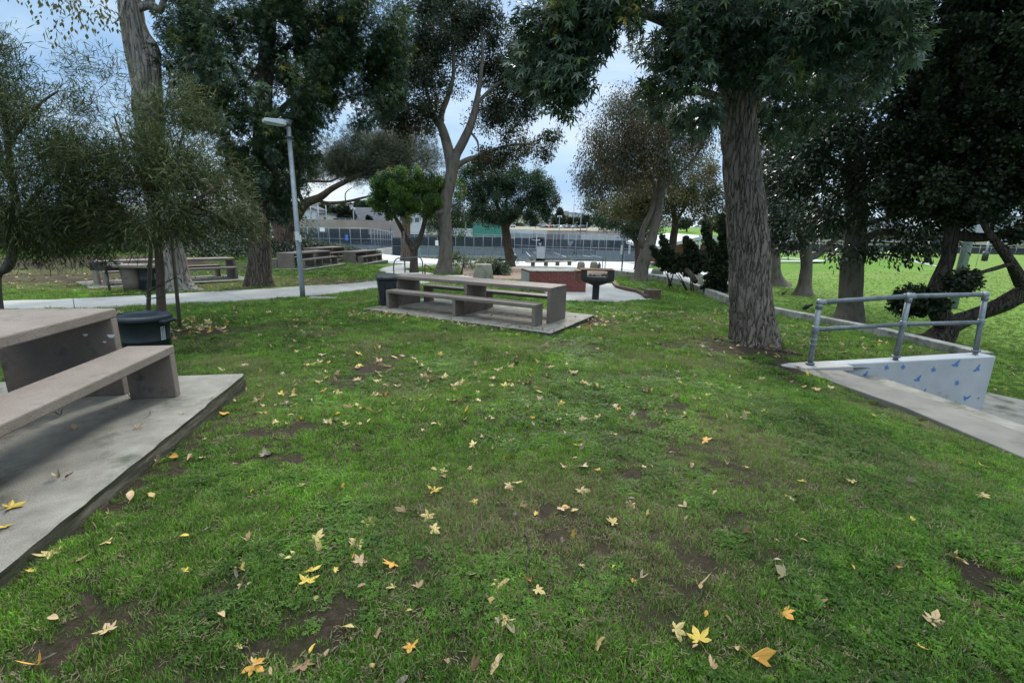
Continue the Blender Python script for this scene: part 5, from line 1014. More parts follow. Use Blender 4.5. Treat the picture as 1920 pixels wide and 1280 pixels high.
# ---------------------------------------------------------------- dark green round tree
Y = 41; x = aty(955, 499, Y).x; b = Vector((x, Y, g(x, Y)))
tree('round_tree', 'dark green broad-crowned tree in the mulch bed left of the tennis court gate', b,
     [[(b - Vector((0, 0, .2)), .50)] + pp((956, 485, Y, .42), (952, 460, Y, .39), (948, 430, Y, .37), (946, 415, Y, .33), (938, 400, Y, .2), (930, 380, Y, .12)), pp((949, 424, Y, .24), (960, 412, Y, .2), (975, 398, Y, .13), (985, 380, Y, .08)), pp((947, 420, Y, .15), (948, 395, Y, .12), (950, 370, Y, .08))],
     [(900, 340, Y, 42, 34, 2.2, 85), (940, 330, Y, 36, 30, 2, 60), (985, 345, Y, 48, 34, 2.2, 90), (1020, 378, Y, 26, 34, 1.7, 44), (890, 385, Y, 32, 30, 1.8, 52), (935, 385, Y - .5, 48, 30, 2.2, 84), (990, 395, Y, 44, 22, 1.9, 56), (875, 340, Y, 18, 30, 1.2, 22), (1005, 355, Y, 30, 30, 1.6, 30), (925, 412, Y, 36, 9, 1.2, 18)],
     'pitt', 'brown', per=130, crad=.47, tmpl=OVAL, size=.145, n=20, flare=.3, tw=.05, fo=dict(out=.25, crnd=.7, rnd=2.2), hollow=.28)
# ---------------------------------------------------------------- leaning tree with browning, drooping crown
b = on(1200, 527); Y = b.y
tree('weeping_tree', 'leaning two-stemmed tree with a thin browning drooping crown by the retaining wall', b,
     [[(b - Vector((.1, 0, .2)), .50), (b + Vector((-.02, 0, .1)), .42)] + pp((1204, 500, Y, .36), (1212, 475, Y, .36), (1217, 462, Y, .34), (1224, 440, Y, .26), (1232, 405, Y, .24), (1238, 370, Y, .22), (1240, 320, Y, .18), (1245, 270, Y, .12), (1240, 220, Y, .07)), pp((1210, 466, Y, .2), (1203, 450, Y, .18), (1208, 425, Y, .16), (1222, 395, Y, .14), (1228, 350, Y, .1), (1200, 300, Y, .06)), pp((1238, 360, Y, .12), (1290, 310, Y, .08), (1320, 270, Y, .05)), pp((1240, 330, Y, .1), (1190, 260, Y, .06), (1150, 220, Y, .03))],
     [(1180, 255, Y, 80, 60, 2.6, 90), (1245, 230, Y, 80, 60, 2.6, 95), (1140, 300, Y, 55, 60, 2, 50), (1210, 310, Y, 75, 50, 2.4, 75), (1290, 290, Y, 60, 70, 2.2, 70), (1110, 340, Y, 38, 38, 1.4, 20), (1320, 240, Y, 40, 60, 1.8, 34), (1190, 190, Y, 50, 30, 1.5, 22)],
     [('brown', .6), ('grey', .4)], 'mid', per=170, crad=.68, tmpl=T_oval(.2), size=.115, n=28, flare=.25, tw=.03, fo=dict(out=.2, down=1.4, rnd=.9, flat=1.2), gap=.40, gs=1.8, sag=.15)
tree('olive_tree', 'yellow-green leafy tree behind the leaning two-stemmed tree', (aty(1262, 470, 34).x, 34, g(aty(1262, 470, 34).x, 34)),
     [[(aty(1258, 500, 34), .34)] + pp((1259, 480, 34, .30), (1262, 450, 34, .27), (1266, 420, 34, .24), (1262, 390, 34, .15), (1258, 350, 34, .08)), pp((1264, 425, 34, .14), (1285, 385, 34, .08), (1300, 350, 34, .04))],
     [(1170, 375, 33, 58, 32, 2.2, 85), (1230, 380, 33, 60, 38, 2.4, 95), (1290, 370, 33, 55, 45, 2.2, 75), (1200, 345, 33, 60, 26, 2, 60), (1330, 340, 33, 30, 60, 1.8, 46), (1280, 320, 33, 50, 40, 2, 50), (1345, 385, 33, 18, 34, 1.2, 16)],
     [('olive', .65), ('grey', .35)], 'brown', per=110, crad=.6, tmpl=OVAL, size=.14, n=16, flare=.2, tw=.035, fo=dict(down=.4), gap=.34, gs=1.8)
tree('round_tree', 'low dark green tree hanging over the right end of the tennis fence', (aty(1195, 480, 40).x, 40, g(aty(1195, 480, 40).x, 40)),
     [[(aty(1196, 505, 40), .30)] + pp((1196, 480, 40, .26), (1193, 455, 40, .22), (1180, 435, 40, .15), (1165, 420, 40, .08)), pp((1194, 460, 40, .16), (1205, 435, 40, .1), (1215, 415, 40, .05))],
     [(1140, 400, 40, 32, 28, 2, 60), (1180, 408, 40, 38, 26, 2, 66), (1215, 420, 40, 30, 30, 1.8, 46), (1110, 385, 40, 18, 18, 1.2, 16), (1195, 438, 40, 26, 14, 1.4, 22)],
     'pitt', 'brown', per=90, crad=.55, tmpl=OVAL, size=.15, n=16, flare=.2, tw=.04, fo=dict(out=.25, crnd=.7, rnd=2.2), hollow=.28)
# ---------------------------------------------------------------- trees on the field at the right
def fb(px, py): return atz(px, py, -1.32)
b = fb(1457, 536); Y = b.y
tree('field_tree', 'dark tree just behind the big sweetgum trunk at the field edge', b, [[(b - Vector((0, 0, .2)), .62)] + pp((1450, 510, Y, .42), (1450, 470, Y, .38), (1447, 420, Y, .35), (1450, 350, Y, .3), (1455, 280, Y, .2)), pp((1449, 420, Y, .2), (1480, 390, Y, .14), (1510, 372, Y, .08), (1535, 360, Y, .04))],
     [(1430, 300, Y, 60, 60, 2.5, 70), (1500, 290, Y, 70, 60, 2.5, 80), (1455, 370, Y, 40, 40, 2, 40), (1440, 420, Y, 22, 22, 1.5, 14)], 'dark', 'mid', per=50, crad=.7, tmpl=OVAL, size=.17, n=24, flare=.5, tw=.04, gap=.3, gs=2)
b = fb(1506, 554); Y = b.y
tree('field_tree', 'small grey-trunked magnolia on the field with a low branch to the right', b, [[(b - Vector((0, 0, .2)), .52)] + pp((1508, 535, Y, .33), (1512, 500, Y, .27), (1511, 475, Y, .28), (1508, 455, Y, .22), (1490, 420, Y, .15), (1480, 380, Y, .08)), pp((1513, 484, Y, .2), (1532, 478, Y, .17), (1550, 465, Y, .15), (1570, 445, Y, .12), (1590, 415, Y, .07)), pp((1510, 460, Y, .14), (1530, 420, Y, .1), (1560, 380, Y, .06)), pp((1500, 440, Y, .12), (1470, 415, Y, .08), (1440, 400, Y, .04))],
     [(1450, 415, Y, 55, 30, 1.8, 55), (1500, 410, Y, 60, 35, 2, 62), (1545, 430, Y, 38, 20, 1.4, 24), (1470, 450, Y, 30, 18, 1.2, 20), (1500, 450, Y, 30, 16, 1.2, 16), (1560, 400, Y, 40, 30, 1.5, 26), (1480, 340, Y, 80, 50, 2.2, 60)], 'mag', 'mid', per=46, crad=.55, tmpl=T_oval(.2), size=.20, n=24, flare=.45, tw=.04, gap=.36, gs=1.5, fo=dict(crnd=.3))
b = fb(1590, 601); Y = b.y
tree('field_tree', 'thick straight-trunked magnolia seen through the left half of the pipe railing', b, [[(b - Vector((0, 0, .2)), .56), (b + Vector((0, 0, .3)), .44)] + pp((1594, 560, Y, .38), (1597, 500, Y, .36), (1600, 480, Y, .37), (1604, 440, Y, .32), (1606, 400, Y, .35), (1604, 330, Y, .30), (1600, 250, Y, .24), (1600, 170, Y, .15)), pp((1612, 455, Y, .16), (1650, 435, Y, .12), (1700, 440, Y, .08), (1730, 445, Y, .04)), pp((1602, 440, Y, .14), (1570, 405, Y, .1), (1530, 390, Y, .06)), pp((1604, 350, Y, .16), (1680, 300, Y, .1), (1740, 280, Y, .05)), pp((1602, 330, Y, .15), (1540, 290, Y, .1), (1480, 270, Y, .05)), pp((1610, 425, Y, .10), (1680, 405, Y, .06), (1760, 398, Y, .04))],
     [(1520, 270, Y, 90, 60, 2, 110), (1600, 250, Y, 90, 60, 2.2, 110), (1680, 300, Y, 80, 60, 2, 100), (1540, 350, Y, 90, 50, 1.8, 90), (1640, 370, Y, 90, 40, 1.8, 90), (1560, 410, Y, 60, 26, 1.3, 34), (1690, 410, Y, 70, 26, 1.5, 46), (1740, 450, Y - 1, 50, 20, .8, 18), (1690, 470, Y - .6, 32, 10, .5, 9), (1632, 473, Y - .6, 20, 9, .3, 5), (1578, 478, Y - .6, 16, 9, .3, 5), (1600, 150, Y, 120, 60, 2.4, 80), (1470, 330, Y, 50, 50, 1.5, 46)],
     [('mag', .6), ('dark', .4)], 'mid', per=40, crad=.42, tmpl=T_oval(.2), size=.17, n=44, seg=8, flare=.2, tw=.03, gap=.34, gs=1.1, fo=dict(crnd=.3))
# dark cypress leaning at the right edge
b = fb(1760, 640); Y = b.y; C4 = lambda *a: pp(*a)
tree('cypress_tree', 'black-green cypress with a leaning forked trunk behind the railing at the right edge', b, [[(b + Vector((-.25, 0, -.2)), .44), (b + Vector((-.05, 0, .05)), .36)] + pp((1772, 612, Y, .30), (1757, 580, Y, .24), (1754, 545, Y, .21), (1768, 510, Y, .19), (1778, 480, Y, .18), (1785, 440, Y, .18), (1788, 400, Y, .20), (1790, 300, Y, .16), (1800, 200, Y, .10), (1810, 100, Y, .05)),
     pp((1772, 612, Y, .26), (1810, 598, Y, .22), (1850, 582, Y - .2, .21), (1890, 565, Y - .4, .24), (1930, 540, Y - .6, .22), (1980, 500, Y - .8, .18)), pp((1915, 530, Y - .6, .16), (1900, 500, Y - .8, .12), (1880, 470, Y - .8, .10), (1850, 430, Y - .8, .08), (1830, 390, Y - .8, .05)), pp((1785, 440, Y, .14), (1850, 445, Y, .12), (1930, 425, Y, .09)), pp((1902, 492, Y - .8, .06), (1860, 505, Y - 1, .05), (1800, 520, Y - 1.1, .03)), pp((1762, 575, Y, .05), (1735, 565, Y - .3, .03), (1715, 560, Y - .4, .02))],
     [(1800, 90, Y, 120, 110, 2.0, 210), (1880, 60, Y - .5, 90, 120, 1.8, 140), (1770, 230, Y, 105, 90, 1.8, 190), (1880, 230, Y - .5, 90, 100, 1.6, 150), (1760, 350, Y, 95, 55, 1.6, 130), (1870, 340, Y - .4, 90, 60, 1.6, 100), (1810, 400, Y, 60, 26, 1.2, 40), (1730, 290, Y, 50, 60, 1.2, 50), (1815, 520, Y - 1, 46, 20, .5, 26), (1870, 510, Y - 1, 34, 16, .4, 14), (1845, 490, Y - 1, 20, 12, .3, 8), (1712, 565, Y - .3, 26, 24, .4, 16), (1740, 570, Y - .3, 20, 28, .4, 12), (1900, 440, Y - .6, 40, 14, .6, 14), (1820, -80, Y, 160, 110, 2.2, 130), (1960, 100, Y, 80, 220, 2, 90), (1980, 330, Y - .4, 70, 120, 1.6, 50), (1692, 555, Y - .3, 10, 12, .2, 4)],
     'dark', 'dark', per=150, crad=.26, tmpl=SPRAY, size=.085, n=36, seg=8, flare=.2, tw=.03, gap=.28, gs=1.2, fo=dict(out=.7, down=-.2, rnd=1.1, crnd=.5), lump=.14)
# ---------------------------------------------------------------- shrubs
def shrub(label, lobes, leaf, base, per=60, crad=.3, tmpl=OVAL, size=.07, name='shrub', stems=4, fo={}, hollow=.4, gap=0, cat='shrub', group=None, bark='brown', spread=.25):
    t = thing(name, label, cat, tuple(base), 0, group); C = lobes_pts(lobes, hollow=hollow, gap=gap); ctr = C.mean(0); ctr[2] -= .4
    paths = []
    for k in range(stems):
        a = C[RS.randint(len(C))]; s = Vector(base) + Vector((random.uniform(-spread, spread), random.uniform(-.1, .1), -.1)); paths.append([(s, .035), (s.lerp(Vector(a), .5) + Vector((0, 0, .08)), .025), (Vector(a), .012)])
    tr, nodes = limb(paths, 'stems', BK[bark], None, 8, 3); f = foliage('foliage', None, C, ctr, per, crad, tmpl, size, LM[leaf], **fo)
    for o in (tr, f): o.parent = t; o.matrix_parent_inverse = Matrix.Translation(-Vector(base))
    return t
b = on(862, 514); Y = b.y
shrub('open pale-leaved shrub with bare stems beside the tall forked trunk', [(862, 488, Y, 22, 15, .7, 40), (845, 482, Y, 10, 10, .4, 12), (882, 495, Y, 14, 8, .5, 12)], 'bush', b, per=46, crad=.2, size=.075)
b = on(935, 516); Y = b.y
shrub('low rounded olive shrub between the open shrub and the grey block', [(905, 495, Y + 1, 26, 10, .9, 40), (925, 498, Y, 16, 12, .7, 30)], 'bush', b, per=60, crad=.24, size=.075)
shrub('dense dark green rounded shrub behind the middle table', [(940, 505, Y, 18, 15, .8, 60), (925, 508, Y, 14, 11, .6, 28)], 'pitt', b, per=70, crad=.22, size=.065, fo=dict(out=.9))
def spire(px0, py0, px1, py1, Y, w, n):   # pointed juniper lobe as a chain of shrinking balls
    r = []
    for k in range(6): t = k / 5; r.append((px0 + (px1 - px0) * t, py0 + (py1 - py0) * t, Y, w * .6 * (1 - .85 * t), max(5, abs(py1 - py0) / 8), .4 * (1 - .7 * t), int(n * .7 * (1.1 - t)) + 2))
    return r
J = dict(per=70, crad=.13, tmpl=SPRAY, size=.085, hollow=.4, fo=dict(out=.4, down=-1.2, crnd=.5), cat='shrub', group=None, name='juniper_shrub', bark='dark')
Y = 21.5; b = Vector((aty(1262, 520, Y).x, Y, -1.0))
shrub('spiky dark juniper nearest the leaning two-stemmed tree', spire(1262, 500, 1240, 445, Y, 24, 26) + spire(1265, 500, 1245, 455, Y, 16, 12) + spire(1250, 500, 1222, 468, Y, 16, 12) + [(1255, 490, Y, 28, 16, .7, 40)], 'dark', b, **J)
Y = 20.5; b = Vector((aty(1300, 530, Y).x, Y, -1.0))
jun = shrub('spiky dark juniper with two spires in the middle of the group', spire(1300, 505, 1287, 450, Y, 24, 26) + spire(1305, 500, 1300, 460, Y, 16, 14) + [(1300, 495, Y, 30, 18, .7, 46), (1280, 508, Y, 26, 9, .5, 14)], 'dark', b, **J)
Y = 19; b = Vector((aty(1350, 550, Y).x, Y, -1.0))
shrub('tall black-green juniper right beside the big sweetgum trunk', spire(1345, 500, 1322, 425, Y, 24, 30) + spire(1360, 500, 1356, 410, Y, 24, 34) + [(1352, 512, Y, 30, 24, .8, 80), (1345, 538, Y, 26, 14, .7, 36), (1378, 490, Y, 14, 40, .7, 40)], 'dark', b, **J)
# fallen trunk-like dark stem under the junipers
m = MB(); m.tube([aty(1287, 505, 20), aty(1296, 516, 19.6), aty(1304, 528, 19)], [.10, .12, .10], 10); o = m.build('trunk', BK['dark'], jun); o.matrix_parent_inverse = Matrix.Translation(-jun.location)
# hedge before the left court, one thing
Y = 36; t = thing('hedge', 'long low clipped dark hedge in front of the left court wall', 'hedge', (aty(600, 480, Y).x, Y, -.7)); C = []
for k in range(330):
    f_ = random.random(); px = 500 + 190 * f_; Yk = 37 - 0 * f_ + random.uniform(-.7, .7); p = aty(px, 0, Yk); C.append((p.x, Yk, g(p.x, Yk) + random.uniform(.05, .78)))
f = foliage('foliage', None, np.array(C), np.mean(C, 0), 60, .3, OVAL, .10, LM['hedge'], out=.4); f.parent = t; f.matrix_parent_inverse = Matrix.Translation(-t.location)
m = MB()
for k in range(12): p = aty(505 + k * 16, 0, 37); z = g(p.x, 37); m.tube([(p.x, 37, z - .1), (p.x + .1, 37, z + .5)], .04, 6)
o = m.build('stems', BK['dark'], t); o.matrix_parent_inverse = Matrix.Translation(-t.location)
# ivy on the left bank: uncountable
C = []
while len(C) < 950:
    x = random.uniform(-48, -13.5); y = random.uniform(23, 34)
    if y > 24.5 + (vnoise(x * .5, 0.) - .5) * 2: C.append((x, y, g(x, y) + random.uniform(.05, .55)))
tag(foliage('ivy', None, np.array(C), np.array([-25, 40, -5.]), 55, .5, T_oval(.45), .13, LM['ivy'], out=.2, down=.0), 'dark ivy ground cover over the bank at the left', 'ivy', kind='stuff')
C = []
for k in range(130): C.append((random.uniform(-44, -15), random.uniform(32, 38), 0))
C = np.array([(x, y, g(x, y) + random.uniform(.3, 2.4)) for x, y, _ in C])
tag(foliage('undergrowth', None, C, np.array([-25, 40, -5.]), 60, .8, OVAL, .17, LM['hedge'], out=.2), 'dark undergrowth along the top of the left bank', 'undergrowth', kind='stuff')
# ---------------------------------------------------------------- tennis courts
def meshmat(name, col, alpha, rough=.7):
    m = bpy.data.materials.new(name); m.use_nodes = True; t = m.node_tree; b = t.nodes['Principled BSDF']; b.inputs['Base Color'].default_value = (*col, 1); b.inputs['Roughness'].default_value = 1; b.inputs['Specular IOR Level'].default_value = 0; b.inputs['Alpha'].default_value = alpha
    return m
M_['link'] = meshmat('chain_link_wires', (.10, .12, .14), .25); M_['screen'] = meshmat('windscreen_fabric', (.022, .028, .038), .93); M_['screenthin'] = meshmat('thin_windscreen_fabric', (.045, .06, .078), .42)
M_['court'] = pmat('court_surface', [(.045, .065, .08), (.065, .09, .105)], .3, 1, spec=.05); M_['line'] = pmat('court_line', [(.6, .62, .62), (.7, .72, .72)], 2, .7)
M_['fencepost'] = pmat('galvanised_post', [(.20, .22, .245), (.27, .29, .32)], 3, .5)
def fence(label, p0, p1, h, n, panels=(), name='court_fence', r=.034, mid=True, link=True, foot=.0):
    """p0, p1: Vector feet; panels: (f0, f1, z0, z1, mat)"""
    t = thing(name, label, 'fence', tuple(p0)); d = p1 - p0; mi = -p0
    def P(f, z): q = p0 + d * f; return Vector((q.x, q.y, q.z + z)) - p0
    for i in range(n + 1): m = MB(); m.tube([P(i / n, -.1), P(i / n, h)], r, 8); m.build('post', M_['fencepost'], t)
    m = MB(); m.tube([P(0, h), P(1, h)], r * .8, 8); m.build('top_rail', M_['fencepost'], t)
    if mid: m = MB(); m.tube([P(0, h * .5), P(1, h * .5)], r * .7, 8); m.build('middle_rail', M_['fencepost'], t)
    nn_ = Vector((d.y, -d.x, 0)).normalized()
    if link: m = MB(); m.add([P(0, 0) + nn_ * .01, P(1, 0) + nn_ * .01, P(1, h) + nn_ * .01, P(0, h) + nn_ * .01], [(0, 1, 2, 3)]); m.build('chain_link', M_['link'], t)
    for f0, f1, z0, z1, mt in panels:
        m = MB(); m.add([P(f0, z0) - nn_ * .05, P(f1, z0) - nn_ * .05, P(f1, z1) - nn_ * .05, P(f0, z1) - nn_ * .05], [(0, 1, 2, 3)]); m.build('windscreen', M_[mt], t)
    if foot: m = MB(); a, b = P(0, -.35), P(1, -.35); m.add([a + nn_ * .12, b + nn_ * .12, P(1, 0) + nn_ * .12, P(0, 0) + nn_ * .12, a - nn_ * .1, b - nn_ * .1, P(1, 0) - nn_ * .1, P(0, 0) - nn_ * .1], [(0, 1, 2, 3), (7, 6, 5, 4), (3, 2, 6, 7), (0, 3, 7, 4), (1, 5, 6, 2)]); m.build('footing', M_['curb'], t)
    return t
def at2(px, py, Y): return aty(px, py, Y)
# right-hand court
R0, R1 = at2(964, 483, 69.5), at2(1222, 492, 67.5); zc = min(R0.z, R1.z)
RA = at2(1005, 485, 69.3); RB = at2(1022, 486, 69.2)
fence('tennis court fence right of the white gate, a runner visible behind it', RB, R1, 3.7, 14, ((.0, 1, .25, 1.9, 'screenthin'), (.6, 1, 1.95, 2.9, 'screen'), (.75, 1, .1, 2.9, 'screenthin')), foot=.3)
fence('short tennis court fence section left of the white gate', R0, RA, 3.7, 3, ((0, 1, .2, 1.9, 'screenthin'), (0, 1, 1.9, 2.9, 'screen')), foot=.3)
t = thing('court_gate', 'bright white panelled gate between the two tennis court fences', 'gate', tuple(RA)); d = RB - RA
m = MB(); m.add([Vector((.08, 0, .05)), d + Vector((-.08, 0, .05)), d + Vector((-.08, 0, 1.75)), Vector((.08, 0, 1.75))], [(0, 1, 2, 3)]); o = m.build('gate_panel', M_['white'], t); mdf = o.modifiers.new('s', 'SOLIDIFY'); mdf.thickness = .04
m = MB(); m.tube([(0, 0, 0), (0, 0, 3.3)], .07, 8); m.tube([d, d + Vector((0, 0, 3.3))], .07, 8); m.tube([Vector((0, 0, 1.8)), d + Vector((0, 0, 1.8))], .05, 8); m.tube([Vector((-.7, 0, 2.75)), Vector((.0, 0, 2.62)), Vector((.5, 0, 2.7))], .06, 8); m.build('gate_frame', M_['fencepost'], t)
# middle court fence (farther, behind the tall trunk)
M0, M1 = at2(736, 480, 76), at2(957, 482, 75.5)
fence('tennis court fence with dark windscreens behind the tall forked tree', M0, M1, 3.2, 13, ((0, .08, .1, 2.9, 'screen'), (.08, .24, 1.5, 2.9, 'screen'), (.24, 1, .2, 1.6, 'screenthin'), (.24, .98, 1.65, 2.95, 'screen')), foot=.3)
# left court, higher, behind the hedge
L0, L1, L2 = at2(478, 466, 60), at2(697, 468, 62), at2(738, 463, 90)
fence('long tennis court fence behind the hedge at the left', L0, L1, 2.75, 11, ((.02, .98, .05, 2.6, 'screenthin'), (.63, .98, 1.0, 2.6, 'screen'), (.02, .6, 1.4, 2.6, 'screenthin')))
fence('side fence of the left tennis court running away from the hedge corner', L1, L2, 2.75, 9, ((.02, .98, .05, 2.6, 'screenthin'),))
def lowwall(label, a, b, h, mt='path'):
    m = MB(); d = b - a; nn_ = Vector((d.y, -d.x, 0)).normalized() * .3; m.extrude([a + nn_, b + nn_, b + nn_ - Vector((0, 0, h)), a + nn_ - Vector((0, 0, h))], -nn_ * 1.2); return tag(m.build('court_wall', M_[mt], origin=tuple(a)), label, 'wall')
lowwall('pale base wall under the side fence at the court corner', L1 + Vector((0, 0, -.02)), L2 + Vector((0, 0, -.02)), 2.2); lowwall('pale base wall under the left court fence behind the hedge', L0 + Vector((0, 0, -.02)), L1 + Vector((-.02, 0, -.02)), 1.3)
m = MB(); c0 = L0.lerp(L1, -.2) + Vector((0, .2, -.08)); c1 = L1 + Vector((-.2, .2, -.08)); m.add([c0, c1, L2 + Vector((-.3, 0, -.1)), c0 + Vector((-12, 42, -.2))], [(0, 1, 2, 3)]); tag(m.build('tennis_court', M_['court']), 'grey-blue tennis court surface at the left', 'court', kind='structure')
m = MB(); m.add([at2(738, 480.5, 76.4), at2(960, 483, 75.9), Vector((-1, 124, -2.25)), Vector((-45, 124, -1.7))], [(0, 1, 2, 3)]); tag(m.build('tennis_court', M_['court']), 'grey-blue tennis court surface behind the tall tree', 'court', kind='structure')
cz = -2.02
m = MB(); m.add([Vector((-.6, 70, R0.z + .03)), Vector((24, 67.9, R1.z + .03)), Vector((44, 122, -1.9)), Vector((-1.5, 124, -2.2))], [(0, 1, 2, 3)]); tag(m.build('tennis_court', M_['court']), 'grey-blue tennis court surface with white lines at the right', 'court', kind='structure')
def cp_(x, y):   # height of the right court surface
    return R0.z + .05 + (y - 70) / 54 * (-2.2 - R0.z) + (x + .6) * .002
m = MB()
def cl(a, b, w=.09):
    a, b = Vector(a), Vector(b); d = (b - a).normalized(); nn_ = Vector((-d.y, d.x)) * w; P = [a - nn_, b - nn_, b + nn_, a + nn_]; m.add([(q.x, q.y, cp_(q.x, q.y) + .012) for q in P], [(0, 1, 2, 3)])
for x in (2.6, 4.2, 8.3, 12.4, 14): cl((x, 74), (x - .9 * 0, 98))
for y in (74, 80, 92, 98): cl((2.6, y), (14, y))
tag(m.build('court_lines', M_['line']), 'white painted tennis court lines', 'court', kind='structure')
t = thing('tennis_net', 'dark tennis net across the right court', 'net', (1.6, 86, cp_(1.6, 86))); m = MB(); m.add([(0, 0, .05), (13.4, 0, .05), (13.4, 0, .95), (0, 0, 1.0)], [(0, 1, 2, 3)]); m.build('net_mesh', M_['screenthin'], t); m = MB(); m.add([(0, -.01, .93), (13.4, -.01, .90), (13.4, -.01, .97), (0, -.01, 1.02)], [(0, 1, 2, 3)]); m.build('net_band', M_['line'], t)
for x in (0, 13.4): m = MB(); m.tube([(x, 0, 0), (x, 0, 1.05)], .05, 8); m.build('net_post', M_['dark'], t)
F0, F1 = Vector((-1.5, 122, cp_(-1.5, 122) + .05)), Vector((42, 120, cp_(30, 120) + .1))
fence('far back fence of the right court with a dark windscreen band', F0, F1, 4.2, 14, ((0, 1, .1, 2.6, 'screen'), (0, .42, 2.7, 3.9, 'screenthin')), mid=False, link=False, r=.06)
F0, F1 = Vector((-44, 122.5, -1.6)), Vector((-2, 122.5, -2.1))
fence('far back fence of the middle court with a dark windscreen band', F0, F1, 3.4, 14, ((0, 1, .1, 2.9, 'screen'),), mid=False, link=False, r=.06)
F0, F1 = c0 + Vector((-10, 40, 0)), L2 + Vector((-.5, .5, 0))
fence('far back fence of the left court', F0, F1, 2.6, 10, ((0, 1, .1, 2.2, 'screen'),), mid=False, link=False, r=.05)
def plate(name, label, cat, px, py, Y, w, h, mt, thk=.03):
    m = MB(); m.box((0, 0, 0), (w, thk, h)); o = m.build(name, M_[mt]); o.location = aty(px, py, Y); return tag(o, label, cat)
plate('notice_sign', 'white rectangular notice on the left court fence', 'sign', 604, 430.5, 60.6, .62, .48, 'sign')
plate('notice_sign', 'blue rectangular sign on the left court fence', 'sign', 650, 445.5, 61.3, .36, .75, 'signblue')
plate('notice_sign', 'pale notice on the court fence left of the tall trunk', 'sign', 819, 455.5, 75.6, .5, .8, 'sign')
M_['emblem'] = pmat('grey_emblem', [(.20, .23, .26), (.25, .28, .31)], 5, .8); M_['teal'] = pmat('teal_panel', [(.03, .10, .085), (.045, .14, .115)], 1, .8)
for px, py, mt, lb in ((1069, 457, 'emblem', 'grey triangular emblem on the far windscreen above the runner'), (1012.5, 458, 'teal', 'pale triangular emblem on the windscreen above the white gate')):
    c = aty(px, py, 121 if mt == 'emblem' else 69.0); s = .75 if mt == 'emblem' else .22; c.y -= .2
    m = MB(); m.extrude([(-s, 0, s), (-s * .2, 0, s * .8), (0, 0, s * 1.0), (s * .2, 0, s * .8), (s, 0, s), (s * .75, 0, 0), (0, 0, -s), (-s * .75, 0, 0)], (0, .04, 0)); o = m.build('fence_emblem', M_['emblem']); o.location = c; tag(o, lb, 'emblem')
# big teal hitting wall, white lean-to, boxes behind courts
def block(name, label, cat, px0, px1, pyt, pyb, Y, depth, mt, roof=None):
    a, b = aty(px0, pyb, Y), aty(px1, pyb, Y); top = aty((px0 + px1) / 2, pyt, Y).z; zb = min(a.z, b.z) - .8; m = MB(); m.box(((b.x - a.x) / 2, depth / 2, (top - zb) / 2), (b.x - a.x, depth, top - zb))
    o = m.build(name, M_[mt] if isinstance(mt, str) else mt); o.location = (a.x, Y, zb); return tag(o, label, cat)
TEAL = pmat('teal_green_paint', [(.055, .20, .15), (.07, .24, .18)], .4, .7); PALEW = pmat('pale_render', [(.45, .46, .46), (.55, .56, .56)], .3, .8); CREAM = pmat('cream_stucco', [(.46, .42, .34), (.54, .50, .42)], .3, .8); GREYR = pmat('grey_roof', [(.08, .08, .09), (.13, .13, .14)], .8, 1, spec=.05); PINKW = pmat('dusty_pink_wall', [(.26, .20, .18), (.34, .27, .245)], .3, .9); WIN = pmat('window_glass', [(.04, .05, .06), (.07, .085, .10)], .5, .15, spec=.8); LGREY = pmat('light_grey_wall', [(.36, .38, .40), (.44, .46, .48)], .3, .8)
block('hitting_wall', 'teal green practice wall behind the middle court', 'wall', 886, 950, 416, 440, 128, .5, TEAL)
block('park_wall', 'long pale wall behind the middle court, left of the teal wall', 'wall', 846, 886, 428, 440, 129, .5, PALEW)
block('park_wall', 'pale wall right of the teal practice wall', 'wall', 950, 1000, 430, 440, 130, .5, PALEW)
block('park_wall', 'dusty pink retaining wall on the slope behind the left court', 'wall', 440, 760, 411, 436, 112, .6, PINKW)
block('park_wall', 'pinkish low wall above the right court', 'wall', 985, 1186, 433, 448, 150, .6, PINKW)
block('park_wall', 'pale low wall above the right end of the right court', 'wall', 1058, 1200, 441, 452, 140, .6, PALEW)
block('kiosk', 'small white flat-topped kiosk behind the right court', 'kiosk', 1001, 1026, 433, 440, 148, 3, PALEW)
# ---------------------------------------------------------------- houses
def house(label, px0, px1, pye, pyb, Y, mt, roof='gable', wins=((.25, .55), (.65, .55)), rh=.35, depth=9, gable_front=False):
    a, b = aty(px0, pyb, Y), aty(px1, pyb, Y); w = b.x - a.x; h = aty(px0, pye, Y).z - a.z; t = thing('house', label, 'house', (a.x, Y, a.z - 3)); h += 3
    m = MB(); m.box((w / 2, depth / 2, h / 2), (w, depth, h)); m.build('wall', mt, t)
    if roof == 'gable':
        r = w * rh if gable_front else depth * .3; e = .5; m = MB()
        if gable_front: m.extrude([(-e, -e, h), (w + e, -e, h), (w / 2, -e, h + r)], (0, depth + 2 * e, 0))
        else: m.extrude([(-e, -e, h), (-e, depth + e, h), (-e, depth / 2, h + r)], (w + 2 * e, 0, 0))
        m.build('roof', GREYR, t)
    elif roof == 'hip':
        m = MB(); r = w * .22; e = .6; m.add([(-e, -e, h), (w + e, -e, h), (w + e, depth + e, h), (-e, depth + e, h), (w * .35, depth / 2, h + r), (w * .65, depth / 2, h + r)], [(0, 1, 5, 4), (1, 2, 5), (2, 3, 4, 5), (3, 0, 4), (3, 2, 1, 0)]); m.build('roof', GREYR, t)
    else: m = MB(); m.box((w / 2, depth / 2, h + .15), (w + .8, depth + .8, .3)); m.build('roof', GREYR, t)
    for fx, fz in wins:
        m = MB(); s = min(1.1, w * .12); m.box((w * fx, -.02, 3 + (h - 3) * fz), (s * 1.3, .08, s * 1.3)); m.build('window', WIN, t)
    return t
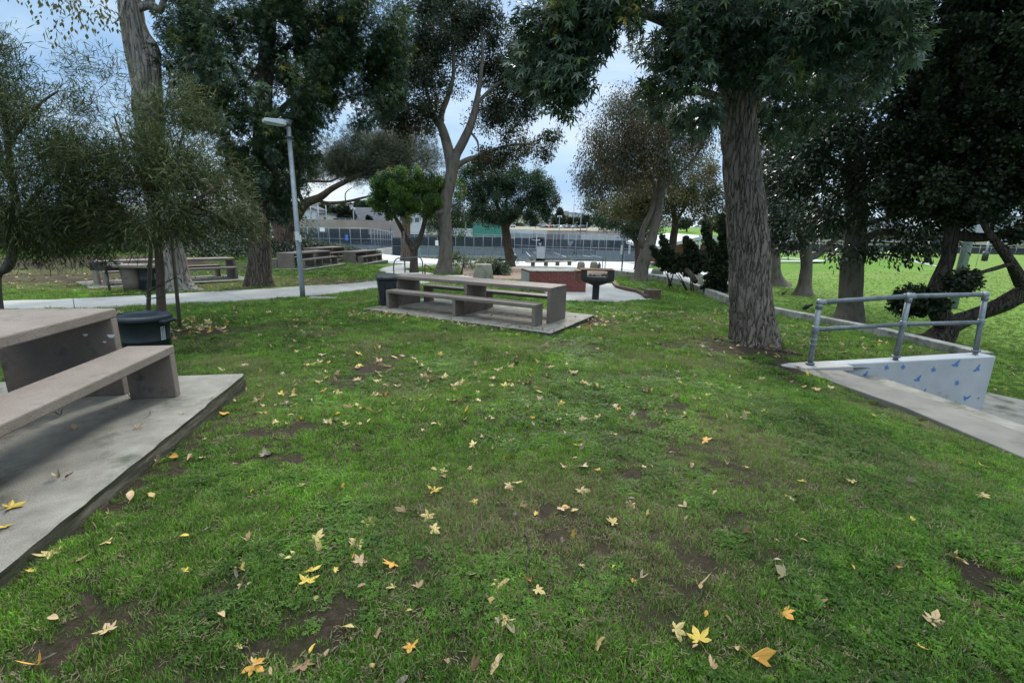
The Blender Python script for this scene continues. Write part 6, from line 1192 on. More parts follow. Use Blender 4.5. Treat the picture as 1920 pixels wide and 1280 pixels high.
house('white gabled house behind the left court, nearest the light pole', 566, 592, 392, 418, 150, PALEW, 'gable', ((.3, .4), (.7, .75)), .28, gable_front=True)
house('cream flat-roofed house right of the white gabled house', 593, 620, 401, 420, 152, CREAM, 'flat', ((.62, .6),))
house('grey-roofed house on the hill beyond the tall light masts', 588, 618, 388, 400, 230, LGREY, 'gable', ((.3, .5), (.7, .5)))
house('hip-roofed white house behind the round bushy trees', 634, 668, 390, 402, 220, PALEW, 'hip', ((.3, .5), (.55, .5), (.8, .5)))
house('pale house low beside the dark arched shrub', 662, 690, 402, 416, 170, PALEW, 'gable', ((.35, .6),))
house('long grey-roofed low house above the court corner', 664, 720, 412, 422, 160, LGREY, 'gable', ((.2, .5), (.5, .5)))
house('white house partly behind the Y-forked tree', 738, 790, 398, 425, 165, PALEW, 'flat', ((.3, .5), (.6, .5), (.85, .5)))
house('pale house seen left of the left sweetgum trunk beyond the court', 500, 530, 402, 425, 150, PALEW, 'gable', ((.5, .5),))
house('distant white flat-topped building on the hill in the sky gap', 1066, 1080, 399, 406, 420, PALEW, 'flat', ((.5, .5),), depth=14)
house('distant grey building right of the white flat-topped one on the hill', 1080, 1096, 400, 408, 415, LGREY, 'flat', ((.3, .5), (.7, .5)), depth=14)
house('distant low white house left on the hill in the sky gap', 1046, 1066, 403, 409, 400, PALEW, 'gable', ((.5, .5),), depth=12)
house('pale building through the gap right of the big sweetgum', 1452, 1520, 405, 440, 190, PALEW, 'flat', ((.2, .5), (.5, .5), (.8, .5)), depth=14)
house('grey building beyond the field behind the cypress', 1840, 1935, 405, 440, 210, LGREY, 'flat', ((.2, .5), (.5, .5), (.8, .5)), depth=14)
house('low grey building far behind the field magnolia', 1620, 1700, 424, 440, 230, LGREY, 'gable', ((.2, .5), (.8, .5)), depth=14)
house('pale blue-grey building glimpsed through the foliage at the far left', 0, 60, 395, 425, 70, pmat('blue_wall', [(.10, .16, .32), (.14, .20, .36)], .3, .8), 'flat', ((.3, .6),), depth=8)
# brick park building with grey gabled roof
A_, B_ = aty(1258, 485, 52), aty(1352, 478, 50); t = thing('park_building', 'orange brick park building with a low grey gabled roof behind the junipers', 'building', (A_.x, 52, -1.5)); w = B_.x - A_.x; ze = aty(1290, 459, 52).z + 1.5; zr = aty(1318, 445, 52).z + 1.5
m = MB(); m.box((w / 2, 5, ze / 2), (w, 10, ze)); m.build('wall', M_['brickorange'], t)
m = MB(); m.add([(-2.5, -1.2, ze - .5), (w * .62, -1.2, zr), (w + 2.5, -1.2, ze + .15), (w + 2.5, 11, ze + .4), (w * .62, 11, zr + .3), (-2.5, 11, ze)], [(0, 1, 4, 5), (1, 2, 3, 4)]); o = m.build('roof', LGREY, t); md = o.modifiers.new('s', 'SOLIDIFY'); md.thickness = .35; md.offset = 0
m = MB(); m.box((w * .55, -1.0, 1.6), (.22, .22, 3.6)); m.build('roof_post', PALEW, t)
m = MB(); m.box((w * .78, -.03, ze * .5), (1.2, .1, ze * .55)); m.build('doorway', M_['dark'], t)
# ---------------------------------------------------------------- cars parked on the hillside row
CARC = [(.5, .5, .52), (.05, .055, .06), (.22, .02, .02), (.03, .04, .09), (.6, .6, .6), (.12, .13, .15), (.25, .27, .3), (.02, .02, .025)]
CARM = [pmat('car_paint', [c, tuple(k * .9 for k in c)], 1, .3, spec=.7) for c in CARC]
def car(ci, label, loc, rz):
    t = thing('parked_car', label, 'car', loc, rz, 'cars parked in a row behind the courts'); L_, w_ = 4.4, 1.8
    prof = [(-2.2, .35), (-2.2, .85), (-1.9, .95), (-1.35, 1.0), (-.8, 1.42), (.6, 1.45), (1.25, 1.0), (2.0, .85), (2.2, .6), (2.2, .35)]
    m = MB(); m.extrude([(x, -w_ / 2, z) for x, z in prof], (0, w_, 0)); m.build('body', CARM[ci], t, bevel=.06)
    m = MB(); m.extrude([(-1.2, -w_ / 2 - .012, 1.02), (-.75, -w_ / 2 - .012, 1.36), (.55, -w_ / 2 - .012, 1.38), (1.05, -w_ / 2 - .012, 1.02)], (0, w_ + .024, 0)); m.build('side_window', WIN, t)
    for x in (-1.35, 1.35):
        for y in (-w_ / 2, w_ / 2): m = MB(); m.tube([(x, y - .1, .33), (x, y + .1, .33)], .33, 14); m.build('wheel', M_['blackplastic'], t)
    return t
names = ['white', 'black', 'dark red', 'navy blue', 'silver white', 'charcoal', 'grey', 'black']
k = 0
for px in (956, 1024, 1034, 1044, 1055, 1066, 1078, 1092):
    p = aty(px, 427 - (3 if px < 1000 else 0), 178); car(k % 8, names[k % 8] + ' car behind the courts, ' + ('alone above the teal wall' if px < 1000 else '%s from left under the sky gap' % ['first', 'second', 'third', 'fourth', 'fifth', 'sixth', 'seventh'][k - 1]), (p.x, p.y, p.z - .5), .5 + random.uniform(-.1, .1)); k += 1
for px, lb in ((1245, 'white car on the road above the brick building, left'), (1275, 'dark car on the road above the brick building, centre'), (1305, 'white car on the road above the brick building, right')):
    p = aty(px, 429, 170); car(0 if 'white' in lb else 5, lb, (p.x, p.y, p.z - .3), 0.1)
# grass verge with cars at right (bright strip above the brick building)
m = MB(); m.add([aty(1215, 442, 120), aty(1380, 444, 120), aty(1400, 428, 168), aty(1195, 425, 168)], [(0, 1, 2, 3)]); tag(m.build('verge', FIELD), 'bright green verge above the brick building', 'verge', kind='structure')
m = MB(); m.add([aty(940, 431, 160), aty(1120, 432, 160), aty(1125, 426.5, 185), aty(930, 424, 185)], [(0, 1, 2, 3)]); tag(m.build('car_park', pmat('yellowed_slope', [(.13, .115, .07), (.18, .16, .09)], .3, .9)), 'yellowed slope and car park behind the courts', 'car park', kind='structure')
# ---------------------------------------------------------------- light masts and thin poles in the distance
def mast(label, px, pyb, pyt, Y, r=.12, arm=None, mt='fencepost', name='light_mast'):
    a, b = aty(px, pyb, Y), aty(px, pyt, Y); h = b.z - a.z; t = thing(name, label, 'mast', (a.x, Y, a.z - 2)); m = MB(); m.tube([(0, 0, 0), (0, 0, h + 2)], [r, r * .7], 8); m.build('pole', M_[mt], t)
    if arm: m = MB(); m.box((0, 0, h + 2), (arm, .3, .25)); m.box((-arm * .4, -.2, h + 1.8), (arm * .2, .4, .4)); m.box((arm * .4, -.2, h + 1.8), (arm * .2, .4, .4)); m.build('lamp_head', M_['lamp'], t)
for i, (px, pb, pt, Y, arm, lb) in enumerate([(573, 432, 370, 95, 1.6, 'tall court light mast just right of the light pole'), (585, 430, 376, 95, None, 'white tall mast in front of the gabled house'), (599, 432, 384, 95, None, 'thin white mast right of the gabled house'), (614, 434, 385, 92, None, 'thin mast left of the hip-roofed house'), (664, 424, 390, 120, 1.0, 'double white mast in front of the pale house'), (732, 422, 404, 110, None, 'short white mast left of the Y-forked tree'), (873, 432, 412, 130, 1.5, 'white mast between the two dark round trees'), (1048, 438, 405, 125, 1.2, 'pale mast in the sky gap left of the row of cars'), (1074, 436, 372, 150, None, 'tall thin mast in the middle of the sky gap'), (1088, 436, 385, 140, None, 'thick white mast right of the middle of the sky gap'), (540, 420, 396, 110, 1.5, 'mast glimpsed between the sweetgum and the pine'), (1100, 434, 417, 150, None, 'short white post beside the distant soccer frame')]):
    mast(lb, px, pb, pt, Y, .16 if 'white' in lb else .11, arm)
t = thing('climbing_frame', 'dark fenced backstop box on the slope between the houses', 'backstop', tuple(aty(625, 420, 125))); a = aty(625, 420, 125); b = aty(660, 410, 125); w, h = b.x - a.x, b.z - a.z
m = MB(); m.box((w / 2, .05, h / 2), (w, .04, h)); m.build('netting', M_['screen'], t); m = MB()
for f_ in (0, .33, .66, 1): m.tube([(w * f_, 0, -1), (w * f_, 0, h)], .06, 6)
m.tube([(0, 0, h), (w, 0, h)], .06, 6); m.build('frame', M_['fencepost'], t)
# distant trees
def far_tree(label, px, pyb, lob, Y, leaf='far', trunk=True, n=60, per=60, size=None, name='distant_tree'):
    a = aty(px, pyb, Y); t = thing(name, label, 'tree', tuple(a), 0, 'trees far beyond the courts and the field'); m = MB(); k = Y / F; top = aty(lob[0][0], lob[0][1], Y); m.tube([a - Vector((0, 0, 2)), a.lerp(top, .5), top], [.3, .25, .1], 6); o = m.build('trunk', BK['brown'], t); o.matrix_parent_inverse = Matrix.Translation(-a)
    C = lobes_pts([(x, y, Y, rx, ry, rx * k * .8, n) for x, y, rx, ry in lob], hollow=.4); f_ = foliage('crown', t, C, C.mean(0), per, 2.4 * k * 1.1, OVAL, size or Y * .0042, LM[leaf], out=.8, crnd=.6); f_.matrix_parent_inverse = Matrix.Translation(-a)
far_tree('yellow-green tree behind the cream house', 606, 405, [(606, 392, 12, 9), (614, 394, 9, 8)], 190)
far_tree('dense round dark tree in front of the hip-roofed house', 640, 415, [(640, 398, 19, 14), (652, 404, 14, 12), (626, 408, 10, 10)], 160, 'hedge')
far_tree('open-crowned tall tree above the grey-roofed low house', 684, 412, [(684, 388, 14, 9), (700, 392, 15, 10), (674, 384, 8, 6), (705, 402, 12, 9)], 180)
far_tree('brownish tree right of the open-crowned tree', 716, 420, [(712, 408, 12, 10), (700, 412, 8, 8)], 165, 'grey')
far_tree('small dark arched shrub beside the pale house', 692, 418, [(692, 412, 4, 6)], 158, 'dark', n=20, name='distant_shrub')
far_tree('bushy tree behind the sweetgum and pine trunks', 525, 420, [(520, 404, 16, 13), (548, 408, 14, 9)], 170, 'hedge')
far_tree('bluish round tree right of the masts in the sky gap', 1098, 432, [(1098, 416, 11, 12), (1090, 424, 9, 9)], 200, 'far')
far_tree('low trees on the hill under the white building', 1060, 420, [(1055, 412, 12, 5), (1075, 414, 16, 6), (1045, 410, 8, 6)], 260, 'far')
far_tree('thin tree in the left edge of the sky gap', 1048, 420, [(1049, 403, 4, 10), (1052, 412, 6, 8)], 220, 'far')
far_tree('low green trees left of the teal wall', 865, 430, [(862, 424, 14, 7), (880, 422, 10, 8)], 170, 'hedge')
far_tree('bare grey tree above the brick building', 1288, 436, [(1288, 415, 13, 12), (1280, 421, 9, 6)], 140, 'grey', per=16)
far_tree('pale green tree above the brick building roof, right', 1335, 440, [(1335, 418, 22, 14), (1355, 425, 16, 12)], 120, 'far')
for i, (x, w_, h_) in enumerate([(1420, 40, 15), (1480, 38, 14), (1560, 44, 14), (1640, 50, 12), (1720, 44, 14), (1790, 40, 16), (1870, 50, 18), (1930, 40, 14)]):
    far_tree(['first', 'second', 'third', 'fourth', 'fifth', 'sixth', 'seventh', 'eighth'][i] + ' from the left of the hazy trees lining the far side of the field', x, 452, [(x, 438, w_, h_ * .8), (x + 20, 441, w_ * .6, h_ * .5)], 215 + 8 * (i % 3), 'far', n=50, name='distant_tree')
for i, (px, py, Y, w_) in enumerate([(556, 392, 300, 16), (574, 386, 330, 14), (598, 384, 340, 16), (628, 386, 320, 14), (648, 383, 350, 16), (672, 388, 310, 14), (700, 386, 330, 16), (728, 390, 300, 16), (748, 394, 290, 14), (962, 418, 300, 16), (990, 414, 320, 14), (1030, 412, 330, 14), (1112, 412, 320, 16)]):
    nm = ['first', 'second', 'third', 'fourth', 'fifth', 'sixth', 'seventh', 'eighth', 'ninth', 'tenth', 'eleventh', 'twelfth', 'thirteenth'][i]
    house(nm + ' from the left of the tiny houses on the skyline slope behind the courts', px - w_ / 2, px + w_ / 2, py + 3, py + 11, Y, [PALEW, LGREY, CREAM][i % 3], ['hip', 'flat', 'gable'][i % 3], ((.25, .6), (.7, .6)))
    far_tree('skyline tree beside the ' + nm + ' tiny house from the left', px + 11, py + 12, [(px + 11, py + 5, 7, 5), (px + 15, py + 8, 6, 4)], Y - 8, 'far' if i % 2 else 'hedge', n=22, per=40)
# more hillside houses and trees spread along the horizon (glimpsed between trunks)
for i, (px, Y) in enumerate([(100, 170), (190, 200), (260, 150), (360, 180), (430, 210), (800, 250), (915, 260), (1005, 300), (1160, 260), (1230, 240)]):
    house('small hillside house number %s from the left among the trees far behind' % ['one', 'two', 'three', 'four', 'five', 'six', 'seven', 'eight', 'nine', 'ten'][i], px, px + 26, 408 + px * .0208 - 6, 424 + px * .0208 - 6, Y, [PALEW, CREAM, LGREY][i % 3], ['gable', 'hip', 'flat'][i % 3])
    far_tree('hillside tree beside the small hillside house number %s' % ['one', 'two', 'three', 'four', 'five', 'six', 'seven', 'eight', 'nine', 'ten'][i], px + 40, 424 + px * .0208, [(px + 40, 410 + px * .0208, 22, 12), (px + 60, 414 + px * .0208, 16, 9)], Y + 5, 'far')
# ---------------------------------------------------------------- goals, padded posts, birds on the field
def padded(label, px, pyb, pyt, Y, w):
    a = aty(px, pyb, Y); h = aty(px, pyt, Y).z - a.z; t = thing('padded_post', label, 'post', tuple(a)); m = MB(); m.tube([(0, 0, 0), (0, 0, h * 2.2)], .1, 10); m.build('pole', M_['galv'], t); m = MB(); m.lathe([(w, .05), (w, h), (w * .6, h + .05)], n=12); m.build('pad', M_['blackplastic'], t)
padded('field post with a black pad in the middle of the green field', 1737, 493, 474, 60, .32); padded('field post with a black pad close left of the cypress limb', 1845, 490, 472, 55, .30); padded('thin field post near the dark backstop', 1625, 463, 447, 120, .25)
mast('pale grey steel mast leaning beside the cypress trunk', 1782, 590, 150, 20.5, .20, None, 'galv', 'field_mast')
for (px, pb, pt, Y, lb) in ((1650, 490, 462, 62, 'thin net pole on the field, left one'), (1690, 492, 464, 62, 'thin net pole on the field, middle one'), (1830, 498, 460, 60, 'thin net pole on the field, right one')): mast(lb, px, pb, pt, Y, .035, None, 'galvdark', 'net_pole')
fence('low dark fence along the far side of the field', Vector((60, 150, -1.6)), Vector((175, 142, -1.6)), 2.2, 16, ((0, 1, .1, 2.0, 'screen'),), mid=False, link=False, name='field_fence', r=.06)
def bird(label, px, py, s, walk):
    p = fb(px, py); t = thing('black_bird', label, 'bird', tuple(p), walk); m = MB()
    m.lathe([(.005, -.16), (.035, -.12), (.07, -.04), (.075, .03), (.05, .10), (.035, .14), (.042, .18), (.035, .215), (.01, .235)], n=12); o = m.build('body', M_['dark'], t); o.rotation_euler = (0, 1.15, 0); o.location = (0, 0, .17); o.scale = (s, s, s)
    m = MB(); m.tube([(.21 * s, 0, .27 * s), (.30 * s, 0, .25 * s)], [.014, .003], 6); m.build('beak', M_['dark'], t); m = MB(); m.box((-.22 * s, 0, .09 * s), (.18 * s, .07 * s, .012)); m.build('tail', M_['dark'], t)
    for sy_ in (-.03, .03): m = MB(); m.tube([(0, sy_, 0), (.01, sy_, .12)], .006, 5); m.build('leg', M_['dark'], t)
bird('black bird standing at the foot of the small grey magnolia', 1468, 556, 1.0, .4); bird('black bird with spread tail feeding beyond the retaining wall', 1511, 583, 1.25, 0.1); bird('black bird on the field left of the cypress', 1667, 587, 1.0, 2.8)
# ---------------------------------------------------------------- people
def person(label, loc, rz, J, cat='person', scale=1.0, shirt='cloth', legs='cloth'):
    t = thing('person', label, cat, loc, rz); names_ = list(J); me = bpy.data.meshes.new('body'); ids = {n_: i for i, n_ in enumerate(names_)}
    E = [('pelvis', 'chest'), ('chest', 'neck'), ('neck', 'head'), ('head', 'crown'), ('chest', 'shl'), ('shl', 'ell'), ('ell', 'hal'), ('chest', 'shr'), ('shr', 'elr'), ('elr', 'har'), ('pelvis', 'hipl'), ('hipl', 'knl'), ('knl', 'anl'), ('anl', 'tol'), ('pelvis', 'hipr'), ('hipr', 'knr'), ('knr', 'anr'), ('anr', 'tor')]
    me.from_pydata([J[n_][:3] for n_ in names_], [(ids[a], ids[b]) for a, b in E], []); o = bpy.data.objects.new('body', me); COL.objects.link(o); o.parent = t; o.scale = (scale,) * 3
    md = o.modifiers.new('skin', 'SKIN'); 
    for i, n_ in enumerate(names_): me.skin_vertices[0].data[i].radius = (J[n_][3], J[n_][3]); me.skin_vertices[0].data[i].use_root = n_ == 'pelvis'
    s = o.modifiers.new('sub', 'SUBSURF'); s.levels = 1; s.render_levels = 2; me.materials.append(M_[shirt]); return t
J = dict(pelvis=(0, 0, .93, .13), chest=(.10, 0, 1.32, .15), neck=(.14, 0, 1.48, .055), head=(.17, 0, 1.58, .09), crown=(.18, 0, 1.70, .07), shl=(.10, .19, 1.40, .065), ell=(.28, .24, 1.20, .045), hal=(.50, .20, 1.28, .035), shr=(.10, -.19, 1.40, .065), elr=(.0, -.30, 1.15, .045), har=(.20, -.34, 1.0, .035),
         hipl=(0, .1, .88, .10), knl=(.22, .10, .52, .07), anl=(.18, .10, .08, .045), tol=(.34, .10, .03, .035), hipr=(0, -.1, .88, .10), knr=(-.16, -.1, .52, .07), anr=(-.50, -.1, .20, .045), tor=(-.48, -.1, .06, .03))
p = Vector(ray(1078, 483)); yy = 77.0; q = aty(1078, 483, yy); person('person in dark sports clothes running on the tennis court', (q.x, yy, cp_(q.x, yy)), .15, J)
# stroller with a dark canopy half hidden by the round tree's trunk
q = aty(966, 496, 50); t = thing('stroller', 'dark stroller with small wheels half hidden by the dark round tree trunk', 'stroller', (q.x, 50, q.z), .4)
m = MB(); m.lathe([(.10, .55), (.28, .62), (.32, .8), (.24, 1.0), (.1, 1.1)], (-.1, 0, 0), 14); m.build('canopy', M_['blackplastic'], t); m = MB(); m.box((0, 0, .5), (.6, .4, .2), M=Matrix.Rotation(-.3, 3, 'Y')); m.build('seat', M_['cloth'], t)
m = MB(); m.tube([(.35, .2, .16), (-.35, .2, .95)], .02, 6); m.tube([(.35, -.2, .16), (-.35, -.2, .95)], .02, 6); m.tube([(-.3, .2, .16), (.2, .2, .6)], .02, 6); m.tube([(-.3, -.2, .16), (.2, -.2, .6)], .02, 6); m.tube([(-.35, -.2, .95), (-.35, .2, .95)], .02, 6); m.build('frame', M_['lamp'], t)
for x in (-.3, .35):
    for y in (-.2, .2):
        m = MB(); P = [(x + .15 * math.cos(a), y, .16 + .15 * math.sin(a)) for a in np.linspace(0, 6.283, 17)]; m.tube(P, .022, 6); m.build('wheel', M_['sign'] if y < 0 else M_['blackplastic'], t)
# ---------------------------------------------------------------- fallen leaves: the 300 that show largest are things, the rest one carpet
LF = {'yellow': [(.42, .28, .035), (.52, .38, .07)], 'pale yellow': [(.38, .27, .085), (.47, .36, .15)], 'tan': [(.34, .22, .11), (.46, .32, .18)], 'brown': [(.17, .095, .05), (.26, .15, .08)], 'cream': [(.30, .235, .14), (.38, .31, .19)], 'grey-brown': [(.11, .082, .06), (.18, .14, .105)], 'orange': [(.48, .22, .03), (.55, .30, .06)]}
LFM = {k_: pmat('fallen_leaf_' + k_.replace(' ', '_').replace('-', '_'), v, 30, .6, .2, 120, dirt=((.16, .10, .04), 22, .63)) for k_, v in LF.items()}
def leaf_mesh(kind, mat, seed):
    R = np.random.RandomState(seed); V = []; Fs = []; cur = R.uniform(.2, 1.0) if kind != 'star' else R.uniform(-.15, .9); cx = R.uniform(.1, .5)
    sk = R.uniform(-.5, .5)
    def z(x, y): return cur * .5 * (y * y) + cx * .35 * (x - .3) ** 2 + .06 * math.sin(7 * x + seed) * y + sk * x * y + (.5 * max(0, y) ** 1.5 if kind == 'curl' else 0)
    if kind in ('star', 'curl'):
        out_ = []; n_l = 5 if kind == 'star' else R.randint(3, 5); angs = np.linspace(-2.0, 2.0, n_l) if kind == 'star' else np.sort(R.uniform(-1.9, 1.9, n_l))
        for i, a in enumerate(angs):
            a = a + R.uniform(-.14, .14); Lb = (.62 + .38 * math.cos(a * .62)) * R.uniform(.62, 1.12)
            for da, r in ((-.46, .46), (-.33, .70), (-.13, .88), (0, 1.08), (.13, .88), (.33, .70), (.46, .46)): out_.append((math.cos(a + da) * r * Lb, math.sin(a + da) * r * Lb))
        P = [(0, 0), (-.02, -.06)] + out_ + [(-.02, .06)]
        V = [(x, y, z(x, y)) for x, y in P]; Fs = [(0, i, i + 1) for i in range(1, len(P) - 1)]
        # crisp folded variants
        if kind == 'curl': V = [(x, y * .6, zz_ + abs(y) * .7) for (x, y, zz_) in V]
    else:
        for i in range(9):
            x = i / 8; w_ = .22 * math.sin(math.pi * min(1, x * .9 + .08)) ** .8
            for s_ in (-1, 0, 1): V.append((x, s_ * w_, z(x, s_ * w_ * 2.2) + .12 * math.sin(3 * x)))
        Fs = [(3 * i + k_, 3 * i + k_ + 1, 3 * i + k_ + 4, 3 * i + k_ + 3) for i in range(8) for k_ in (0, 1)]
    nb = len(V); sl = R.uniform(.35, .8); sa = R.uniform(-.4, .4); pr = None
    for i in range(5):
        t_ = i / 4; x, y = -sl * t_, sa * t_ * t_ * .6
        for q_ in ((0, -.011, 0), (0, .011, 0), (0, 0, .016)): V.append((x + q_[0], y + q_[1], q_[2] + .10 * math.sin(t_ * 2.5)))
    for i in range(4):
        for a in range(3): Fs.append((nb + 3 * i + a, nb + 3 * i + (a + 1) % 3, nb + 3 * i + 3 + (a + 1) % 3, nb + 3 * i + 3 + a))
    me = bpy.data.meshes.new('leaf'); me.from_pydata(V, [], Fs); me.materials.append(mat); md = None
    return me
LM2 = {}
def lmesh(kind, col, v):
    k_ = (kind, col, v)
    if k_ not in LM2: LM2[k_] = leaf_mesh(kind, LFM[col], hash((kind == 'star', len(col), v)) % 1000 + v)
    return LM2[k_]
def on_any(px, py):
    """ground, slab or ledge under a pixel"""
    d = ray(px, py); q = on(px, py)
    for (o, ax, bx, a0, a1, b0, b1) in SLABS:
        s = atz(px, py, o.z); a = (s - o).dot(ax); b = (s - o).dot(bx)
        if a0 < a < a1 and b0 < b < b1: return Vector((s.x, s.y, o.z)), True
    return q, False
def put_leaf(px, py, size, kind, col, v, rz=None, label=None, tilt=.3, group=None):
    p, hard = on_any(px, py); o = bpy.data.objects.new('fallen_leaf', lmesh(kind, col, v)); COL.objects.link(o); lift = .006 if hard else .022
    o.location = (p.x, p.y, p.z + lift); size *= .60; o.scale = (size,) * 3; o.rotation_euler = (random.uniform(-tilt, tilt), random.uniform(-tilt, tilt), random.uniform(0, 6.28) if rz is None else rz)
    return tag(o, label or ('%s %s fallen leaf lying on the lawn' % (col, {'star': 'star-shaped', 'curl': 'curled', 'oval': 'narrow'}[kind])), 'leaf', group or ('%s %s leaves scattered on the lawn' % (col, {'star': 'star-shaped', 'curl': 'curled', 'oval': 'narrow'}[kind])))
SP = [(100, 1046, .13, 'star', 'pale yellow', 0, 'large pale yellow star-shaped leaf close to the near slab edge'), (18, 952, .11, 'star', 'yellow', 1, 'yellow leaf on the near slab, upper of the two at the left edge'), (8, 988, .09, 'star', 'yellow', 2, 'yellow leaf on the near slab, lower of the two at the left edge'), (246, 943, .13, 'oval', 'tan', 0, 'big tan curled leaf against the side of the near slab'),
      (580, 1078, .10, 'star', 'yellow', 3, 'bright yellow leaf with a bent stalk left of the centre foreground'), (558, 1046, .10, 'star', 'pale yellow', 4, 'pale yellow leaf just behind the bright yellow one in the left foreground'), (812, 925, .10, 'star', 'yellow', 5, 'yellow leaf standing up with a long stalk in the middle foreground'), (812, 998, .10, 'star', 'pale yellow', 6, 'pale yellow leaf with grey tips in the middle foreground'), (466, 1020, .09, 'curl', 'tan', 1, 'tan crumpled leaf in the left foreground'), (355, 1010, .09, 'oval', 'yellow', 1, 'narrow yellow folded leaf in the left foreground'),
      (892, 946, .06, 'star', 'yellow', 7, 'small yellow leaf right of the standing leaf'), (975, 955, .07, 'curl', 'tan', 2, 'tan leaf above the twig'), (1052, 958, .09, 'star', 'tan', 8, 'tan star-shaped leaf in the centre by a soil patch'), (1150, 986, .09, 'star', 'pale yellow', 9, 'pale leaf with a brown edge right of the centre'), (1308, 1104, .10, 'curl', 'tan', 3, 'tan hooked leaf in the right foreground'), (1472, 1085, .13, 'curl', 'cream', 4, 'cream three-pointed leaf in the right foreground'), (1588, 1064, .11, 'oval', 'yellow', 2, 'bright yellow rolled leaf in the right foreground'), (1515, 1022, .08, 'oval', 'pale yellow', 3, 'pale flat leaf above the cream leaf'), (1708, 981, .11, 'oval', 'yellow', 4, 'yellow pointed leaf near the right side'), (1702, 908, .08, 'curl', 'grey-brown', 5, 'grey curled leaf on the right lawn'),
      (1310, 1208, .10, 'star', 'yellow', 10, 'yellow three-lobed leaf at the bottom right of centre'), (1408, 1240, .11, 'curl', 'orange', 6, 'orange-brown curled leaf near the bottom edge'), (965, 1195, .07, 'curl', 'cream', 7, 'cream curled leaf near the bottom centre'), (785, 1110, .08, 'curl', 'tan', 8, 'tan folded leaf in the lower middle'), (686, 1102, .07, 'oval', 'brown', 5, 'brown leaf with a long thin stalk in the lower middle'), (283, 1138, .12, 'curl', 'grey-brown', 9, 'grey withered leaf on dark soil in the left foreground'), (110, 1168, .09, 'oval', 'tan', 6, 'tan rolled leaf in the lower left'), (75, 1255, .08, 'curl', 'orange', 10, 'orange-brown leaf with long stalk at the bottom left corner'), (350, 1077, .05, 'star', 'yellow', 11, 'small yellow leaf in the left foreground grass'), (56, 1077, .05, 'star', 'yellow', 12, 'small yellow-green leaf under the large pale star-shaped one'), (455, 1102, .05, 'curl', 'tan', 11, 'small tan leaf tip in the left foreground'),
      (1050, 760, .11, 'star', 'yellow', 13, 'vivid yellow star-shaped leaf in the middle of the lawn'), (938, 828, .08, 'curl', 'yellow', 12, 'yellow curled leaf beside a tan one in mid-lawn'), (1085, 840, .10, 'star', 'yellow', 14, 'yellow leaf in mid-lawn right of centre'), (888, 838, .10, 'star', 'pale yellow', 15, 'pale star-shaped leaf in mid-lawn left of the curled yellow one'), (675, 765, .15, 'star', 'pale yellow', 16, 'cluster-forming large pale leaf on the left mid-lawn'), (690, 770, .12, 'star', 'yellow', 17, 'yellow leaf on top of the pale cluster on the left mid-lawn'), (660, 770, .12, 'curl', 'tan', 13, 'tan leaf in the pale cluster on the left mid-lawn'), (420, 778, .12, 'star', 'orange', 18, 'orange-yellow leaf beside the near slab'), (352, 868, .12, 'curl', 'tan', 14, 'tan leaf with brown edge beside the near slab'), (300, 872, .11, 'curl', 'tan', 15, 'tan leaf pile piece against the near slab, left'), (318, 862, .12, 'oval', 'orange', 7, 'orange leaf pile piece against the near slab, right'),
      (1858, 816, .12, 'oval', 'yellow', 8, 'yellow leaf on the concrete ledge at the right'), (1516, 708, .13, 'curl', 'yellow', 16, 'yellow upright leaf in the soil below the wall cap'), (1528, 732, .11, 'star', 'pale yellow', 19, 'pale yellow leaf on the grass just below the wall cap'), (1286, 786, .12, 'star', 'yellow', 20, 'yellow leaf right of the middle of the lawn'), (1296, 882, .10, 'oval', 'brown', 9, 'rusty brown narrow leaf right of centre'), (113, 780, .12, 'curl', 'brown', 17, 'brown leaf on the near slab under the bench'), (140, 806, .12, 'oval', 'tan', 10, 'long tan leaf on the near slab beyond the bench'), (258, 805, .12, 'curl', 'tan', 18, 'curled tan leaf on the near slab in front of the bench leg'), (185, 737, .13, 'star', 'pale yellow', 21, 'pale yellow leaf on the near slab behind the bench leg'), (122, 898, .07, 'curl', 'brown', 19, 'small dark brown leaf on the middle of the near slab'),
      (985, 604, .16, 'star', 'yellow', 22, 'yellow leaf on the middle slab under the bench')]
for (px, py, s, kd, c_, v, lb) in SP: put_leaf(px, py, s, kd, c_, v % 9, None, lb)
cand = []; R = random.Random(99)
while len(cand) < 1150:
    px = R.uniform(0, 1919); py = 586 + 690 * R.random() ** 2.6
    if py > 800 and R.random() > .17: continue
    dens = math.exp(-((px - 900) / 520) ** 2) * 1.0 + .25
    if px < 520 and 600 < py < 700: dens = .5
    if R.random() > dens: continue
    d = ray(px, py)
    p, hard = on_any(px, py)
    if p.x > B(p.y) - .05 or p.y < 1.2 or p.y > 40: continue
    if hard and R.random() > .12: continue
    if R.random() > (fbm(p.x * .9, p.y * .9, 91, 2) * 1.5 if py < 800 else 1): continue
    cand.append((py, px))
for _ in range(170): cand.append((R.uniform(610, 632) , R.uniform(690, 1040)))   # windrow along the middle slab
cand = [(py if not (690 < px < 1040 and 600 < py < 640) else 588 + (px - 690) * .115 + R.gauss(0, 4), px) for py, px in cand]
cand.sort(reverse=True)
cols = ['pale yellow'] * 22 + ['tan'] * 32 + ['cream'] * 10 + ['yellow'] * 11 + ['brown'] * 14 + ['grey-brown'] * 6 + ['orange'] * 5
nbig = 300 - len(SP)
for py, px in cand[:nbig]:
    put_leaf(px, py, R.choice([.04, .055, .07, .085, .10]), R.choice(['star', 'star', 'curl', 'curl', 'oval']), R.choice(cols), R.randrange(9), tilt=.45)
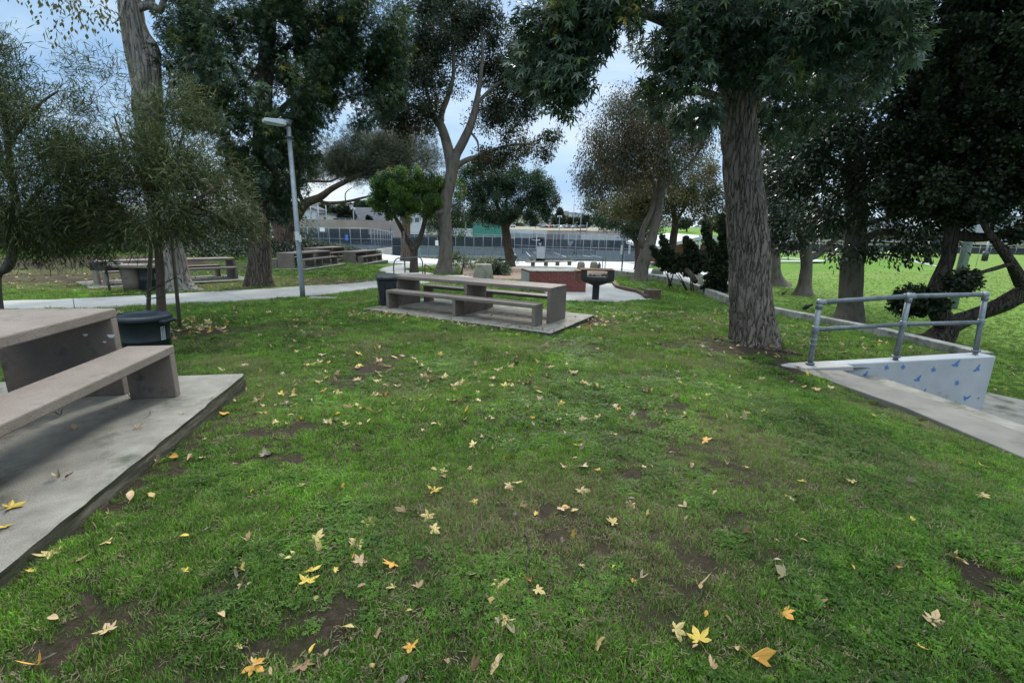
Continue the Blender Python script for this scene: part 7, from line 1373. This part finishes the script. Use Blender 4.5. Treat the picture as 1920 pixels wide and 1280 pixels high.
def leaf_carpet(pts, name, label):
    VV, FF, MI = [], [], []; mats = list(LFM); base = 0
    for (x, y, z_, s) in pts:
        cname = R.choice(cols); me = lmesh(R.choice(['star', 'star', 'curl']), cname, R.randrange(9)); co = np.zeros(len(me.vertices) * 3); me.vertices.foreach_get('co', co); co = co.reshape(-1, 3) * s
        from mathutils import Euler
        E_ = np.array(Euler((R.uniform(-.5, .5), R.uniform(-.5, .5), R.uniform(0, 6.28))).to_matrix()); co = co @ E_.T + np.array([x, y, z_ + .02]); VV.append(co)
        for pl in me.polygons: FF.append(tuple(v_ + base for v_ in pl.vertices)); MI.append(mats.index(cname))
        base += len(co)
    me = bpy.data.meshes.new(name); me.from_pydata(np.concatenate(VV).tolist(), [], FF)
    for k_ in mats: me.materials.append(LFM[k_])
    me.polygons.foreach_set('material_index', MI); o = bpy.data.objects.new(name, me); COL.objects.link(o); return tag(o, label, 'leaves', kind='stuff')
pts = []
for py, px in cand[nbig:]: p, h_ = on_any(px, py); pts.append((p.x, p.y, p.z, R.choice([.045, .055, .065, .07])))
def belt(n, px0, px1, py0, py1, s=(.05, .085)):
    k_ = 0
    while k_ < n:
        px, py = R.uniform(px0, px1), R.uniform(py0, py1); p, h_ = on_any(px, py); k_ += 1
        if p.x < B(p.y) - .1 and not h_: pts.append((p.x, p.y, p.z, R.uniform(*s)))
belt(260, 0, 480, 512, 556); belt(260, 560, 720, 522, 540); belt(60, 480, 680, 512, 530); belt(80, 1120, 1400, 565, 625); belt(120, 1150, 1372, 527, 560); belt(90, 1455, 1740, 590, 668); belt(40, 380, 700, 575, 620); belt(80, 1040, 1140, 592, 622); belt(60, 300, 430, 600, 625)
pts = [p for p in pts if not any(inpoly(np.array([p[0]]), np.array([p[1]]), Q)[0] for Q in PATHP[:3]) or R.random() < .04]
leaf_carpet(pts, 'leaf_litter', 'scattered small fallen leaves over the farther lawn')
pf = []
for k_ in range(160):
    y = R.uniform(9, 30); x = float(B(y)) + .5 + R.random() * 14; pf.append((x, y, float(FZ(x, y)), R.uniform(.04, .075)))
leaf_carpet(pf, 'leaf_litter', 'sparse fallen leaves on the lower field')
# small twigs in the grass
for (px0, py0, px1, py1, lb) in ((984, 1002, 994, 1112, 'thin dark twig lying in the grass in the centre foreground'), (1742, 1128, 1790, 1146, 'short grey stick in the grass near the right side'), (108, 1232, 60, 1262, 'thin pale stalk on the soil at the bottom left')):
    a, b = on(px0, py0), on(px1, py1); m = MB(); m.tube([a + Vector((0, 0, .022)), a.lerp(b, .35) + Vector((.012, 0, .03)), a.lerp(b, .7) + Vector((-.006, 0, .028)), b + Vector((0, 0, .02))], [.006, .005, .005, .003], 7); tag(m.build('twig', BK['brown']), lb, 'twig')
